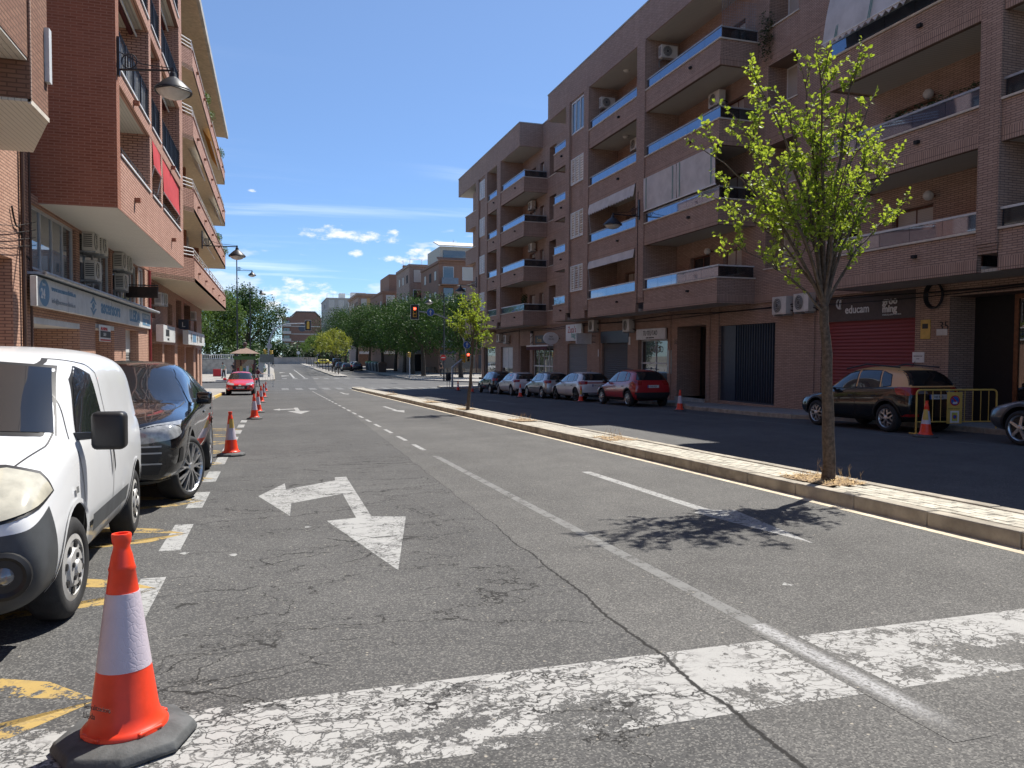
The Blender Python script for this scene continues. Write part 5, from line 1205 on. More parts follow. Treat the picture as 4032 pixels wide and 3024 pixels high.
VAN = dict(L=3.86, W=1.716, H=1.72, st=[
 (0.0,.30,.66,.72,.68,.79,.68,.44),(.09,.20,.76,.86,.80,.856,.78,.58),(.34,.19,.88,1.00,.81,.85,.79,.60),(.62,.19,.95,1.09,.82,.858,.81,.63),(.86,.19,1.00,1.16,.82,.858,.82,.66),
 (1.42,.19,1.03,1.58,.82,.858,.83,.66),(1.72,.19,1.03,1.68,.82,.858,.83,.68),(2.4,.19,1.04,1.72,.82,.858,.84,.72),(3.2,.19,1.05,1.71,.82,.858,.84,.72),(3.70,.21,1.05,1.66,.81,.852,.83,.70),
 (3.82,.24,1.0,1.52,.78,.83,.81,.67),(3.86,.34,.95,1.42,.74,.79,.77,.63)],
 wins=[([(1.50,1.44),(1.68,1.535),(1.92,1.47)],[(1.16,1.08),(1.5,1.06),(2.0,1.07)])],
 ws=([(-.57,1.53),(0,1.58),(.57,1.53)],[(-.70,1.13),(0,1.18),(.70,1.13)]), rw=([(-.5,1.5),(.5,1.5)],[(-.6,1.1),(.6,1.1)]),
 hl=None, tl=([(.62,1.1),(.80,1.1)],[(.66,.8),(.80,.8)]), tls=None, gr=None, rb=([(-.70,.5),(.70,.5)],[(-.68,.3),(.68,.3)]), pz=(.40, .8), doors=[1.0, 2.1], wb=2.513, fo=.82, wr=.31)
def scaled(T, L, W, H, **kw):
    sx, sy, sz = L/T['L'], W/T['W'], H/T['H']
    q = lambda pl: None if pl is None else tuple([(a*sx, b*sz) for a, b in side] for side in pl)
    r = lambda pl: None if pl is None else tuple([(a*sy, b*sz) for a, b in side] for side in pl)
    D = dict(L=L, W=W, H=H, st=[(s[0]*sx, s[1]*sz, s[2]*sz, s[3]*sz, s[4]*sy, s[5]*sy, s[6]*sy, s[7]*sy) for s in T['st']],
             wins=[q(w) for w in T['wins']], ws=r(T['ws']), rw=r(T['rw']), hl=r(T['hl']), tl=r(T['tl']), tls=q(T['tls']), gr=r(T['gr']), rb=r(T['rb']),
             pz=tuple(z*sz for z in T['pz']), doors=[d*sx for d in T['doors']], wb=T['wb']*sx, fo=T['fo']*sx, wr=T['wr'])
    D.update(kw); return D
def resample(pl, n):
    d = [0]
    for a, b in zip(pl[:-1], pl[1:]): d.append(d[-1]+math.hypot(b[0]-a[0], b[1]-a[1]))
    out = []
    for i in range(n):
        t = d[-1]*i/(n-1); k = 0
        while k < len(pl)-2 and d[k+1] < t: k += 1
        f = (t-d[k])/max(1e-9, d[k+1]-d[k]); out.append((pl[k][0]+(pl[k+1][0]-pl[k][0])*f, pl[k][1]+(pl[k+1][1]-pl[k][1])*f))
    return out
class Car:
    def __init__(c, name, label, T, paint, loc, rz, ry, level=2, group=None, cat='car'):
        c.T = T; c.root = thing(name, label, cat, loc, rz, group); c.root.rotation_euler = (0, ry, rz); c.level = level
        rows = []
        for (x, zb, zs, zt, wl, wm, wb, wt) in T['st']:
            e = min(.07, (zt-zs)*.3)
            half = [(0, zb), (wl*.7, zb), (wl, zb+.07), (wm, zb+(zs-zb)*.55), (wb, zs-.025), (wb-.03, zs+.02), (wt+(wb-.03-wt)*.48, zs+(zt-zs)*.55), (wt, zt-e), (wt*.6, zt-.012), (0, zt)]
            rows.append([(x, -y, z) for y, z in half]+[(x, y, z) for y, z in half[-2:0:-1]])
        b = MB(); n = len(rows[0]); h = n//2
        for r in rows: b.v += r
        for i in range(len(rows)-1):
            for j in range(n): b.f.append((i*n+j, (i+1)*n+j, (i+1)*n+(j+1) % n, i*n+(j+1) % n))
        for base, rev in ((0, False), ((len(rows)-1)*n, True)):
            for j in range(h):
                k = [base+j, base+j+1, base+(n-j-1) % n if j < h else 0, base+(n-j) % n]
                q = [k[0], k[1], k[2], k[3]]; q = [a for i, a in enumerate(q) if a not in q[:i]]
                if len(q) >= 3: b.f.append(tuple(q if not rev else q[::-1]))
        tmp = b.build('tmp', paint, smooth=True); bmn = bmesh.new(); bmn.from_mesh(tmp.data); bmesh.ops.recalc_face_normals(bmn, faces=bmn.faces); bmn.to_mesh(tmp.data); bmn.free()
        tmp.modifiers.new('s', 'SUBSURF').levels = level
        dg = bpy.context.evaluated_depsgraph_get(); me = bpy.data.meshes.new_from_object(tmp.evaluated_get(dg)); bpy.data.objects.remove(tmp)
        bm = bmesh.new(); bm.from_mesh(me); c.bvh = BVHTree.FromBMesh(bm); bm.free()
        o = bpy.data.objects.new('body', me); COL.objects.link(o); c.body = o
        # wheel arches
        cut = MB(); R = T['wr']+T.get('gap', .055)
        for xw in (T['fo'], T['fo']+T['wb']):
            for s in (-1, 1):
                y0, y1 = s*(T['W']/2-.30), s*(T['W']/2+.3)
                cut.lathe([(R, min(y0, y1)), (R, max(y0, y1))], (xw, 0, T['wr']+.02), 40, 'y')
        co = cut.build('cut', PLK); bm = bmesh.new(); bm.from_mesh(co.data); bmesh.ops.recalc_face_normals(bm, faces=bm.faces); bm.to_mesh(co.data); bm.free()
        md = o.modifiers.new('b', 'BOOLEAN'); md.object = co; md.operation = 'DIFFERENCE'; md.solver = 'EXACT'
        if hasattr(md, 'material_mode'): md.material_mode = 'TRANSFER'
        bpy.context.view_layer.update(); dg = bpy.context.evaluated_depsgraph_get(); m2 = bpy.data.meshes.new_from_object(o.evaluated_get(dg)); o.modifiers.clear(); o.data = m2; bpy.data.objects.remove(co)
        if len(m2.materials) == 0: m2.materials.append(paint)
        m2.polygons.foreach_set('use_smooth', [True]*len(m2.polygons)); m2.set_sharp_from_angle(angle=rad(40)); m2.update()
        o.parent = c.root
    def split(c, planes, name, mat):
        """cut the painted skin along planes and move what lies inside them to a part of its own"""
        bm = bmesh.new(); bm.from_mesh(c.body.data)
        for co, no in planes: bmesh.ops.bisect_plane(bm, geom=bm.verts[:]+bm.edges[:]+bm.faces[:], plane_co=co, plane_no=no)
        ins = [f for f in bm.faces if f.material_index == 0 and all((f.calc_center_median()-Vector(co)).dot(Vector(no)) < 0 for co, no in planes)]
        b2 = bmesh.new(); vm = {}
        for f in ins:
            vs = []
            for v in f.verts:
                if v not in vm: vm[v] = b2.verts.new(v.co)
                vs.append(vm[v])
            nf = b2.faces.new(vs); nf.smooth = True
        bmesh.ops.delete(bm, geom=ins, context='FACES'); bm.to_mesh(c.body.data); bm.free()
        me = bpy.data.meshes.new(name); b2.to_mesh(me); b2.free(); me.materials.append(mat); o = bpy.data.objects.new(name, me); COL.objects.link(o); o.parent = c.root; me.set_sharp_from_angle(angle=rad(40))
        return o
    def hit(c, mode, a, z):
        L = c.T['L']
        if mode == 'side': o, d = Vector((a, -3, z)), Vector((0, 1, 0))
        elif mode == 'front': o, d = Vector((-3, a, z)), Vector((1, 0, 0))
        elif mode == 'rear': o, d = Vector((L+3, a, z)), Vector((-1, 0, 0))
        elif mode == 'top': o, d = Vector((a, z, 4)), Vector((0, 0, -1))
        else:
            d = Vector((1, 1, 0)).normalized() if mode == 'fc' else Vector((-1, 1, 0)).normalized(); hx = Vector((1, -1, 0)).normalized() if mode == 'fc' else Vector((-1, -1, 0)).normalized()
            cx = Vector((.15, -c.T['W']*.36, 0)) if mode == 'fc' else Vector((L-.15, -c.T['W']*.36, 0))
            o = cx+hx*a-d*3+Vector((0, 0, z))
        p, n, i, dist = c.bvh.ray_cast(o, d)
        if p is None: p, n, i, dist = c.bvh.find_nearest(o+d*2.6)
        if n.dot(d) > 0: n = -n
        return p, n
    def patch(c, mode, tb, name, mat, off=.004, sym=False, nu=14, nv=7, parent=None, label=None):
        top, bot = resample(tb[0], nu), resample(tb[1], nu); Pt = []
        for j in range(nv):
            f = j/(nv-1); row = []
            for (a, b) in zip(top, bot):
                p, n = c.hit(mode, b[0]+(a[0]-b[0])*f, b[1]+(a[1]-b[1])*f); row.append(p+n*off)
            Pt.append(row)
        out = []
        for s in ((1, -1) if sym else (1,)):
            m = MB().grid([[(p.x, p.y*s, p.z) for p in r] for r in Pt]); o = m.build(name, mat, parent or c.root, smooth=True, world=False); out.append(o)
            bm = bmesh.new(); bm.from_mesh(o.data); ctr = Vector((c.T['L']/2, 0, .7))
            fl = sum((f.calc_center_median()-ctr).dot(f.normal) for f in bm.faces)
            if fl < 0: bmesh.ops.reverse_faces(bm, faces=bm.faces)
            bm.to_mesh(o.data); bm.free()
        return out[0]
    def seam(c, mode, pl, w=.008, sym=True, mat=None, name='panel_gap', off=.0025):
        pts = resample(pl, max(6, len(pl)*5)); t, b = [], []
        for i, p in enumerate(pts):
            q0, q1 = pts[max(0, i-1)], pts[min(len(pts)-1, i+1)]; dx, dz = q1[0]-q0[0], q1[1]-q0[1]; l = math.hypot(dx, dz) or 1
            t.append((p[0]-dz/l*w/2, p[1]+dx/l*w/2)); b.append((p[0]+dz/l*w/2, p[1]-dx/l*w/2))
        return c.patch(mode, (t, b), name, mat or PLK, off, sym, len(pts), 2)
    def grow(c, tb, d):
        pts = tb[0]+tb[1]; cx = sum(p[0] for p in pts)/len(pts); cz = sum(p[1] for p in pts)/len(pts)
        g = lambda p: (p[0]+math.copysign(d, p[0]-cx), p[1]+math.copysign(d, p[1]-cz))
        return [g(p) for p in tb[0]], [g(p) for p in tb[1]]
    def glazing(c, trim=PLK, gl=GLC):
        T = c.T
        for w in T['wins']:
            c.patch('side', c.grow(w, .018), 'window_trim', trim, .003, True); c.patch('side', w, 'side_window', gl, .007, True)
        c.patch('front', c.grow(T['ws'], .02), 'windscreen_trim', trim, .003, nu=22); c.patch('front', T['ws'], 'windscreen', gl, .008, nu=22)
        c.patch('rear', c.grow(T['rw'], .02), 'rear_window_trim', trim, .003, nu=18); c.patch('rear', T['rw'], 'rear_window', gl, .008, nu=18)
    def wheels(c, style, mat=RIMS, w=.205, rr=None, steer=0.0):
        T = c.T; r = T['wr']; rr = rr or r*.66; h = w/2
        ty = MB().lathe([(rr-.02, .02), (rr, -h+.012), (rr+.012, -h+.002), ((r+rr)/2, -h-.006), (r-.03, -h+.004), (r-.008, -h+.022), (r, -h+.05), (r, h-.05), (r-.008, h-.022), (r-.03, h-.004), (rr, h), (rr-.02, .03)], (0, 0, 0), 40, 'y')
        for k in range(0): pass
        proto = None
        for xw in (T['fo'], T['fo']+T['wb']):
            for s in (-1, 1):
                loc = (xw, s*(T['W']/2-h-.025), r); rot = (0, random.uniform(0, 6), (0 if s < 0 else math.pi)+(steer if xw < T['L']/2 else 0))
                if proto is None:
                    o = ty.build('wheel', TYRE, c.root, smooth=True, world=False, sharp=50); proto = o; c.rim(o, style, mat, rr, h); o.location = loc; o.rotation_euler = rot
                else:
                    o = proto.copy(); COL.objects.link(o); o.parent = c.root; o.location = loc; o.rotation_euler = rot
                    for ch in proto.children: q = ch.copy(); COL.objects.link(q); q.parent = o
    def rim(c, par, style, mat, rr, h):
        y = -h+.012; lip = MB().lathe([(rr-.035, .01), (rr-.012, y+.01), (rr+.006, y-.012), (rr+.010, y-.004), (rr-.004, y+.02)], (0, 0, 0), 36, 'y'); lip.f = lip.f[:-2]
        if style == 'hub':
            b = MB().lathe([(rr+.004, y-.004), (rr-.03, y-.012), (rr*.82, y+.004), (rr*.62, y-.004), (rr*.55, y-.022), (rr*.25, y-.026), (rr*.2, y-.04), (.0001, y-.042)], (0, 0, 0), 36, 'y'); b.build('rim', mat, par, smooth=True, world=False, sharp=25)
            k = MB()
            for i in range(8): a = 2*math.pi*i/8; k.lathe([(.0001, y-.016), (.022, y-.016), (.024, y+.01)], (rr*.70*math.cos(a), 0, rr*.70*math.sin(a)), 10, 'y')
            for i in range(5): a = 2*math.pi*i/5; k.lathe([(.0001, y-.036), (.016, y-.034), (.017, y-.01)], (rr*.36*math.cos(a), 0, rr*.36*math.sin(a)), 8, 'y')
            k.build('rim_hole', PLK, par, world=False); return
        n, tw = {'ten': (10, .022), 'five': (5, .05), 'six': (6, .034), 'multi': (9, .026)}[style]
        def sp(a0, r0, a1, r1, w0, w1):
            p0, p1 = Vector((r0*math.cos(a0), 0, r0*math.sin(a0))), Vector((r1*math.cos(a1), 0, r1*math.sin(a1))); d = (p1-p0).normalized(); nn = Vector((-d.z, 0, d.x))
            lip.prism([p0-nn*w0/2+Vector((0, y-.018, 0)), p1-nn*w1/2+Vector((0, y-.006, 0)), p1+nn*w1/2+Vector((0, y-.006, 0)), p0+nn*w0/2+Vector((0, y-.018, 0))], (0, .035, 0))
        for i in range(n):
            a = 2*math.pi*i/n
            if style == 'ten':
                s = .10 if i % 2 == 0 else -.10; sp(a, .05, a+s, rr-.01, tw*1.1, tw*.8); sp(a+s*.2, rr*.42, a-s*1.4, rr-.01, tw*.7, tw*.6)
            elif style == 'six': sp(a, .05, a, rr*.52, tw, tw*.9); sp(a, rr*.5, a+.32, rr-.01, tw*.9, tw*.8); sp(a, rr*.5, a-.32, rr-.01, tw*.9, tw*.8)
            else: sp(a, .05, a, rr-.01, tw*1.25, tw)
        lip.lathe([(.0001, y-.03), (.045, y-.026), (.062, y-.012), (.062, y+.02)], (0, 0, 0), 20, 'y')
        lip.build('rim', mat, par, world=False)
        MB().lathe([(.0001, y+.034), (rr-.03, y+.034)], (0, 0, 0), 24, 'y').build('brake_disc', RIMD, par, world=False)
    def plate(c, mode, z, body, w=.52, tilt=0):
        p, n = c.hit(mode, 0, z); s = -1 if mode == 'front' else 1; x = p.x+s*.012
        o = MB().box(x-.008, x+.008, -w/2, w/2, z-.055, z+.055).build('number_plate', PLATE, c.root, world=False)
        y0 = -w/2 if mode == 'rear' else w/2
        MB().box(x-.0095, x+.0095, y0, y0+(.045 if mode == 'rear' else -.045), z-.054, z+.054).build('plate_band', PLBL, o, world=False)
        if body:
            dx = Vector((0, -s*-1, 0)) if False else Vector((0, s, 0)); W_ = wmat(c.root); org = W_ @ Vector((x+s*.0085, -s*(w/2-.07), z-.032)); dxw = W_.to_3x3() @ dx; upw = W_.to_3x3() @ Vector((0, 0, 1))
            text(body, .09, org, dxw, LETK, o, 'plate_number', up=upw, xs=.95, depth=.001)
    def mirrors(c, x, z, size=(.10, .20, .13), mat=PLK, out=.10):
        W_ = c.T['W']/2
        for s in (-1, 1):
            b = MB().box(-size[0], size[0], -size[1]/2, size[1]/2, -size[2]/2, size[2]/2); b.v = [(p[0]*(.6 if p[1]*s < 0 else 1), p[1], p[2]) for p in b.v]
            b.xf(Matrix.Translation((x, s*(W_-.02+out), z))); o = b.build('mirror', mat, c.root, bevel=.035, seg=3, world=False, smooth=True)
            MB().box(x-.03, x+.03, s*(W_-.10), s*(W_+out-.06), z-.05, z-.01).build('mirror_stalk', mat, o, world=False)
    def trims(c, doors=True, handle_mat=None, sill=None):
        T = c.T; zb = T['st'][5][1]; belt = T['st'][5][2]
        if doors:
            for d in T['doors']: c.seam('side', [(d, belt+.0), (d+.01, (belt+zb)/2), (d-.02, zb+.12)])
            for d in T['doors'][1:]:
                b = MB(); 
                for s in (-1, 1):
                    p, n = c.hit('side', d-.16, belt-.10); b.box(d-.25, d-.07, s*(abs(p.y))-.012, s*abs(p.y)+.012, belt-.115, belt-.085)
                b.build('door_handle', handle_mat or PLK, c.root, bevel=.006, world=False)
        if sill:
            c.patch('side', ([(T['fo']+T['wr']+.08, zb+.15), (T['fo']+T['wb']-T['wr']-.08, zb+.15)], [(T['fo']+T['wr']+.08, zb+.04), (T['fo']+T['wb']-T['wr']-.08, zb+.04)]), 'sill_trim', sill, .006, True)
    def arches(c, mat=PLK, wd=.055):
        T = c.T; R = T['wr']+T.get('gap', .055)
        for xw in (T['fo'], T['fo']+T['wb']):
            an = [math.pi*(-.05+1.1*i/16) for i in range(17)]
            mk = lambda r: [(xw-r*math.cos(a), T['wr']+.02+r*math.sin(a)) for a in an]
            c.patch('side', (mk(R+wd), mk(R+.002)), 'arch_trim', mat, .010, True, 20, 3)
    def lights(c, hl=HLC, tl=TLR, grille=PLK, rb=PLK):
        T = c.T
        if T['hl']: c.patch('front', T['hl'], 'headlight', hl, .006, True)
        if T['tl']: c.patch('rear', T['tl'], 'tail_light', tl, .006, True)
        if T['tls']: c.patch('side', T['tls'], 'tail_light_side', tl, .006, True)
        if T['gr']: c.patch('front', T['gr'], 'grille', grille, .005)
        if T['rb'] and rb: c.patch('rear', T['rb'], 'rear_bumper_trim', rb, .006, nu=18)
def place(T, x_side, y_front, facing):
    """root location so that the street-side wheels stand at x_side; facing -1 = nose to -Y"""
    xc = x_side-T['W']/2+.03 if facing < 0 else x_side+T['W']/2-.03
    return (xc, y_front, gz(y_front)+.004), (rad(90) if facing < 0 else rad(-90)), (SLOPE if facing < 0 else -SLOPE)
random.seed(21)
# ---- white panel van
T = VAN; T['gap'] = .06; loc, rz, ry = place(T, -1.16, 4.44, -1)
v = Car('delivery_van', 'white panel van with grey plastic bumper and hazy headlight parked behind a traffic cone', T, CPW, loc, rz+rad(1.2), ry, 3, cat='van')
v.split([((0, 0, .655), (-.34, 0, 1)), ((.50, 0, 0), (1, 0, .22))], 'front_bumper', PLG)
v.glazing()
v.patch('fc', ([(-.50, .765), (-.28, .86), (-.02, .95), (.14, .975), (.27, .93)], [(-.50, .655), (-.28, .69), (-.02, .745), (.16, .79), (.31, .84)]), 'headlight', HLY, .012, True, 20, 9)
v.patch('fc', ([(-.52, .785), (-.28, .88), (-.02, .97), (.15, .995), (.295, .945)], [(-.52, .64), (-.28, .675), (-.02, .73), (.17, .775), (.335, .835)]), 'headlight_gasket', PLK, .006, True, 20, 9)
hb = MB()
for s in (-1, 1): hb.lathe([(.0001, 0), (.07, .015), (.09, .0), (.095, -.02)], (0, 0, 0), 20, 'x'); break
v.patch('front', ([(-.42, .62), (.42, .62)], [(-.38, .36), (.38, .36)]), 'grille', PLK, .006)
for s in (-1, 1):
    p, n = v.hit('front', s*.665, .46)
    M_ = Matrix.Translation(p) @ Vector((n.x, n.y, n.z)).to_track_quat('Z', 'Y').to_matrix().to_4x4()
    f = MB().lathe([(.085, .006), (.105, .022), (.125, .010), (.128, -.02)], (0, 0, 0), 26).xf(M_).build('fog_lamp_ring', PLK, v.root, smooth=True, world=False)
    MB().lathe([(.0001, .012), (.05, .004), (.085, .004)], (0, 0, 0), 24).xf(M_).build('fog_lamp_well', PLK, f, smooth=True, world=False); MB().lathe([(.0001, .032), (.03, .026), (.048, .008)], (0, 0, 0), 20).xf(M_).build('fog_lamp', GLP, f, smooth=True, world=False)
v.seam('top', [(.10, -.45), (.35, -.60), (.75, -.70), (.92, -.70)], .010); v.seam('top', [(.93, -.70), (.90, 0), (.93, .70)], .012, False)
v.seam('side', [(1.05, 1.0), (1.06, .7), (1.02, .5), (1.1, .36)], .012); v.seam('side', [(2.1, 1.5), (2.14, 1.05), (2.1, .6), (2.05, .36)], .010)
v.seam('side', [(1.02, 1.08), (1.34, 1.50), (1.62, 1.60), (1.97, 1.56), (2.1, 1.5)], .008)
v.patch('side', ([(1.22, .56), (1.9, .56), (2.72, .56)], [(1.26, .44), (1.9, .44), (2.66, .44)]), 'side_moulding', PLG, .022, True)
v.patch('side', ([(2.02, .98), (2.07, 1.0)], [(2.05, .74), (2.10, .78)]), 'door_handle', PLK, .02, True, 6, 6)
v.patch('side', ([(.80, .80), (.86, .80)], [(.80, .76), (.86, .76)]), 'side_repeater', GLP, .014, True, 5, 4)
v.mirrors(1.17, 1.12, (.085, .21, .25), PLK, .135); v.arches(CPW, .03); v.wheels('hub', RIMC, .19, .20, steer=rad(-6)); v.lights(rb=None)
wp = MB(); wp.tube([(.93, -.3, 1.185), (1.05, .1, 1.27), (1.12, .45, 1.31)], .008, 5); wp.build('wiper', PLK, v.root, world=False)
# ---- black SUV coupe
T = dict(SUV); T['gap'] = .05; loc, rz, ry = place(T, -0.93, 8.93, -1)
v = Car('suv_car', 'glossy black coupe suv with large multi-spoke wheels parked behind the white van', T, CPK, loc, rz, ry, 3)
v.glazing(GLOK)
v.patch('fc', ([(-.50, .83), (-.28, .87), (-.05, .905), (.10, .915), (.2, .89)], [(-.50, .73), (-.28, .735), (-.05, .755), (.12, .79), (.22, .83)]), 'headlight', HLC, .010, True, 20, 9)
v.patch('fc', ([(-.52, .845), (-.28, .885), (-.05, .92), (.11, .93), (.225, .90)], [(-.52, .715), (-.28, .72), (-.05, .74), (.13, .775), (.245, .83)]), 'headlight_gasket', GLOK, .005, True, 20, 9)
for z0, z1 in ((.40, .50), (.53, .62), (.64, .695)): v.patch('front', ([(-.74, z1), (0, z1), (.74, z1)], [(-.70, z0), (0, z0), (.70, z0)]), 'air_intake', PLK, .006, nu=20)
for z in (.515, .63, .70): v.patch('front', ([(-.74, z+.010), (0, z+.010), (.74, z+.010)], [(-.74, z-.008), (0, z-.008), (.74, z-.008)]), 'intake_bar', GRYM, .016, nu=20, nv=3)
for s in (-1,): v.patch('fc', ([(.16, .66), (.24, .68)], [(.14, .50), (.26, .52)]), 'corner_intake', PLK, .008, True, 6, 6)
v.seam('top', [(.18, -.60), (.6, -.74), (1.2, -.80), (1.52, -.82)], .010); v.trims(True, GLOK, GLOK); v.arches(GLOK, .04)
v.mirrors(1.80, 1.16, (.10, .19, .16), CPK, .06); v.wheels('ten', RIMS, .27, .285, steer=rad(-22)); v.lights(grille=PLK)
v.patch('front', ([(-.80, .33), (.80, .33)], [(-.74, .27), (.74, .27)]), 'lower_lip', PLG, .008, nu=20)
v.patch('side', ([(1.62, 1.585-.50), (2.86, 1.125)], [(1.62, 1.07), (2.86, 1.108)]), 'belt_moulding', CHRO, .009, True, 16, 2)
# ---- red hatchback facing us
T = scaled(HATCH, 4.03, 1.73, 1.47); loc, rz, ry = place(T, -1.11, 49.9, -1)
v = Car('hatchback_car', 'bright red hatchback facing the street crossing beside a row of cones', T, CPR, loc, rz, ry, 2)
v.glazing(); v.lights(); v.trims(); v.wheels('five', RIMS); v.mirrors(1.42, .98, mat=CPR); v.plate('front', .47, '9228 LGN'); v.patch('front', ([(-.60, .35), (.60, .35)], [(-.55, .25), (.55, .25)]), 'lower_grille', PLK, .006)
for s in (-1, 1):
    p, n = v.hit('front', s*.64, .40); MB().lathe([(.0001, -.02), (.05, -.018), (.055, 0)], (p.x, p.y, p.z), 14, 'x').build('fog_lamp', GLP, v.root, world=False)
p, n = v.hit('front', 0, .62); MB().lathe([(.045, -.012), (.065, -.012), (.065, 0)], (0, 0, 0), 20, 'x').xf(Matrix.Translation(p) @ Matrix.Diagonal((1, 1.4, .7, 1))).build('front_badge', CHRO, v.root, world=False)
# ---- right-hand row, tails towards us
def parked(name, label, T, paint, xs, yrear_w, rim, rmat, plate=None, level=2, arches=False, sill=None, tl=TLR, rb=PLK, mir=None, cat='car', rw=None):
    yf = yrear_w+T['wb']+T['fo']; loc, rz, ry = place(T, xs, yf, 1)
    c = Car(name, label, T, paint, loc, rz, ry, level, group='cars parked along the right kerb', cat=cat)
    c.glazing(); c.lights(tl=tl, rb=rb); c.trims(sill=sill); c.wheels(rim, rmat, rr=rw); c.mirrors(T['doors'][0]+.12, T['st'][5][2]+.09, mat=mir or PLK)
    if arches: c.arches()
    if plate: c.plate('rear', T['pz'][1], plate)
    ant = MB().tube([(T['L']*.80, 0, T['H']-.06), (T['L']*.83, 0, T['H']+.10)], .008, 5); ant.build('aerial', PLK, c.root, world=False)
    return c
XS = scaled(HATCH, 4.14, 1.78, 1.57, wr=.335, gap=.06)
v = parked('suv_car', 'dark red crossover with black arch trims parked last before the bare kerb', XS, CPR2, 14.12, 29.2, 'multi', RIMS, '5568 MDF', 3, True, PLK, rw=.215)
v.patch('rear', ([(-.80, .60), (.80, .60)], [(-.76, .28), (.76, .28)]), 'lower_bumper', PLK, .008, nu=20)
for s in (-1, 1): MB().tube([(1.9, s*.60, 1.53), (2.6, s*.61, 1.60), (3.5, s*.60, 1.545)], .018, 6).build('roof_rail', PLK, v.root, world=False)
v.patch('side', ([(3.6, 1.06), (3.9, 1.04)], [(3.66, .92), (3.96, .90)]), 'tail_light_side', TLR, .008, True)
LE = scaled(HATCH, 4.40, 1.80, 1.46, wr=.325)
v = parked('hatchback_car', 'white hatchback with dark wheels and full-width tail lamp parked between the red and silver cars', LE, CPW2, 14.02, 34.75, 'five', RIMD, '7411 LZK', 2, rw=.225)
v.patch('rear', ([(-.82, .93), (.82, .93)], [(-.82, .875), (.82, .875)]), 'light_bar', TLR, .009, nu=20, nv=3); v.patch('rear', ([(-.5, .42), (.5, .42)], [(-.42, .30), (.42, .30)]), 'diffuser', GRYM, .012)
IB = scaled(HATCH, 3.95, 1.70, 1.44, wr=.30)
v = parked('hatchback_car', 'silver hatchback of an older rounded shape parked between two white cars', IB, CPS, 13.82, 39.1, 'multi', RIMS, None, 2, rb=None)
v.patch('side', ([(1.2, .56), (2.9, .58)], [(1.2, .52), (2.9, .54)]), 'side_moulding', PLG, .012, True)
LC = scaled(HATCH, 4.18, 1.78, 1.42, wr=.315)
v = parked('hatchback_car', 'white sporty hatchback with blacked rear window next to the dark blue car', LC, CPW2, 13.62, 44.05, 'multi', GRYM, None, 2)
GO = scaled(HATCH, 4.15, 1.75, 1.49, wr=.31)
v = parked('hatchback_car', 'dark blue hatchback parked first in the row by the traffic light pole', GO, CPB, 13.5, 48.3, 'five', RIMS, None, 2)
EC = scaled(HATCH, 4.10, 1.77, 1.62, wr=.345, gap=.06, wb=2.52, fo=.85)
v = parked('suv_car', 'black compact suv with copper roof parked in front of the red shutter', EC, CPK, 14.3, 15.2, 'six', RIMS, '2748 KSR', 3, True, PLK, rb=None, rw=.225)
v.split([((0, 0, 1.10), (0, 0, -1)), ((1.30, 0, 0), (-1, 0, -.5))], 'roof_shell', CPO)
for s in (-1, 1): MB().tube([(1.75, s*.60, 1.55), (2.5, s*.62, 1.665), (3.55, s*.60, 1.58)], .020, 6).build('roof_rail', PLK, v.root, world=False)
v.patch('rear', ([(.28, 1.02), (.55, 1.02)], [(.28, .94), (.55, .94)]), 'reverse_lamp', GLP, .012, True, 8, 4); v.patch('rear', ([(.55, .46), (.80, .46)], [(.55, .40), (.80, .40)]), 'rear_reflector', TLR, .01, True, 6, 3)
v.patch('side', ([(3.60, 1.08), (3.98, 1.06)], [(3.7, .92), (4.02, .90)]), 'tail_light_side', TLR, .008, True)
GC = scaled(HATCH, 4.35, 1.82, 1.60, wr=.35, gap=.06); loc, rz, ry = place(GC, 14.25, 11.65+GC['wb']-.0, 1)
loc = (14.25+.91-.03, 11.65+.85, gz(12.5)+.004)
v = Car('suv_car', 'dark grey suv with bright spoked wheel just entering at the yellow kerb', GC, CPG, loc, rad(-90), -SLOPE, 3, group='cars parked along the right kerb')
v.glazing(); v.lights(); v.trims(sill=PLK); v.wheels('five', RIMS, rr=.25); v.mirrors(1.6, 1.05); v.arches()
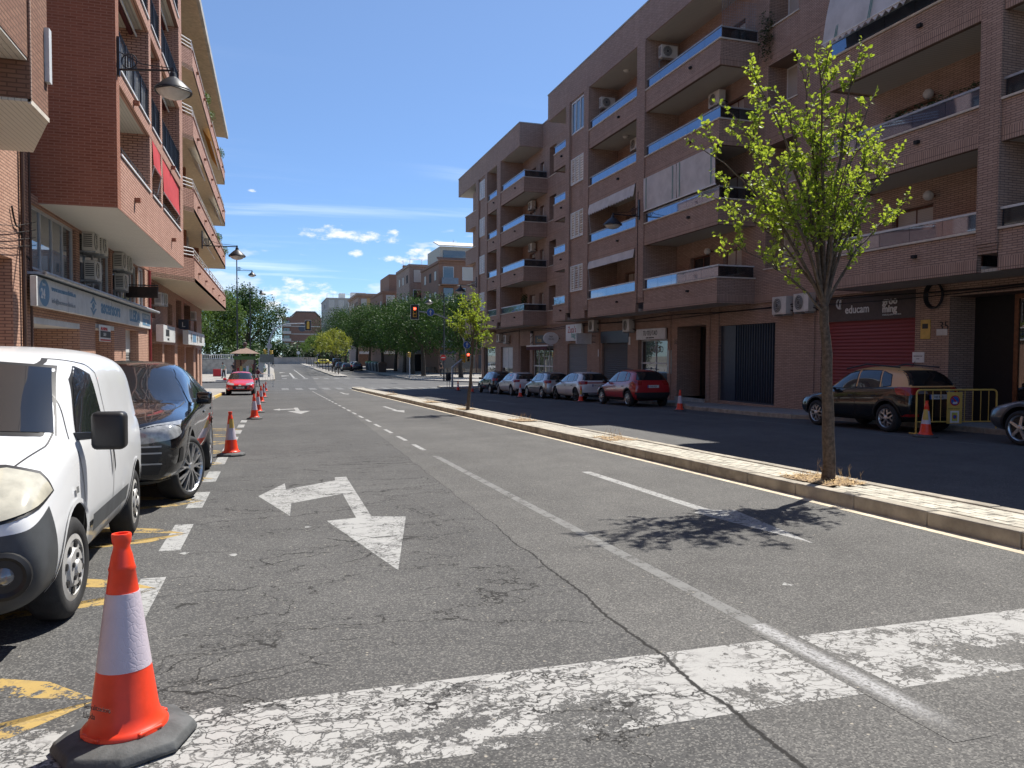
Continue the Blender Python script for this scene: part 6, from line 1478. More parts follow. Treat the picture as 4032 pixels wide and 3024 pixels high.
# ------------------------------------------------------------------ traffic cones
def make_cone(h=.78, n=36):
    r = thing('traffic_cone', 'x', 'traffic cone'); k = h/.78
    bs = MB(); pts = []
    for lvl, (s, z) in enumerate(((.245, 0), (.25, .012), (.235, .040), (.175, .058))):
        ring = []
        for i in range(8):
            a = math.pi/8+i*math.pi/4; q = s/max(abs(math.cos(a)), abs(math.sin(a)))*(.93 if True else 1); ring.append((q*math.cos(a), q*math.sin(a), z))
        pts.append(ring)
    for ring in pts: bs.v += ring
    for l in range(3):
        for i in range(8): bs.f.append((l*8+i, l*8+(i+1) % 8, (l+1)*8+(i+1) % 8, (l+1)*8+i))
    bs.f.append(tuple(range(8))[::-1]); bs.f.append(tuple(24+i for i in range(8)))
    bs.build('base', RUBB, r, bevel=.006, smooth=True)
    R = lambda z: .126-(.126-.043)*(z-.05)/(.66-.05)
    b = MB().lathe([(.148, .05), (.150, .066), (.139, .078), (.129, .085), (R(.12), .12), (R(.29), .29)], (0, 0, 0), n); b.f = b.f[:-2]; lo = b.build('lower_cone', CONER, r, smooth=True, sharp=50)
    MB().lathe([(R(.29)+.0015, .285), (R(.56)+.0015, .565)], (0, 0, 0), n).build('reflective_sleeve', CONEW, r, smooth=True); 
    b = MB().lathe([(R(.56), .56), (R(.645), .645), (R(.645)+.003, .65), (R(.66), .665), (.037, .70), (.031, .72), (.028, .735), (.033, .752), (.035, .775), (.033, .782), (.024, .782), (.022, .75)], (0, 0, 0), n); b.build('tip', CONER, r, smooth=True, sharp=50)
    for i in range(4):
        a = i*math.pi/2+.3; q = MB().box(-.012, .012, -.05, .05, -.008, .008); q.xf(Matrix.Rotation(a, 4, 'Z') @ Matrix.Translation((.136, 0, .068))); q.build('lug', CONER, lo, bevel=.006)
    return r
c0 = make_cone()
CONES = [((-0.585, 3.42), 'large orange cone with white reflective sleeve standing on the crossing band', 1.09), ((-0.72, 14.55), 'orange cone with a yellow sticker beside the black suv rear wheel', 1.0),
         ((-0.56, 25.3), 'orange cone fourth in line from the red hatchback', 1.0), ((-0.52, 29.3), 'orange cone third in line from the red hatchback', 1.0), ((-0.55, 38.4), 'orange cone second in line from the red hatchback', 1.0), ((-0.51, 45.4), 'orange cone next to the front corner of the red hatchback', 1.0), ((-0.51, 58.4), 'orange cone behind the red hatchback by the grey barrier', .9),
         ((14.05, 13.75), 'orange cone with yellow notices in front of the yellow barrier', 1.05), ((14.4, 25.35), 'orange cone alone at the bare kerb beside the dark red crossover', 1.0), ((14.05, 34.1), 'orange cone with yellow notice beside the white hatchback with dark wheels', .95), ((13.2, 40.9), 'orange cone beside the front of the silver hatchback', .95), ((13.1, 55.6), 'orange cone beyond the parked row next to the small traffic island', .95), ((13.12, 51.5), 'orange cone just beyond the dark blue hatchback', .95)]
for i, ((x, y), lab, s) in enumerate(CONES):
    lab = lab or 'orange cone in the line guarding the bay before the red hatchback'
    o = c0 if i == 0 else dup(c0, (0, 0, 0))
    o.location = (x, y, gz(y)+.006); o.rotation_euler = (-SLOPE, 0, rad(38+31*i) if i else rad(28)); o.scale = (s, s, s); tag(o, lab, None, 'orange traffic cones')
    if 'yellow' in lab:
        d = Vector((-x, -y, 0)).normalized()
        nb = MB(); z0, z1 = (.50, .66) if 'sticker' in lab else (.38, .60)
        for (za, zb) in ((z0, z1),):
            ring = []
            for zz in (za, zb):
                R = (.126-(.126-.043)*(zz-.05)/(.61)+.003)*s; a0 = math.atan2(d.y, d.x); ring.append([(x+R*math.cos(a0+t), y+R*math.sin(a0+t), gz(y)+zz*s) for t in [-.9+1.8*k/8 for k in range(9)]])
            nb.grid(ring)
        nb.build('notice', YELP, o)
# lettering on the near cone
_d = Vector((0.585-.25, -3.42, 0)).normalized()
text('Senyalitzacions', .030, (-0.585-.128, 3.42-.105, gz(3.42)+.205), Vector((.80, -.60, 0)), LETK, c0, xs=.75, depth=.0006); text('Lleida', .034, (-0.585-.130, 3.42-.110, gz(3.42)+.17), Vector((.80, -.60, 0)), LETK, c0, xs=.75, depth=.0006)
# ------------------------------------------------------------------ barriers
def barrier(label, a, b, mat, sign=False, h=1.05):
    a, b = Vector((*a, gz(a[1]))), Vector((*b, gz(b[1]))); d = (b-a).normalized(); L = (b-a).length; up = Vector((0, 0, 1)); t = thing('crowd_barrier', label, 'barrier', (a+b)/2)
    r = .09; m = MB(); path = [a, a+up*(h-r)]+[a+d*r*(1-math.cos(q))+up*(h-r+r*math.sin(q)) for q in (.4, .8, 1.2)]+[a+d*r+up*h, b-d*r+up*h]+[b-d*r*(1-math.cos(q))+up*(h-r+r*math.sin(q)) for q in (1.2, .8, .4)]+[b+up*(h-r), b]
    m.tube(path, .021, 10); m.tube([a+up*.30, b+up*.30], .016, 8); m.build('frame', mat, t, smooth=True)
    n = int(L/.2)
    for i in range(1, n):
        p = a+d*L*i/n; MB().tube([p+up*.30, p+up*h], .009, 6).build('bar', mat, t)
    ft = MB(); nn = Vector((-d.y, d.x, 0))
    for p in (a, b): ft.box(p.x-.03, p.x+.03, p.y-.03, p.y+.03, p.z, p.z+.05); ft.tube([p-nn*.25+up*.02, p+nn*.25+up*.02], .018, 6)
    ft.build('foot', mat, t)
    return t, a, d, L
bt, a, d, L = barrier('yellow crowd barrier with a yellow no parking board', (14.38, 14.35), (16.35, 13.95), YELP, True)
up = Vector((0, 0, 1)); nrm = Vector((d.y, -d.x, 0)); nrm = nrm if nrm.y < 0 else -nrm
c = a+d*(L*.46); c.z = gz(14.2)
sg = thing('no_parking_board', 'yellow board with a tow-away no parking roundel hung on the yellow barrier', 'sign', c+nrm*.04)
pb = [c+nrm*.03-d*.19+up*.26, c+nrm*.03+d*.19+up*.26, c+nrm*.03+d*.19+up*1.0, c+nrm*.03-d*.19+up*1.0]
MB().prism(pb, nrm*.012).build('board', YELP, sg)
def disc(cen, r, mat, par, name, off, n=28):
    MB().add([cen+nrm*off+(d*math.cos(q)+up*math.sin(q))*r for q in [2*math.pi*i/n for i in range(n)]], [tuple(range(n))]).build(name, mat, par)
cc_ = c+nrm*.042+up*.80; disc(cc_, .125, REDP, sg, 'roundel_rim', .004); disc(cc_, .098, BLUS, sg, 'roundel', .006)
sx = Vector((d.x, d.y, 0)); k_ = MB()
MB().prism([cc_+nrm*.008+d*(-.085)+up*.06, cc_+nrm*.008+d*(-.06)+up*.085, cc_+nrm*.008+d*.085-up*.06, cc_+nrm*.008+d*.06-up*.085], nrm*.002).build('roundel_bar', REDP, sg)
MB().prism([cc_+nrm*.011-d*.06-up*.075, cc_+nrm*.011+d*.06-up*.075, cc_+nrm*.011+d*.05-up*.02, cc_+nrm*.011+d*.0-up*.035, cc_+nrm*.011-d*.05-up*.025], nrm*.002).build('tow_mark', LETW, sg)
text('PROHIBIT APARCAR', .032, c+nrm*.046-d*.165+up*.60, d, LETK, sg, depth=.0005); q0 = c+nrm*.044+up*.42
MB().prism([q0-d*.11-up*.14, q0+d*.11-up*.14, q0+d*.11+up*.14, q0-d*.11+up*.14], nrm*.002).build('notice_sleeve', WHT, sg); MB().prism([q0+nrm*.003-d*.07-up*.1, q0+nrm*.003+d*.07-up*.1, q0+nrm*.003+d*.07+up*.1, q0+nrm*.003-d*.07+up*.1], nrm*.002).build('notice', P('notice_yellow', (.62, .60, .12), .5), sg); disc(q0+nrm*.004, .05, REDP, sg, 'notice_roundel_rim', .004); disc(q0+nrm*.004, .036, BLUS, sg, 'notice_roundel', .006)
barrier('grey crowd barrier standing beside the person in dark red', (-1.75, 70.6), (0.0, 70.9), GALV)
# ------------------------------------------------------------------ traffic signals and signs
def head3(par, c, toward, lit=None, back=True, sc=1.0, mat=None, name='signal_head'):
    """three-lamp head; toward = unit vector the lamps face"""
    w = Vector(toward).normalized(); s = w.cross(Vector((0, 0, 1))).normalized(); c = Vector(c); M_ = Matrix(((s.x, w.x, 0, c.x), (s.y, w.y, 0, c.y), (0, 0, 1, c.z), (0, 0, 0, 1)))
    b = MB().box(-.15*sc, .15*sc, -.10, .10, -.42*sc, .42*sc).xf(M_); h = b.build(name, mat or YELS, par, bevel=.02)
    if back:
        q = MB().box(-.33*sc, .33*sc, -.02, .01, -.60*sc, .60*sc).xf(M_).build('backboard', BLKI, h, bevel=.03); e = MB(); R_ = [(-.33, -.60), (.33, -.60), (.33, .60), (-.33, .60), (-.33, -.60)]; e.tube([M_ @ Vector((x*sc, .012, z*sc)) for x, z in R_], .025, 6); e.build('backboard_edge', WHTG, h)
    for i, z in enumerate((.27, 0, -.27)):
        m = LITR if lit == i else P('signal_lens_dark', (.05, .035, .03), .3)
        MB().lathe([(.0001, .125), (.06, .12), (.095, .105), (.1, .10)], (0, 0, 0), 20, 'y').xf(M_ @ Matrix.Translation((0, 0, z*sc))).build('lens', m, h, smooth=True)
        v = MB(); v.grid([[(.11*math.cos(t), y, .11*math.sin(t)+z*sc) for t in [math.pi*k/10-.2+.04*k for k in range(11)]] for y in (.10, .24)]); v.xf(M_); v.build('visor', mat or YELS, h, smooth=True)
    return h
def round_sign(par, c, toward, r, kind, name='round_sign'):
    w = Vector(toward).normalized(); s = w.cross(Vector((0, 0, 1))).normalized(); c = Vector(c); M_ = Matrix(((s.x, w.x, 0, c.x), (s.y, w.y, 0, c.y), (0, 0, 1, c.z), (0, 0, 0, 1)))
    o = MB().lathe([(.0001, .012), (r, .012), (r, -.012), (.0001, -.012)], (0, 0, 0), 32, 'y').xf(M_).build(name, {'ahead': WHT, 'noentry': REDP, 'back': GRYM, 'yield': WHT}[kind], par)
    if kind == 'ahead':
        MB().lathe([(.0001, .015), (r*.94, .015), (r*.94, .012)], (0, 0, 0), 32, 'y').xf(M_).build('sign_field', BLUS, o)
        q = MB(); z = .018; q.prism([M_ @ Vector((x*r, z, y*r)) for x, y in ((-.11, -.62), (.11, -.62), (.11, .12), (-.11, .12))], w*.002); q.prism([M_ @ Vector((x*r, z, y*r)) for x, y in ((-.36, .05), (.36, .05), (0, .66))], w*.003); q.build('arrow', LETW, o)
    if kind == 'noentry': MB().box(-r*.7, r*.7, .013, .017, -r*.17, r*.17).xf(M_).build('bar', LETW, o)
    return o
TOCAM = Vector((-.1, -1, 0))
pm = G(1838.98, 1529.1, .13); X, Y = pm.x, 62.9; z0 = sw(Y)
t = thing('traffic_signal_mast', 'curved grey mast with a red light and blue arrow signs over the right lanes', 'traffic signal', (X, Y, z0))
hp = onY(1632, 1229, Y); zt = hp.z+.15; pa = [(X, Y, z0), (X, Y, z0+2.0), (X-.05, Y, z0+3.3)]
cz = onY(1800, 1300, Y); arcp = [onY(u, v, Y) for u, v in ((1838, 1400), (1828, 1340), (1806, 1292), (1770, 1258), (1720, 1238), (1650, 1226))]
pa = [Vector((X, Y, z0)), Vector((X, Y, arcp[0].z-1.0))]+arcp
MB().tube(pa, [.10, .09]+[.085, .08, .075, .065, .055, .05], 12).build('mast', GALV, t, smooth=True)
head3(t, (hp.x, Y-.12, hp.z), TOCAM, 0, True); sp_ = onY(1694, 1230, Y); round_sign(t, (sp_.x, Y-.12, sp_.z), TOCAM, .32, 'ahead'); sp_ = onY(1837, 1358, Y); round_sign(t, (sp_.x, Y-.14, sp_.z), TOCAM, .32, 'ahead')
hh = onY(1841, 1407, Y); head3(t, (hh.x, Y-.2, hh.z), TOCAM, 0, False, .85); head3(t, (hh.x-.32, Y, hh.z-.1), (-1, -.3, 0), None, False, .8)
pl_ = onY(1058, 1480, 97); X, Y = -0.48, 97.0; z0 = sw(Y)
t = thing('traffic_signal_mast', 'curved grey mast with the back of a signal head beyond the crossing', 'traffic signal', (X, Y, z0))
arcp = [onY(u, v, Y) for u, v in ((1058, 1360), (1062, 1335), (1075, 1305), (1100, 1285), (1140, 1275), (1200, 1274))]
MB().tube([Vector((X, Y, z0))]+arcp, [.13, .12, .11, .10, .09, .08, .07], 12).build('mast', GALV, t, smooth=True)
hp = onY(1213, 1281, Y); head3(t, (hp.x, Y+.1, hp.z), (0, 1, 0), None, True, 1.05); hh = onY(1063, 1392, Y); head3(t, (hh.x+.1, Y-.1, hh.z), (.9, .3, 0), None, False, .9); head3(t, (hh.x-.5, Y, hh.z+.2), (-1, 0, 0), None, False, .6)
rs = onY(1060, 1363, Y); round_sign(t, (rs.x, Y-.15, rs.z), TOCAM, .33, 'back')
cb_ = thing('control_cabinet', 'grey roadside control cabinet beside the far signal mast', 'cabinet', (X-.9, Y-.6, sw(96))); MB().box(X-1.15, X-.6, Y-.9, Y-.45, sw(96), sw(96)+2.2).build('housing', P('cabinet_grey', (.30, .31, .31), .5, var=.1), cb_, bevel=.02); MB().box(X-1.0, X+.6, Y-1.0, Y-.93, sw(96)+1.75, sw(96)+2.7).build('panel', P('cabinet_panel', (.12, .13, .12), .5), cb_)
lp = G(1748, 1500, KH); rs = onY(1746, 1408, lp.y); t = thing('no_entry_sign', 'round red no entry sign fixed to the grey lamp post', 'sign', (rs.x, lp.y-.12, rs.z-.3)); round_sign(t, (rs.x-.05, lp.y-.15, rs.z), TOCAM, .3, 'noentry', 'sign_plate'); MB().box(rs.x-.04, rs.x+.04, lp.y-.14, lp.y-.02, rs.z-.05, rs.z+.05).build('clamp', GALV, t)
pp = G(1613, 1489, KH); t = thing('pedestrian_signal', 'yellow pedestrian signal on a short post by the right plaza kerb', 'traffic signal', (pp.x, pp.y, sw(pp.y))); zt = onY(1613, 1402, pp.y).z; MB().tube([(pp.x, pp.y, sw(pp.y)), (pp.x, pp.y, zt)], .06, 10).build('post', GALV, t); head3(t, (pp.x, pp.y, zt+.15), (-1, -.5, 0), None, False, .75)
# blue roundabout sign, give way sign
for (u, v, vb, Y, kind, lab) in ((1250, 1392, 1424, 190., 'ahead', 'round blue sign on a post by the far roundabout'), (1175, 1389, 1428, 215., 'yield', 'small pale give way sign near the far roundabout')):
    q = onY(u, v, Y); t = thing('road_sign', lab, 'sign', (q.x, Y, gz(Y))); MB().tube([(q.x, Y+.05, gz(Y)), (q.x, Y+.05, q.z+.3)], .05, 6).build('post', GALV, t); round_sign(t, (q.x, Y, q.z), TOCAM, .45, kind, 'sign_plate')
# litter bin on the island, containers
bp = G(1765, 1525, KH); x, y = bp.x, bp.y; t = thing('litter_bin', 'dark slatted litter bin on two thin legs on the island', 'bin', (x, y, sw(y)))
MB().lathe([(.20, .55), (.23, .60), (.24, 1.15), (.22, 1.17), (.20, 1.1)], (x, y, sw(y)), 18).build('basket', DKM, t, smooth=True)
for s in (-.1, .1): MB().tube([(x+s, y, sw(y)), (x+s, y, sw(y)+.6)], .02, 6).build('leg', DKM, t)
def container(lab, x, y, body, lid, w=1.5, h=1.45):
    t = thing('waste_container', lab, 'container', (x, y, gz(y)), group='waste containers at the kerb'); z = gz(y)+.02
    b = MB(); b.add([(x-.55, y-w/2+.1, z+.12), (x+.55, y-w/2+.1, z+.12), (x+.55, y+w/2-.1, z+.12), (x-.55, y+w/2-.1, z+.12), (x-.68, y-w/2, z+h*.8), (x+.68, y-w/2, z+h*.8), (x+.68, y+w/2, z+h*.8), (x-.68, y+w/2, z+h*.8)], [(0, 3, 2, 1), (4, 5, 6, 7), (0, 1, 5, 4), (1, 2, 6, 5), (2, 3, 7, 6), (3, 0, 4, 7)]); b.build('tub', body, t, bevel=.04)
    l = MB(); l.grid([[(x-.7*math.cos(q), yy, z+h*.8+.32*math.sin(q)) for q in [math.pi*i/10 for i in range(11)]] for yy in (y-w/2-.03, y+w/2+.03)])
    for yy in (y-w/2-.03, y+w/2+.03): l.add([(x-.7*math.cos(q), yy, z+h*.8+.32*math.sin(q)) for q in [math.pi*i/10 for i in range(11)]], [tuple(range(11))])
    l.build('lid', lid, t, smooth=True)
    for sx_ in (-.5, .5):
        for sy in (-.5, .5): MB().lathe([(.09, -.03), (.09, .03)], (x+sx_, y+sy, z+.08), 12, 'y').build('caster', PLK, t)
GR_ = P('lid_green', (.16, .30, .12), .5); CG_ = P('container_grey', (.10, .11, .12), .55, var=.1)
for i, (y, lid, bd, lab) in enumerate(((137, GR_, CG_, 'grey waste container with bright green lid farthest along the kerb'), (133, GR_, CG_, 'grey waste container with green lid second from the far end'), (129, P('lid_grey', (.2, .25, .2), .5), CG_, 'grey waste container with dull lid in the middle of the row'), (125, P('lid_dark', (.07, .12, .08), .5), P('container_dark', (.06, .065, .07), .5), 'dark waste container with dark green lid'), (121, P('lid_brown', (.09, .05, .03), .5), P('container_brown', (.07, .04, .03), .5), 'small brown organic waste container nearest the trees'))):
    container(lab, 16.3, y, bd, lid, 2.2 if i < 4 else 1.3, 1.75)
def bench(lab, x, y, rz):
    t = thing('park_bench', lab, 'bench', (x, y, sw(y)), rz, 'benches on the right plaza'); W_ = P('bench_wood', (.20, .15, .10), .7, var=.2)
    for k in range(3): MB().box(-.9, .9, -.25+.17*k, -.11+.17*k, .42, .46).build('seat_slat', W_, t, world=False)
    for k in range(3): MB().box(-.9, .9, .28+.02*k, .31+.02*k, .55+.14*k, .66+.14*k).build('back_slat', W_, t, world=False)
    for s in (-.7, .7): MB().box(s-.03, s+.03, -.25, .3, .36, .42).box(s-.03, s+.03, -.25, -.19, 0, .36).box(s-.03, s+.03, .24, .31, 0, .95).build('leg', DKM, t, world=False)
for (u, v, lab) in ((1700, 1470, 'slatted bench in the shade beside a thick trunk'), (1782, 1474, 'slatted bench near the lamp post, first of two together'), (1815, 1476, 'slatted bench near the lamp post, second of two together'), (1878, 1479, 'slatted bench partly behind the signal mast')):
    p = G(u, v, KH); bench(lab, p.x, p.y, rad(20))
# kiosk
X, Y = onY(965, 1440, 85).x, 85.0; z = sw(Y); t = thing('newspaper_kiosk', 'square kiosk with brown pyramid roof and green fascia board', 'kiosk', (X, Y, z)); GK = P('kiosk_green', (.10, .19, .05), .5); BK = P('kiosk_brown', (.09, .05, .04), .5)
for sx_ in (-.95, .95):
    for sy in (-.95, .95): MB().box(X+sx_-.08, X+sx_+.08, Y+sy-.08, Y+sy+.08, z, z+2.75).build('post', BK, t)
MB().box(X-1.05, X+1.05, Y-1.08, Y+1.05, z+2.15, z+2.5).build('fascia', GK, t); MB().box(X-.9, X+.9, Y-.9, Y+.9, z, z+.5).build('base_panel', BK, t); MB().box(X-.88, X+.88, Y-.88, Y+.9, z+.5, z+2.15).build('glazing', GLW, t)
r_ = MB(); r_.add([(X-1.45, Y-1.45, z+2.78), (X+1.45, Y-1.45, z+2.78), (X+1.45, Y+1.45, z+2.78), (X-1.45, Y+1.45, z+2.78), (X, Y, z+3.45)], [(0, 1, 4), (1, 2, 4), (2, 3, 4), (3, 0, 4), (3, 2, 1, 0)]); rf = r_.build('roof', P('kiosk_roof', (.22, .14, .10), .7, var=.15), t)
MB().lathe([(.12, 0), (.1, .1), (.16, .2), (.24, .36), (.2, .52), (.0001, .62)], (X, Y, z+3.38), 16).build('finial', BK, rf, smooth=True)
for k, m in enumerate((REDP, YELP, P('poster_teal', (.05, .25, .25), .5), WHT, P('poster_green', (.2, .35, .1), .5))): MB().box(X-.75+.3*k, X-.53+.3*k, Y-.9, Y-.885, z+.75+.2*(k % 2), z+1.3+.2*(k % 2)).build('magazine', m, t)
# white balustrade and ramp behind the kiosk
t = thing('balustrade', 'white metal balustrade above a grey retaining wall beside the kiosk', 'railing', (-6.5, 112, sw(112))); q0, q1 = onY(812, 1395, 112), onY(912, 1395, 112); zb, zt = onY(812, 1415, 112).z, onY(812, 1395, 112).z
MB().box(q0.x-6, q1.x+.8, 112, 112.5, sw(112)-.1, zb).build('retaining_wall', CONC, t); rl = MB(); rl.box(q0.x-6, q1.x+.8, 112.1, 112.3, zt-.1, zt); rl.box(q0.x-6, q1.x+.8, 112.1, 112.3, zb+.05, zb+.12); rl.build('rail', WHT, t)
for i in range(36): x = q0.x-5.8+i*(q1.x-q0.x+6.4)/36; MB().box(x-.04, x+.04, 112.15, 112.25, zb+.1, zt-.1).build('baluster', WHT, t)
t = thing('park_fence', 'brown wooden fence beside the plaza ramp', 'fence', (-8.4, 97, sw(97)))
for i in range(9): MB().box(-8.6-.15*i, -8.5-.15*i, 93+.9*i, 93.12+.9*i, sw(95), sw(95)+1.0).build('post', WOOD, t)
for z_ in (.35, .75): MB().prism([(-8.5, 92.8, sw(95)+z_), (-9.9, 100.6, sw(95)+z_), (-9.9, 100.6, sw(95)+z_+.12), (-8.5, 92.8, sw(95)+z_+.12)], (-.06, 0, 0)).build('rail', WOOD, t)
ws = thing('water_barrier', 'red and white plastic road barrier by the plaza ramp', 'barrier', (-6.4, 99, sw(99))); MB().prism([(-6.9, 99, sw(99)), (-6.9, 99.5, sw(99)), (-6.9, 99.35, sw(99)+.9), (-6.9, 99.15, sw(99)+.9)], (.9, 0, 0)).build('body', REDP, ws, bevel=.03); MB().box(-6.0, -5.4, 99.05, 99.45, sw(99), sw(99)+.9).build('white_unit', WHT, ws, bevel=.05)
# ------------------------------------------------------------------ people
def person(label, x, y, h, top, bottom, face=rad(180), arm=0.0, stride=.12, hold=None, lean=0.0):
    t = thing('person', label, 'person', (x, y, sw(y) if abs(x) > 4 else gz(y)), face); k = h/1.72
    def skin(name, edges, mat, sub=2):
        vs, rs, es = [], [], []
        idx = {}
        for chain in edges:
            prev = None
            for (p, r) in chain:
                key = tuple(round(c, 4) for c in p)
                if key not in idx: idx[key] = len(vs); vs.append(tuple(c*k for c in p)); rs.append(r*k)
                if prev is not None: es.append((prev, idx[key]))
                prev = idx[key]
        me = bpy.data.meshes.new(name); me.from_pydata(vs, es, []); o = bpy.data.objects.new(name, me); COL.objects.link(o)
        sm = o.modifiers.new('skin', 'SKIN'); ss = o.modifiers.new('sub', 'SUBSURF'); ss.levels = ss.render_levels = sub
        for i, r in enumerate(rs): me.skin_vertices[0].data[i].radius = (r, r)
        me.skin_vertices[0].data[0].use_root = True; bpy.context.view_layer.update()
        dg = bpy.context.evaluated_depsgraph_get(); m2 = bpy.data.meshes.new_from_object(o.evaluated_get(dg)); bpy.data.objects.remove(o)
        m2.materials.clear(); m2.materials.append(mat); m2.polygons.foreach_set('use_smooth', [True]*len(m2.polygons)); o = bpy.data.objects.new(name, m2); COL.objects.link(o); o.parent = t; return o
    s = stride; pel, chest, neck = (0, 0, .95), (0, lean, 1.28), (0, lean*1.4, 1.47); ka, kb = (.10, s*.6, .50), (-.10, -s*.3, .50); fa, fb = (.10, s, .08), (-.10, -s*1.2, .10)
    sh1, sh2 = (.19, lean*1.3, 1.42), (-.19, lean*1.3, 1.42); el1 = (.25, .02+arm*.2, 1.15); ha1 = (.24, .10+arm*.5, .93+arm*.22); el2, ha2 = (-.25, .0, 1.14), (-.24, .08, .90)
    body = [[(pel, .13), ((0, lean*.5, 1.1), .125), (chest, .15), (neck, .06), ((0, lean*1.5, 1.56), .075), ((0, lean*1.5+.01, 1.66), .085), ((0, lean*1.5, 1.72), .06)],
            [(pel, .13), ((.09, 0, .88), .09), (ka, .062), (fa, .045), ((.10, s+.13, .04), .035)], [(pel, .13), ((-.09, 0, .88), .09), (kb, .062), (fb, .045), ((-.10, -s*1.2+.13, .05), .035)],
            [(chest, .15), (sh1, .06), (el1, .042), (ha1, .032), ((ha1[0], ha1[1]+.07, ha1[2]-.03), .022)], [(chest, .15), (sh2, .06), (el2, .042), (ha2, .032), ((ha2[0], ha2[1]+.05, ha2[2]-.06), .022)]]
    skin('body', body, SKIN)
    g = .022; skin('shirt', [[((0, 0, .93), .145), ((0, lean*.5, 1.1), .142), (chest, .165), ((0, lean*1.3, 1.45), .075)], [(chest, .165), (sh1, .075), ((.23, .01+arm*.1, 1.25), .06)], [(chest, .165), (sh2, .075), ((-.23, 0, 1.25), .06)]], top)
    skin('trousers', [[((0, 0, .98), .14), ((0, 0, .90), .14)], [((0, 0, .90), .14), ((.09, 0, .84), .105), (ka, .078), ((fa[0], fa[1], .14), .065)], [((0, 0, .90), .14), ((-.09, 0, .84), .105), (kb, .078), ((fb[0], fb[1], .15), .065)]], bottom)
    MB().lathe([(.0001, .105), (.06, .10), (.095, .05), (.10, -.01), (.085, -.07)], (0, lean*1.5-.015, 1.665), 16).xf(Matrix.Scale(k, 4)).build('hair', HAIR, t, smooth=True, world=False)
    hd = MB(); hd.lathe([(.0001, .02), (.012, .01), (.014, -.02)], (0, lean*1.5+.092, 1.63), 8)
    for ex in (-.035, .035): hd.lathe([(.0001, .012), (.012, 0), (.0001, -.012)], (ex, lean*1.5+.078, 1.655), 8)
    hd.xf(Matrix.Scale(k, 4)).build('face_detail', HAIR, t, world=False)
    sh_ = MB()
    for f in (fa, fb): sh_.box(f[0]-.045, f[0]+.045, f[1]-.07, f[1]+.19, .0 if f is fa else .02, .09)
    sh_.xf(Matrix.Scale(k, 4)).build('shoes', P('shoe_dark', (.03, .03, .03), .6), t, bevel=.02, world=False)
    return t
p = G(1015, 1522); person('person in dark red top and grey trousers holding out a hand by the barrier', p.x, p.y, 1.68, P('shirt_maroon', (.16, .03, .035), .8), P('trousers_grey', (.16, .17, .18), .8), rad(-60), 1.0)
p = G(889, 1485.5, KH); person('person in pale green shirt and dark trousers bending forward near the kiosk', p.x, 92.0, 1.75, P('shirt_green', (.22, .30, .27), .8), P('trousers_black', (.02, .02, .025), .8), rad(150), .3, .1, lean=.12)
p = onY(920, 1470, 96.0); person('person in black standing between the kiosk and the pale green shirt', p.x, 96.0, 1.7, P('shirt_black', (.018, .018, .02), .8), P('trousers_dark', (.03, .03, .035), .8), rad(170), .1, .06)
p = onY(1075, 1425, 190.0); person('distant walker in dark clothes crossing the far road', p.x, 190.0, 1.75, P('shirt_slate', (.10, .11, .13), .8), P('trousers_black', (.02, .02, .025), .8), rad(-90), .2, .25)
p = G(1736, 1479, KH); person('person in black coat walking in the shade of the plaza trees', p.x, p.y, 1.8, P('shirt_black', (.018, .018, .02), .8), P('trousers_black', (.02, .02, .025), .8), rad(200), .1, .18)
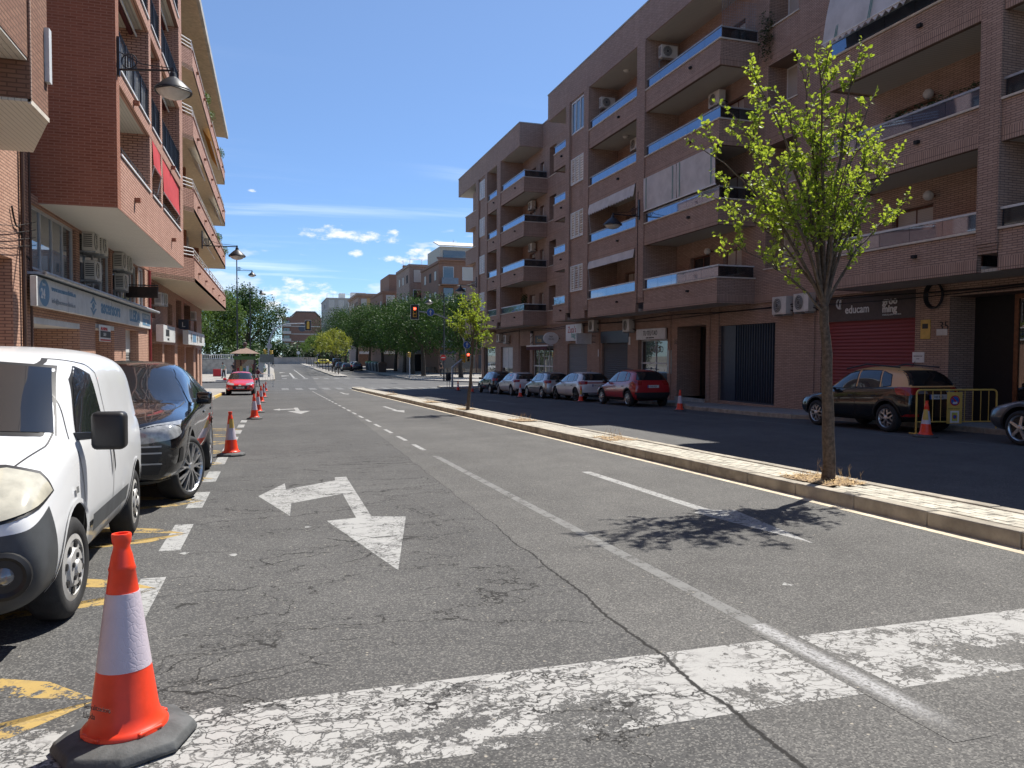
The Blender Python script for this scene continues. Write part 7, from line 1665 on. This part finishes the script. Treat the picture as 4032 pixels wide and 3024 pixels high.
# ------------------------------------------------------------------ trees
def leaf(b, p, d, n, s, w=.5):
    """folded leaf: base p, direction d, face normal n"""
    r = d.cross(n).normalized(); b.add([p, p+d*s*.5+r*s*w+n*s*.16, p+d*s, p+d*s*.5-r*s*w+n*s*.16], [(0, 1, 2), (0, 2, 3)])
def rv(z=1.0): return Vector((random.gauss(0, 1), random.gauss(0, 1), random.gauss(0, 1)*z)).normalized()
def bez(a, c, e, n): return [a*(1-t)**2+c*2*t*(1-t)+e*t*t for t in [i/(n-1) for i in range(n)]]
def street_tree(label, base, fork, ends, seed, rt=.075, leafs=.058, tw=(11, 16), dens=.045, lm=LEAF1, spread=1.0, lab_group=None, inner=0):
    random.seed(seed); t = thing('street_tree', label, 'tree', base, group=lab_group); base, fork = Vector(base), Vector(fork)
    tr = MB(); mid = base.lerp(fork, .5)+Vector((.03, 0, 0))
    path = bez(base, mid, fork, 12); path = [p+Vector((.012*math.sin(i*1.7), .01*math.cos(i*1.3), 0)) for i, p in enumerate(path)]
    tr.tube([base-Vector((0, 0, .06))]+path, [rt*1.35, rt*1.15]+[rt*(1.05-.35*i/11) for i in range(1, 12)], 14)
    tr.build('trunk', BARK, t, smooth=True, sharp=80)
    br = MB(); lv = MB()
    def twig(p, d, L, r, depth):
        n = 5; pts = [p]; q = p.copy(); dd = d.copy()
        for i in range(n):
            dd = (dd+rv()*.18+Vector((0, 0, .08))).normalized(); q = q+dd*L/n; pts.append(q.copy())
        br.tube(pts, [r*(1-.8*i/n) for i in range(n+1)], 5, False)
        if depth > 0:
            for _ in range(random.randint(2, 4)):
                k = random.randint(1, n-1); twig(pts[k], (dd*.5+rv()*.75+Vector((0, 0, .25))).normalized(), L*random.uniform(.4, .65), r*.55, depth-1)
        m = max(2, int(L/dens))
        for i in range(m):
            f = (.18+.82*i/m)*n; k = min(int(f), n-1); pp = pts[k].lerp(pts[k+1], f-k)
            for _ in range(2 if depth else 2):
                ld = (dd*.4+rv(.8)).normalized(); leaf(lv, pp+ld*.008, ld, (rv(.5)+Vector((0, 0, .9))).normalized(), leafs*random.uniform(.6, 1.25), .34)
    for (E, r0) in ends:
        E = Vector(E); st = fork+Vector((0, 0, random.uniform(-.12, .06))); v = E-st
        ctl = st+Vector((v.x*.32, v.y*.32, v.z*.62)); n = 12; pts = bez(st, ctl, E, n); pts = [p+rv()*.018*min(1, i/3) for i, p in enumerate(pts)]
        br.tube(pts, [r0*(1-.82*i/(n-1)) for i in range(n)], 8, False)
        for _ in range(random.randint(*tw)):
            f = random.uniform(.28, 1.0)*(n-1); k = min(int(f), n-2); p = pts[k].lerp(pts[k+1], f-k); d = (pts[k+1]-pts[k]).normalized()
            twig(p, (d*.55+rv()*.7*spread+Vector((0, 0, .22))).normalized(), random.uniform(.22, .62)*(1.15-.4*f/(n-1)), .0075, 1)
        twig(pts[-1], (pts[-1]-pts[-2]).normalized(), .35, .006, 0)
    cr = lv.build('crown', lm, t); b_ = br.build('limb', BARK, t, smooth=True, sharp=80)
    return t
TB = G(3263, 1890, .15); TY = TB.y
def hp_(u, v, dy): return tuple(onY(u, v, TY+dy))
EN = [((2790, 600, .1), .026), ((2905, 470, -.35), .026), ((2985, 330, .3), .028), ((3090, 430, -.2), .026), ((3160, 300, .15), .030), ((3225, 270, -.3), .028), ((3370, 255, .1), .030), ((3420, 420, .45), .026), ((3505, 640, -.15), .024), ((3535, 830, .2), .022), ((2850, 790, .35), .022), ((2895, 965, -.1), .016), ((3140, 620, .75), .024), ((3330, 640, -.75), .024), ((3000, 640, -.65), .022), ((3240, 560, .2), .024), ((3450, 560, .6), .022)]
street_tree('young street tree with sparse bright green leaves and spreading limbs on the near median', (TB.x, TB.y, gz(TB.y)+.14), hp_(3246, 1205, 0), [(hp_(*e), r) for e, r in EN], 5, tw=(9, 13))
T2 = G(1841, 1613, .15)
def h2(u, v, dy): return tuple(onY(u, v, T2.y+dy))
street_tree('slender leaning street tree with pale green leaves on the median beyond the first', (T2.x, T2.y, gz(T2.y)+.14), h2(1862, 1370, 0), [(h2(*e), .02) for e in ((1800, 1240, .2), (1835, 1190, -.4), (1868, 1160, .3), (1885, 1200, -.2), (1905, 1255, .4), (1780, 1290, -.5), (1912, 1320, -.2), (1850, 1260, .7), (1870, 1240, -.8))], 9, rt=.06, leafs=.075, tw=(9, 13), dens=.06)
def big_tree(label, x, y, h, cr, seed, lm=LEAFD, n=52, per=105, ls=.30, trunk=.28, low=.32, group='large leafy trees', name='leafy_tree'):
    random.seed(seed); z0 = sw(y) if abs(x) > 3 else gz(y); t = thing(name, label, 'tree', (x, y, z0), group=group)
    tr = MB(); tr.tube([(x, y, z0-.05), (x+.1*random.uniform(-1, 1), y, z0+h*.18), (x+.3*random.uniform(-1, 1), y, z0+h*.36), (x+.3*random.uniform(-1, 1), y, z0+h*.6)], [trunk*1.15, trunk*.9, trunk*.75, trunk*.3], 10)
    lv = MB(); C = Vector((x, y, z0+h*(low+1)/2)); rz = h*(1-low)/2; cl = []
    for i in range(n):
        d = rv(); d.z = d.z if d.z > -.75 else -d.z*.6; q = C+Vector((d.x*cr, d.y*cr, d.z*rz))*random.uniform(.55, 1.0)**.6*random.uniform(.86, 1.05); cl.append(q)
    for i, q in enumerate(cl):
        if i % 5 == 0: s = Vector((x, y, z0+h*.33)); tr.tube(bez(s, s.lerp(q, .5)+Vector((0, 0, .6)), q, 5), [trunk*.42, trunk*.3, trunk*.2, trunk*.12, .03], 6, False)
        R = cr*random.uniform(.20, .36)
        for _ in range(per):
            d = rv(.75); p = q+d*R*random.random()**.45; out = (p-C); out = out.normalized() if out.length > .01 else Vector((0, 0, 1))
            dr = (rv()*.8+out*.5-Vector((0, 0, .45))).normalized(); leaf(lv, p, dr, (rv()*.6+out*.6+Vector((0, 0, .5))).normalized(), ls*random.uniform(.6, 1.3), .30)
    tr.build('trunk', BARKD, t, smooth=True, sharp=80); lv.build('crown', lm, t); return t
BT = [(21.8, 91, 10.0, 4.6), (18.7, 99, 10.6, 5.2), (19.1, 109, 10.8, 5.2), (19.3, 118, 11.2, 5.4), (19.3, 127, 11.4, 5.4), (18.6, 138, 12.0, 5.8), (17.8, 150, 12.4, 6.0), (17.0, 165, 13.0, 6.2), (16.2, 182, 13.6, 6.4)]
ORD = ['', 'first', 'second', 'third', 'fourth', 'fifth', 'sixth', 'seventh', 'eighth', 'ninth', 'tenth', 'eleventh', 'twelfth']
for i, (x, y, h, c) in enumerate(BT): big_tree('leafy tree on the plaza close to the corner of the long brown block' if i == 0 else 'dense dark tree, %s along the plaza row from the pedestrian signal' % ORD[i], x, y, h, c, 100+i, n=70, per=150, ls=.27, low=.24)
for i, (x, y, h, c, lm) in enumerate(((-3.6, 126, 13.4, 5.2, LEAFD), (-9.0, 120, 13.0, 5.4, LEAFM), (-14, 114, 12, 5.2, LEAFM), (-6.5, 142, 13.5, 5.5, LEAFD), (-19, 122, 12.5, 5.5, LEAFM), (-12.5, 99, 8.5, 3.6, LEAFM))):
    big_tree(['tall dark park tree standing behind the farther lamp post', 'tall green park tree rising above the kiosk roof', 'green park tree beside the balcony end of the red brick block', 'dark park tree at the back between two taller ones', 'green park tree farthest inside the park', 'low spreading tree by the brown wooden fence'][i], x, y, h, c, 200+i, lm, 85, 150, .30, group='park trees behind the kiosk', low=.12)
for i in range(7):
    x = -22+i*3.2; y = 117+1.5*math.sin(i*2); t = thing('bush', 'green bush in the park hedge behind the white balustrade', 'bush', (x, y, sw(y)), group='hedge bushes in the park'); b = MB()
    leaf_cloud(b, [(x+random.uniform(-1.6, 1.6), y+random.uniform(-1, 1), sw(y)+random.uniform(.8, 3.6)) for _ in range(9)], 800, 1.4, .3, 450+i); b.build('foliage', LEAFD, t)
for i, y in enumerate((108.1, 114, 120, 127, 134, 143, 152, 162, 174, 186, 199, 214)):
    big_tree('thin young tree, %s from the near nose of the far median' % ORD[i+1], 8.6, y, 6.3+.25*math.sin(i*2)+i*.10, 1.9+.25*math.sin(i), 300+i, LEAFY if i < 6 else LEAFM, 15, 60, .26, .06, .38, 'young trees on the far median', 'young_tree')
for i in range(9):
    x = -9+i*3.6; y = 236+2*math.sin(i); t = thing('bush', 'dark green bush in the clump behind the roundabout wall', 'bush', (x, y, gz(y)), group='bushes behind the roundabout wall'); b = MB()
    leaf_cloud(b, [(x+random.uniform(-2, 2), y+random.uniform(-1, 1), gz(y)+random.uniform(1.5, 5.2)) for _ in range(9)], 700, 1.9, .5, 400+i); b.build('foliage', LEAFH, t)
# ------------------------------------------------------------------ far buildings
t = thing('boundary_wall', 'long pale garden wall behind the far roundabout', 'wall', (5, 232, gz(232))); MB().box(-12, 12.5, 232, 232.4, gz(232), gz(232)+1.9).build('panel', P('wall_pale', (.48, .42, .36), .85, var=.15, vs=.6), t); MB().box(-12.1, 12.6, 231.9, 232.5, gz(232)+1.9, gz(232)+2.0).build('cap', CONC, t)
def block(label, x0, x1, Y, zt, mat, floors, seed, depth=14, balc=(), cols=None):
    """street block seen end on: windows, balconies and shops on the face at y=Y, plain openings on the side"""
    random.seed(seed); t = thing('apartment_building', label, 'building', ((x0+x1)/2, Y, gz(Y)+KH)); zb = gz(Y)
    MB().box(x0, x1, Y, Y+depth, zb-.1, zt).build('wall', mat, t); MB().box(x0-.15, x1+.1, Y-.15, Y+depth, zt, zt+.4).build('parapet', mat, t)
    fh = (zt-zb-4.0)/floors; n = cols or max(2, int((x1-x0)/3.0))
    for f in range(floors):
        z0 = zb+4.0+fh*f+.8; z1 = zb+4+fh*(f+1)-.5
        MB().box(x0-.02, x1, Y-.03, Y+.02, z0-.95, z0-.80).build('floor_band', COPE if seed % 2 else mat, t)
        for k in range(n):
            xa = x0+(x1-x0)*(k+.25)/n; xb = x0+(x1-x0)*(k+.75)/n; zz = z0
            if k in balc:
                q = MB().box(xa-.5, xb+.5, Y-1.3, Y, z0-.95, z0-.8).build('balcony', mat, t); MB().box(xa-.5, xb+.5, Y-1.3, Y-1.25, z0-.8, z0+.1).build('balcony_panel', P('far_glass_panel', (.16, .20, .25), .3), q); zz = z0-.7
                MB().box(xa, xb, Y-.02, Y+.01, zz, z1).build('balcony_recess', DARK, q)
                if random.random() < .5: MB().box(xa-.3, xb+.3, Y-1.2, Y-1.15, z1-.7, z1).build('awning_cloth', FABW, q)
            w = MB().box(xa-.08, xb+.08, Y-.05, Y+.02, zz-.08, z1+.08).build('window', WHTG if random.random() < .6 else BROW, t); MB().box(xa, xb, Y-.07, Y-.051, zz, z1).build('pane', random.choice([GLW, BLIND]), w)
        for k in range(int(depth/4)):
            ya = Y+1.5+4*k; w = MB().box(x0-.04, x0+.02, ya-.06, ya+1.46, z0-.06, z0+1.36).build('window', BROW, t); MB().box(x0-.05, x0-.041, ya, ya+1.4, z0, z0+1.3).build('pane', random.choice([DARK, BLIND]), w)
    for k in range(n):
        xa = x0+(x1-x0)*(k+.08)/n; xb = x0+(x1-x0)*(k+.9)/n
        s = MB().box(xa, xb, Y-.04, Y+.02, zb+.1, zb+2.9).build('shop_front', random.choice([SHGRY, DKM, GLW]), t); MB().box(xa, xb, Y-.12, Y-.03, zb+3.0, zb+3.6).build('fascia', random.choice([DKM, SIGNBR, WHTG, BLUEP]), s)
    return t
A = block('brick block with a glazed penthouse beside the far end of the long brown block', 23.4, 41, 112, 15.0, BRO, 4, 1, balc=(0, 2, 4), cols=6)
pz = MB(); pz.box(23.7, 33, 112.6, 122, 15.4, 17.6); pz.build('penthouse', P('penthouse_cream', (.55, .50, .42), .8, var=.1), A); MB().box(24.2, 32, 112.5, 112.6, 15.8, 17.0).build('penthouse_glass', GLW, A); MB().prism([(23.4, 112.1, 17.6), (33.5, 112.1, 17.6), (33.5, 116, 18.6), (23.4, 116, 18.6)], (0, 0, .15)).build('penthouse_roof', COPE, A); MB().prism([(23.2, 111.5, 15.4), (41, 111.5, 15.4), (41, 112.6, 15.9), (23.2, 112.6, 15.9)], (0, 0, .12)).build('tile_edge', ROOFT, A)
text('MOCO', .55, (24.5, 111.86, gz(112)+3.1), (1, 0, 0), P('letter_violet', (.25, .18, .45), .5), A)
B = block('brown brick block with a corner balcony rising above the plaza trees', 21.8, 33, 128, 16.2, BRK, 4, 2, balc=(1,), cols=4)
rl = MB()
for k in range(6): rl.tube([(21.9+2*k, 128.1, 16.5), (21.9+2*k, 128.1, 17.4)], .04, 5)
rl.tube([(21.9, 128.1, 17.4), (32, 128.1, 17.4)], .04, 5); rl.build('roof_rail', WHT, B)
C_ = block('orange brown brick block with stepped roof terraces behind the trees', 20.6, 33, 152, 13.6, BRO, 3, 3, 20, balc=(2,)); MB().box(22.0, 34, 153, 166, 13.8, 17.4).build('stair_tower', BRO, C_); MB().box(25, 25.7, 154, 155, 17.4, 19.4).build('chimney', BRO, C_); MB().box(26.1, 26.8, 154, 155, 17.4, 19.4).build('chimney', BRO, C_)
D_ = block('brown brick block with ochre side wall and overhanging eaves behind the trees', 19.4, 33, 186, 15.2, BRK, 4, 4, 22); MB().box(21.5, 26, 185.8, 186, 12.6, 15.0).build('ochre_wall', P('ochre_render', (.52, .34, .15), .85, var=.1), D_); MB().box(18.9, 33, 185.2, 208, 15.5, 16.0).build('eave', BRK, D_)
E5 = block('pale grey rendered block with rooftop plant far behind the trees', 17.5, 33.5, 268, 20.3, P('render_grey', (.42, .39, .35), .85, var=.08, vs=.4), 5, 6, 30); MB().box(22, 24, 272, 276, 20.6, 22.6).box(26, 31, 272, 276, 20.6, 23.0).build('roof_plant', WHTG, E5); rl = MB()
for k in range(9): rl.tube([(17.6+2*k, 268.1, 20.6), (17.6+2*k, 268.1, 22.0)], .06, 5)
rl.tube([(17.5, 268.1, 22.0), (33.5, 268.1, 22.0)], .06, 5); rl.build('roof_rail', WHT, E5)
t = thing('apartment_building', 'brick end block with a round window closing the view down the street', 'building', (12, 335, gz(335))); F0 = MB().box(3.8, 23.0, 335, 350, gz(335), 17.0).build('wall', BRO, t)
MB().prism([(7.5, 334.9, 17.0), (19.0, 334.9, 17.0), (17.0, 334.9, 19.0), (9.5, 334.9, 19.0)], (0, 12, 0)).build('gable', BRO, t); MB().prism([(7.2, 334.6, 17.1), (9.4, 334.6, 19.2), (17.1, 334.6, 19.2), (19.3, 334.6, 17.1), (19.3, 334.6, 17.4), (17.1, 334.6, 19.6), (9.4, 334.6, 19.6), (7.2, 334.6, 17.4)], (0, 13, 0)).build('roof', CONC, t)
MB().lathe([(.0001, -.05), (1.5, -.05), (1.5, .1)], (11.8, 335, 12.5), 28, 'y').build('round_window', P('round_pane', (.08, .09, .11), .3), t)
for z in (0.5, 3.6, 6.7, 9.8, 13.0): MB().box(7.4, 19.1, 334.86, 335, z, z+.35).build('floor_band', COPE, t)
for f in range(5):
    MB().box(3.6, 7.3, 333.7, 335, f*3.1+.6, f*3.1+1.8).build('balcony', COPE, t); q = MB().box(4.2, 6.8, 334.93, 335, f*3.1+1.8, f*3.1+3.2).build('window', BROW, t); MB().box(4.3, 6.7, 334.9, 334.92, f*3.1+1.85, f*3.1+3.1).build('pane', GLW, q); q = MB().box(20, 22.2, 334.93, 335, f*3.1+1.6, f*3.1+3.0).build('window', WHTG, t); MB().box(20.1, 22.1, 334.9, 334.92, f*3.1+1.7, f*3.1+2.9).build('pane', BLIND, q)
t = thing('apartment_building', 'low brick terrace with a white top storey beside the round window block', 'building', (28, 345, gz(345))); MB().box(23.4, 40, 340, 352, gz(345), 11.0).build('wall', BRO, t); MB().box(23.2, 40, 339.8, 352, 11.0, 13.0).build('top_storey', WHTG, t)
for k in range(4): q = MB().box(24+3*k, 26+3*k, 339.7, 339.8, 11.5, 12.7).build('window', DKM, t)
# rooftop aerials
for (u, v0, v1, Y, X) in ((1587, 1085, 1025, 156., None), (1697, 1050, 1000, 132., None), (1785, 1000, 945, 118, None)):
    p0, p1 = onY(u, v0, Y), onY(u, v1, Y); t = thing('roof_aerial', ['thin television aerial on the orange brown roof', 'aerial mast with a pale dish on the brown block roof', 'aerial on the penthouse roof'][int(u > 1600)+int(u > 1750)], 'aerial', p0-Vector((0, 0, 1.5)))
    m = MB().tube([p0-Vector((0, 0, 1.5)), p1], .04, 5); m.build('mast', GRYM, t); a_ = MB()
    for k in range(4): z = p0.z+(p1.z-p0.z)*(.45+.15*k); a_.tube([(p0.x-.5, p0.y, z), (p0.x+.5, p0.y, z)], .025, 4)
    a_.build('rod', GRYM, t)
# ------------------------------------------------------------------ distant vehicles
def far_car(label, T, paint, x, yf, facing, name='parked_car'):
    xc = x; c = Car(name, label, T, paint, (xc, yf, gz(yf)), rad(90) if facing < 0 else rad(-90), 0, 2, 'distant cars'); c.glazing(); c.lights(); c.wheels('five', RIMS); return c
HB = scaled(HATCH, 4.3, 1.8, 1.5)
far_car('black hatchback on the far right roadway beyond the young trees', HB, CPK, 12.0, 136, 1); far_car('dark hatchback behind the black one on the far right roadway', HB, CPB, 14.2, 141, 1); far_car('white car parked next to the waste containers', scaled(HATCH, 4.2, 1.8, 1.6), CPW2, 14.3, 147, 1)
far_car('grey car just ahead of the black hatchback on the far roadway', HB, CPG, 12.0, 150, 1); far_car('silver sedan parked facing us beyond the kiosk', HB, CPS, -2.0, 122, -1); far_car('white taxi waiting behind the silver sedan beyond the kiosk', HB, CPW2, -2.0, 131, -1)
vt = scaled(VAN, 4.6, 1.9, 2.1); far_car('dark open-backed van stopped on the far right roadway', vt, CPK, 12.6, 166, 1, 'parked_van')
for i, (x, y) in enumerate(((11.2, 226), (16.2, 228))):
    c = far_car(['yellow taxi crossing the far roundabout', 'yellow taxi half hidden at the far roundabout exit'][i], HB, CPY, x, y, 1); c.root.rotation_euler = (0, 0, rad(180 if i else 10))
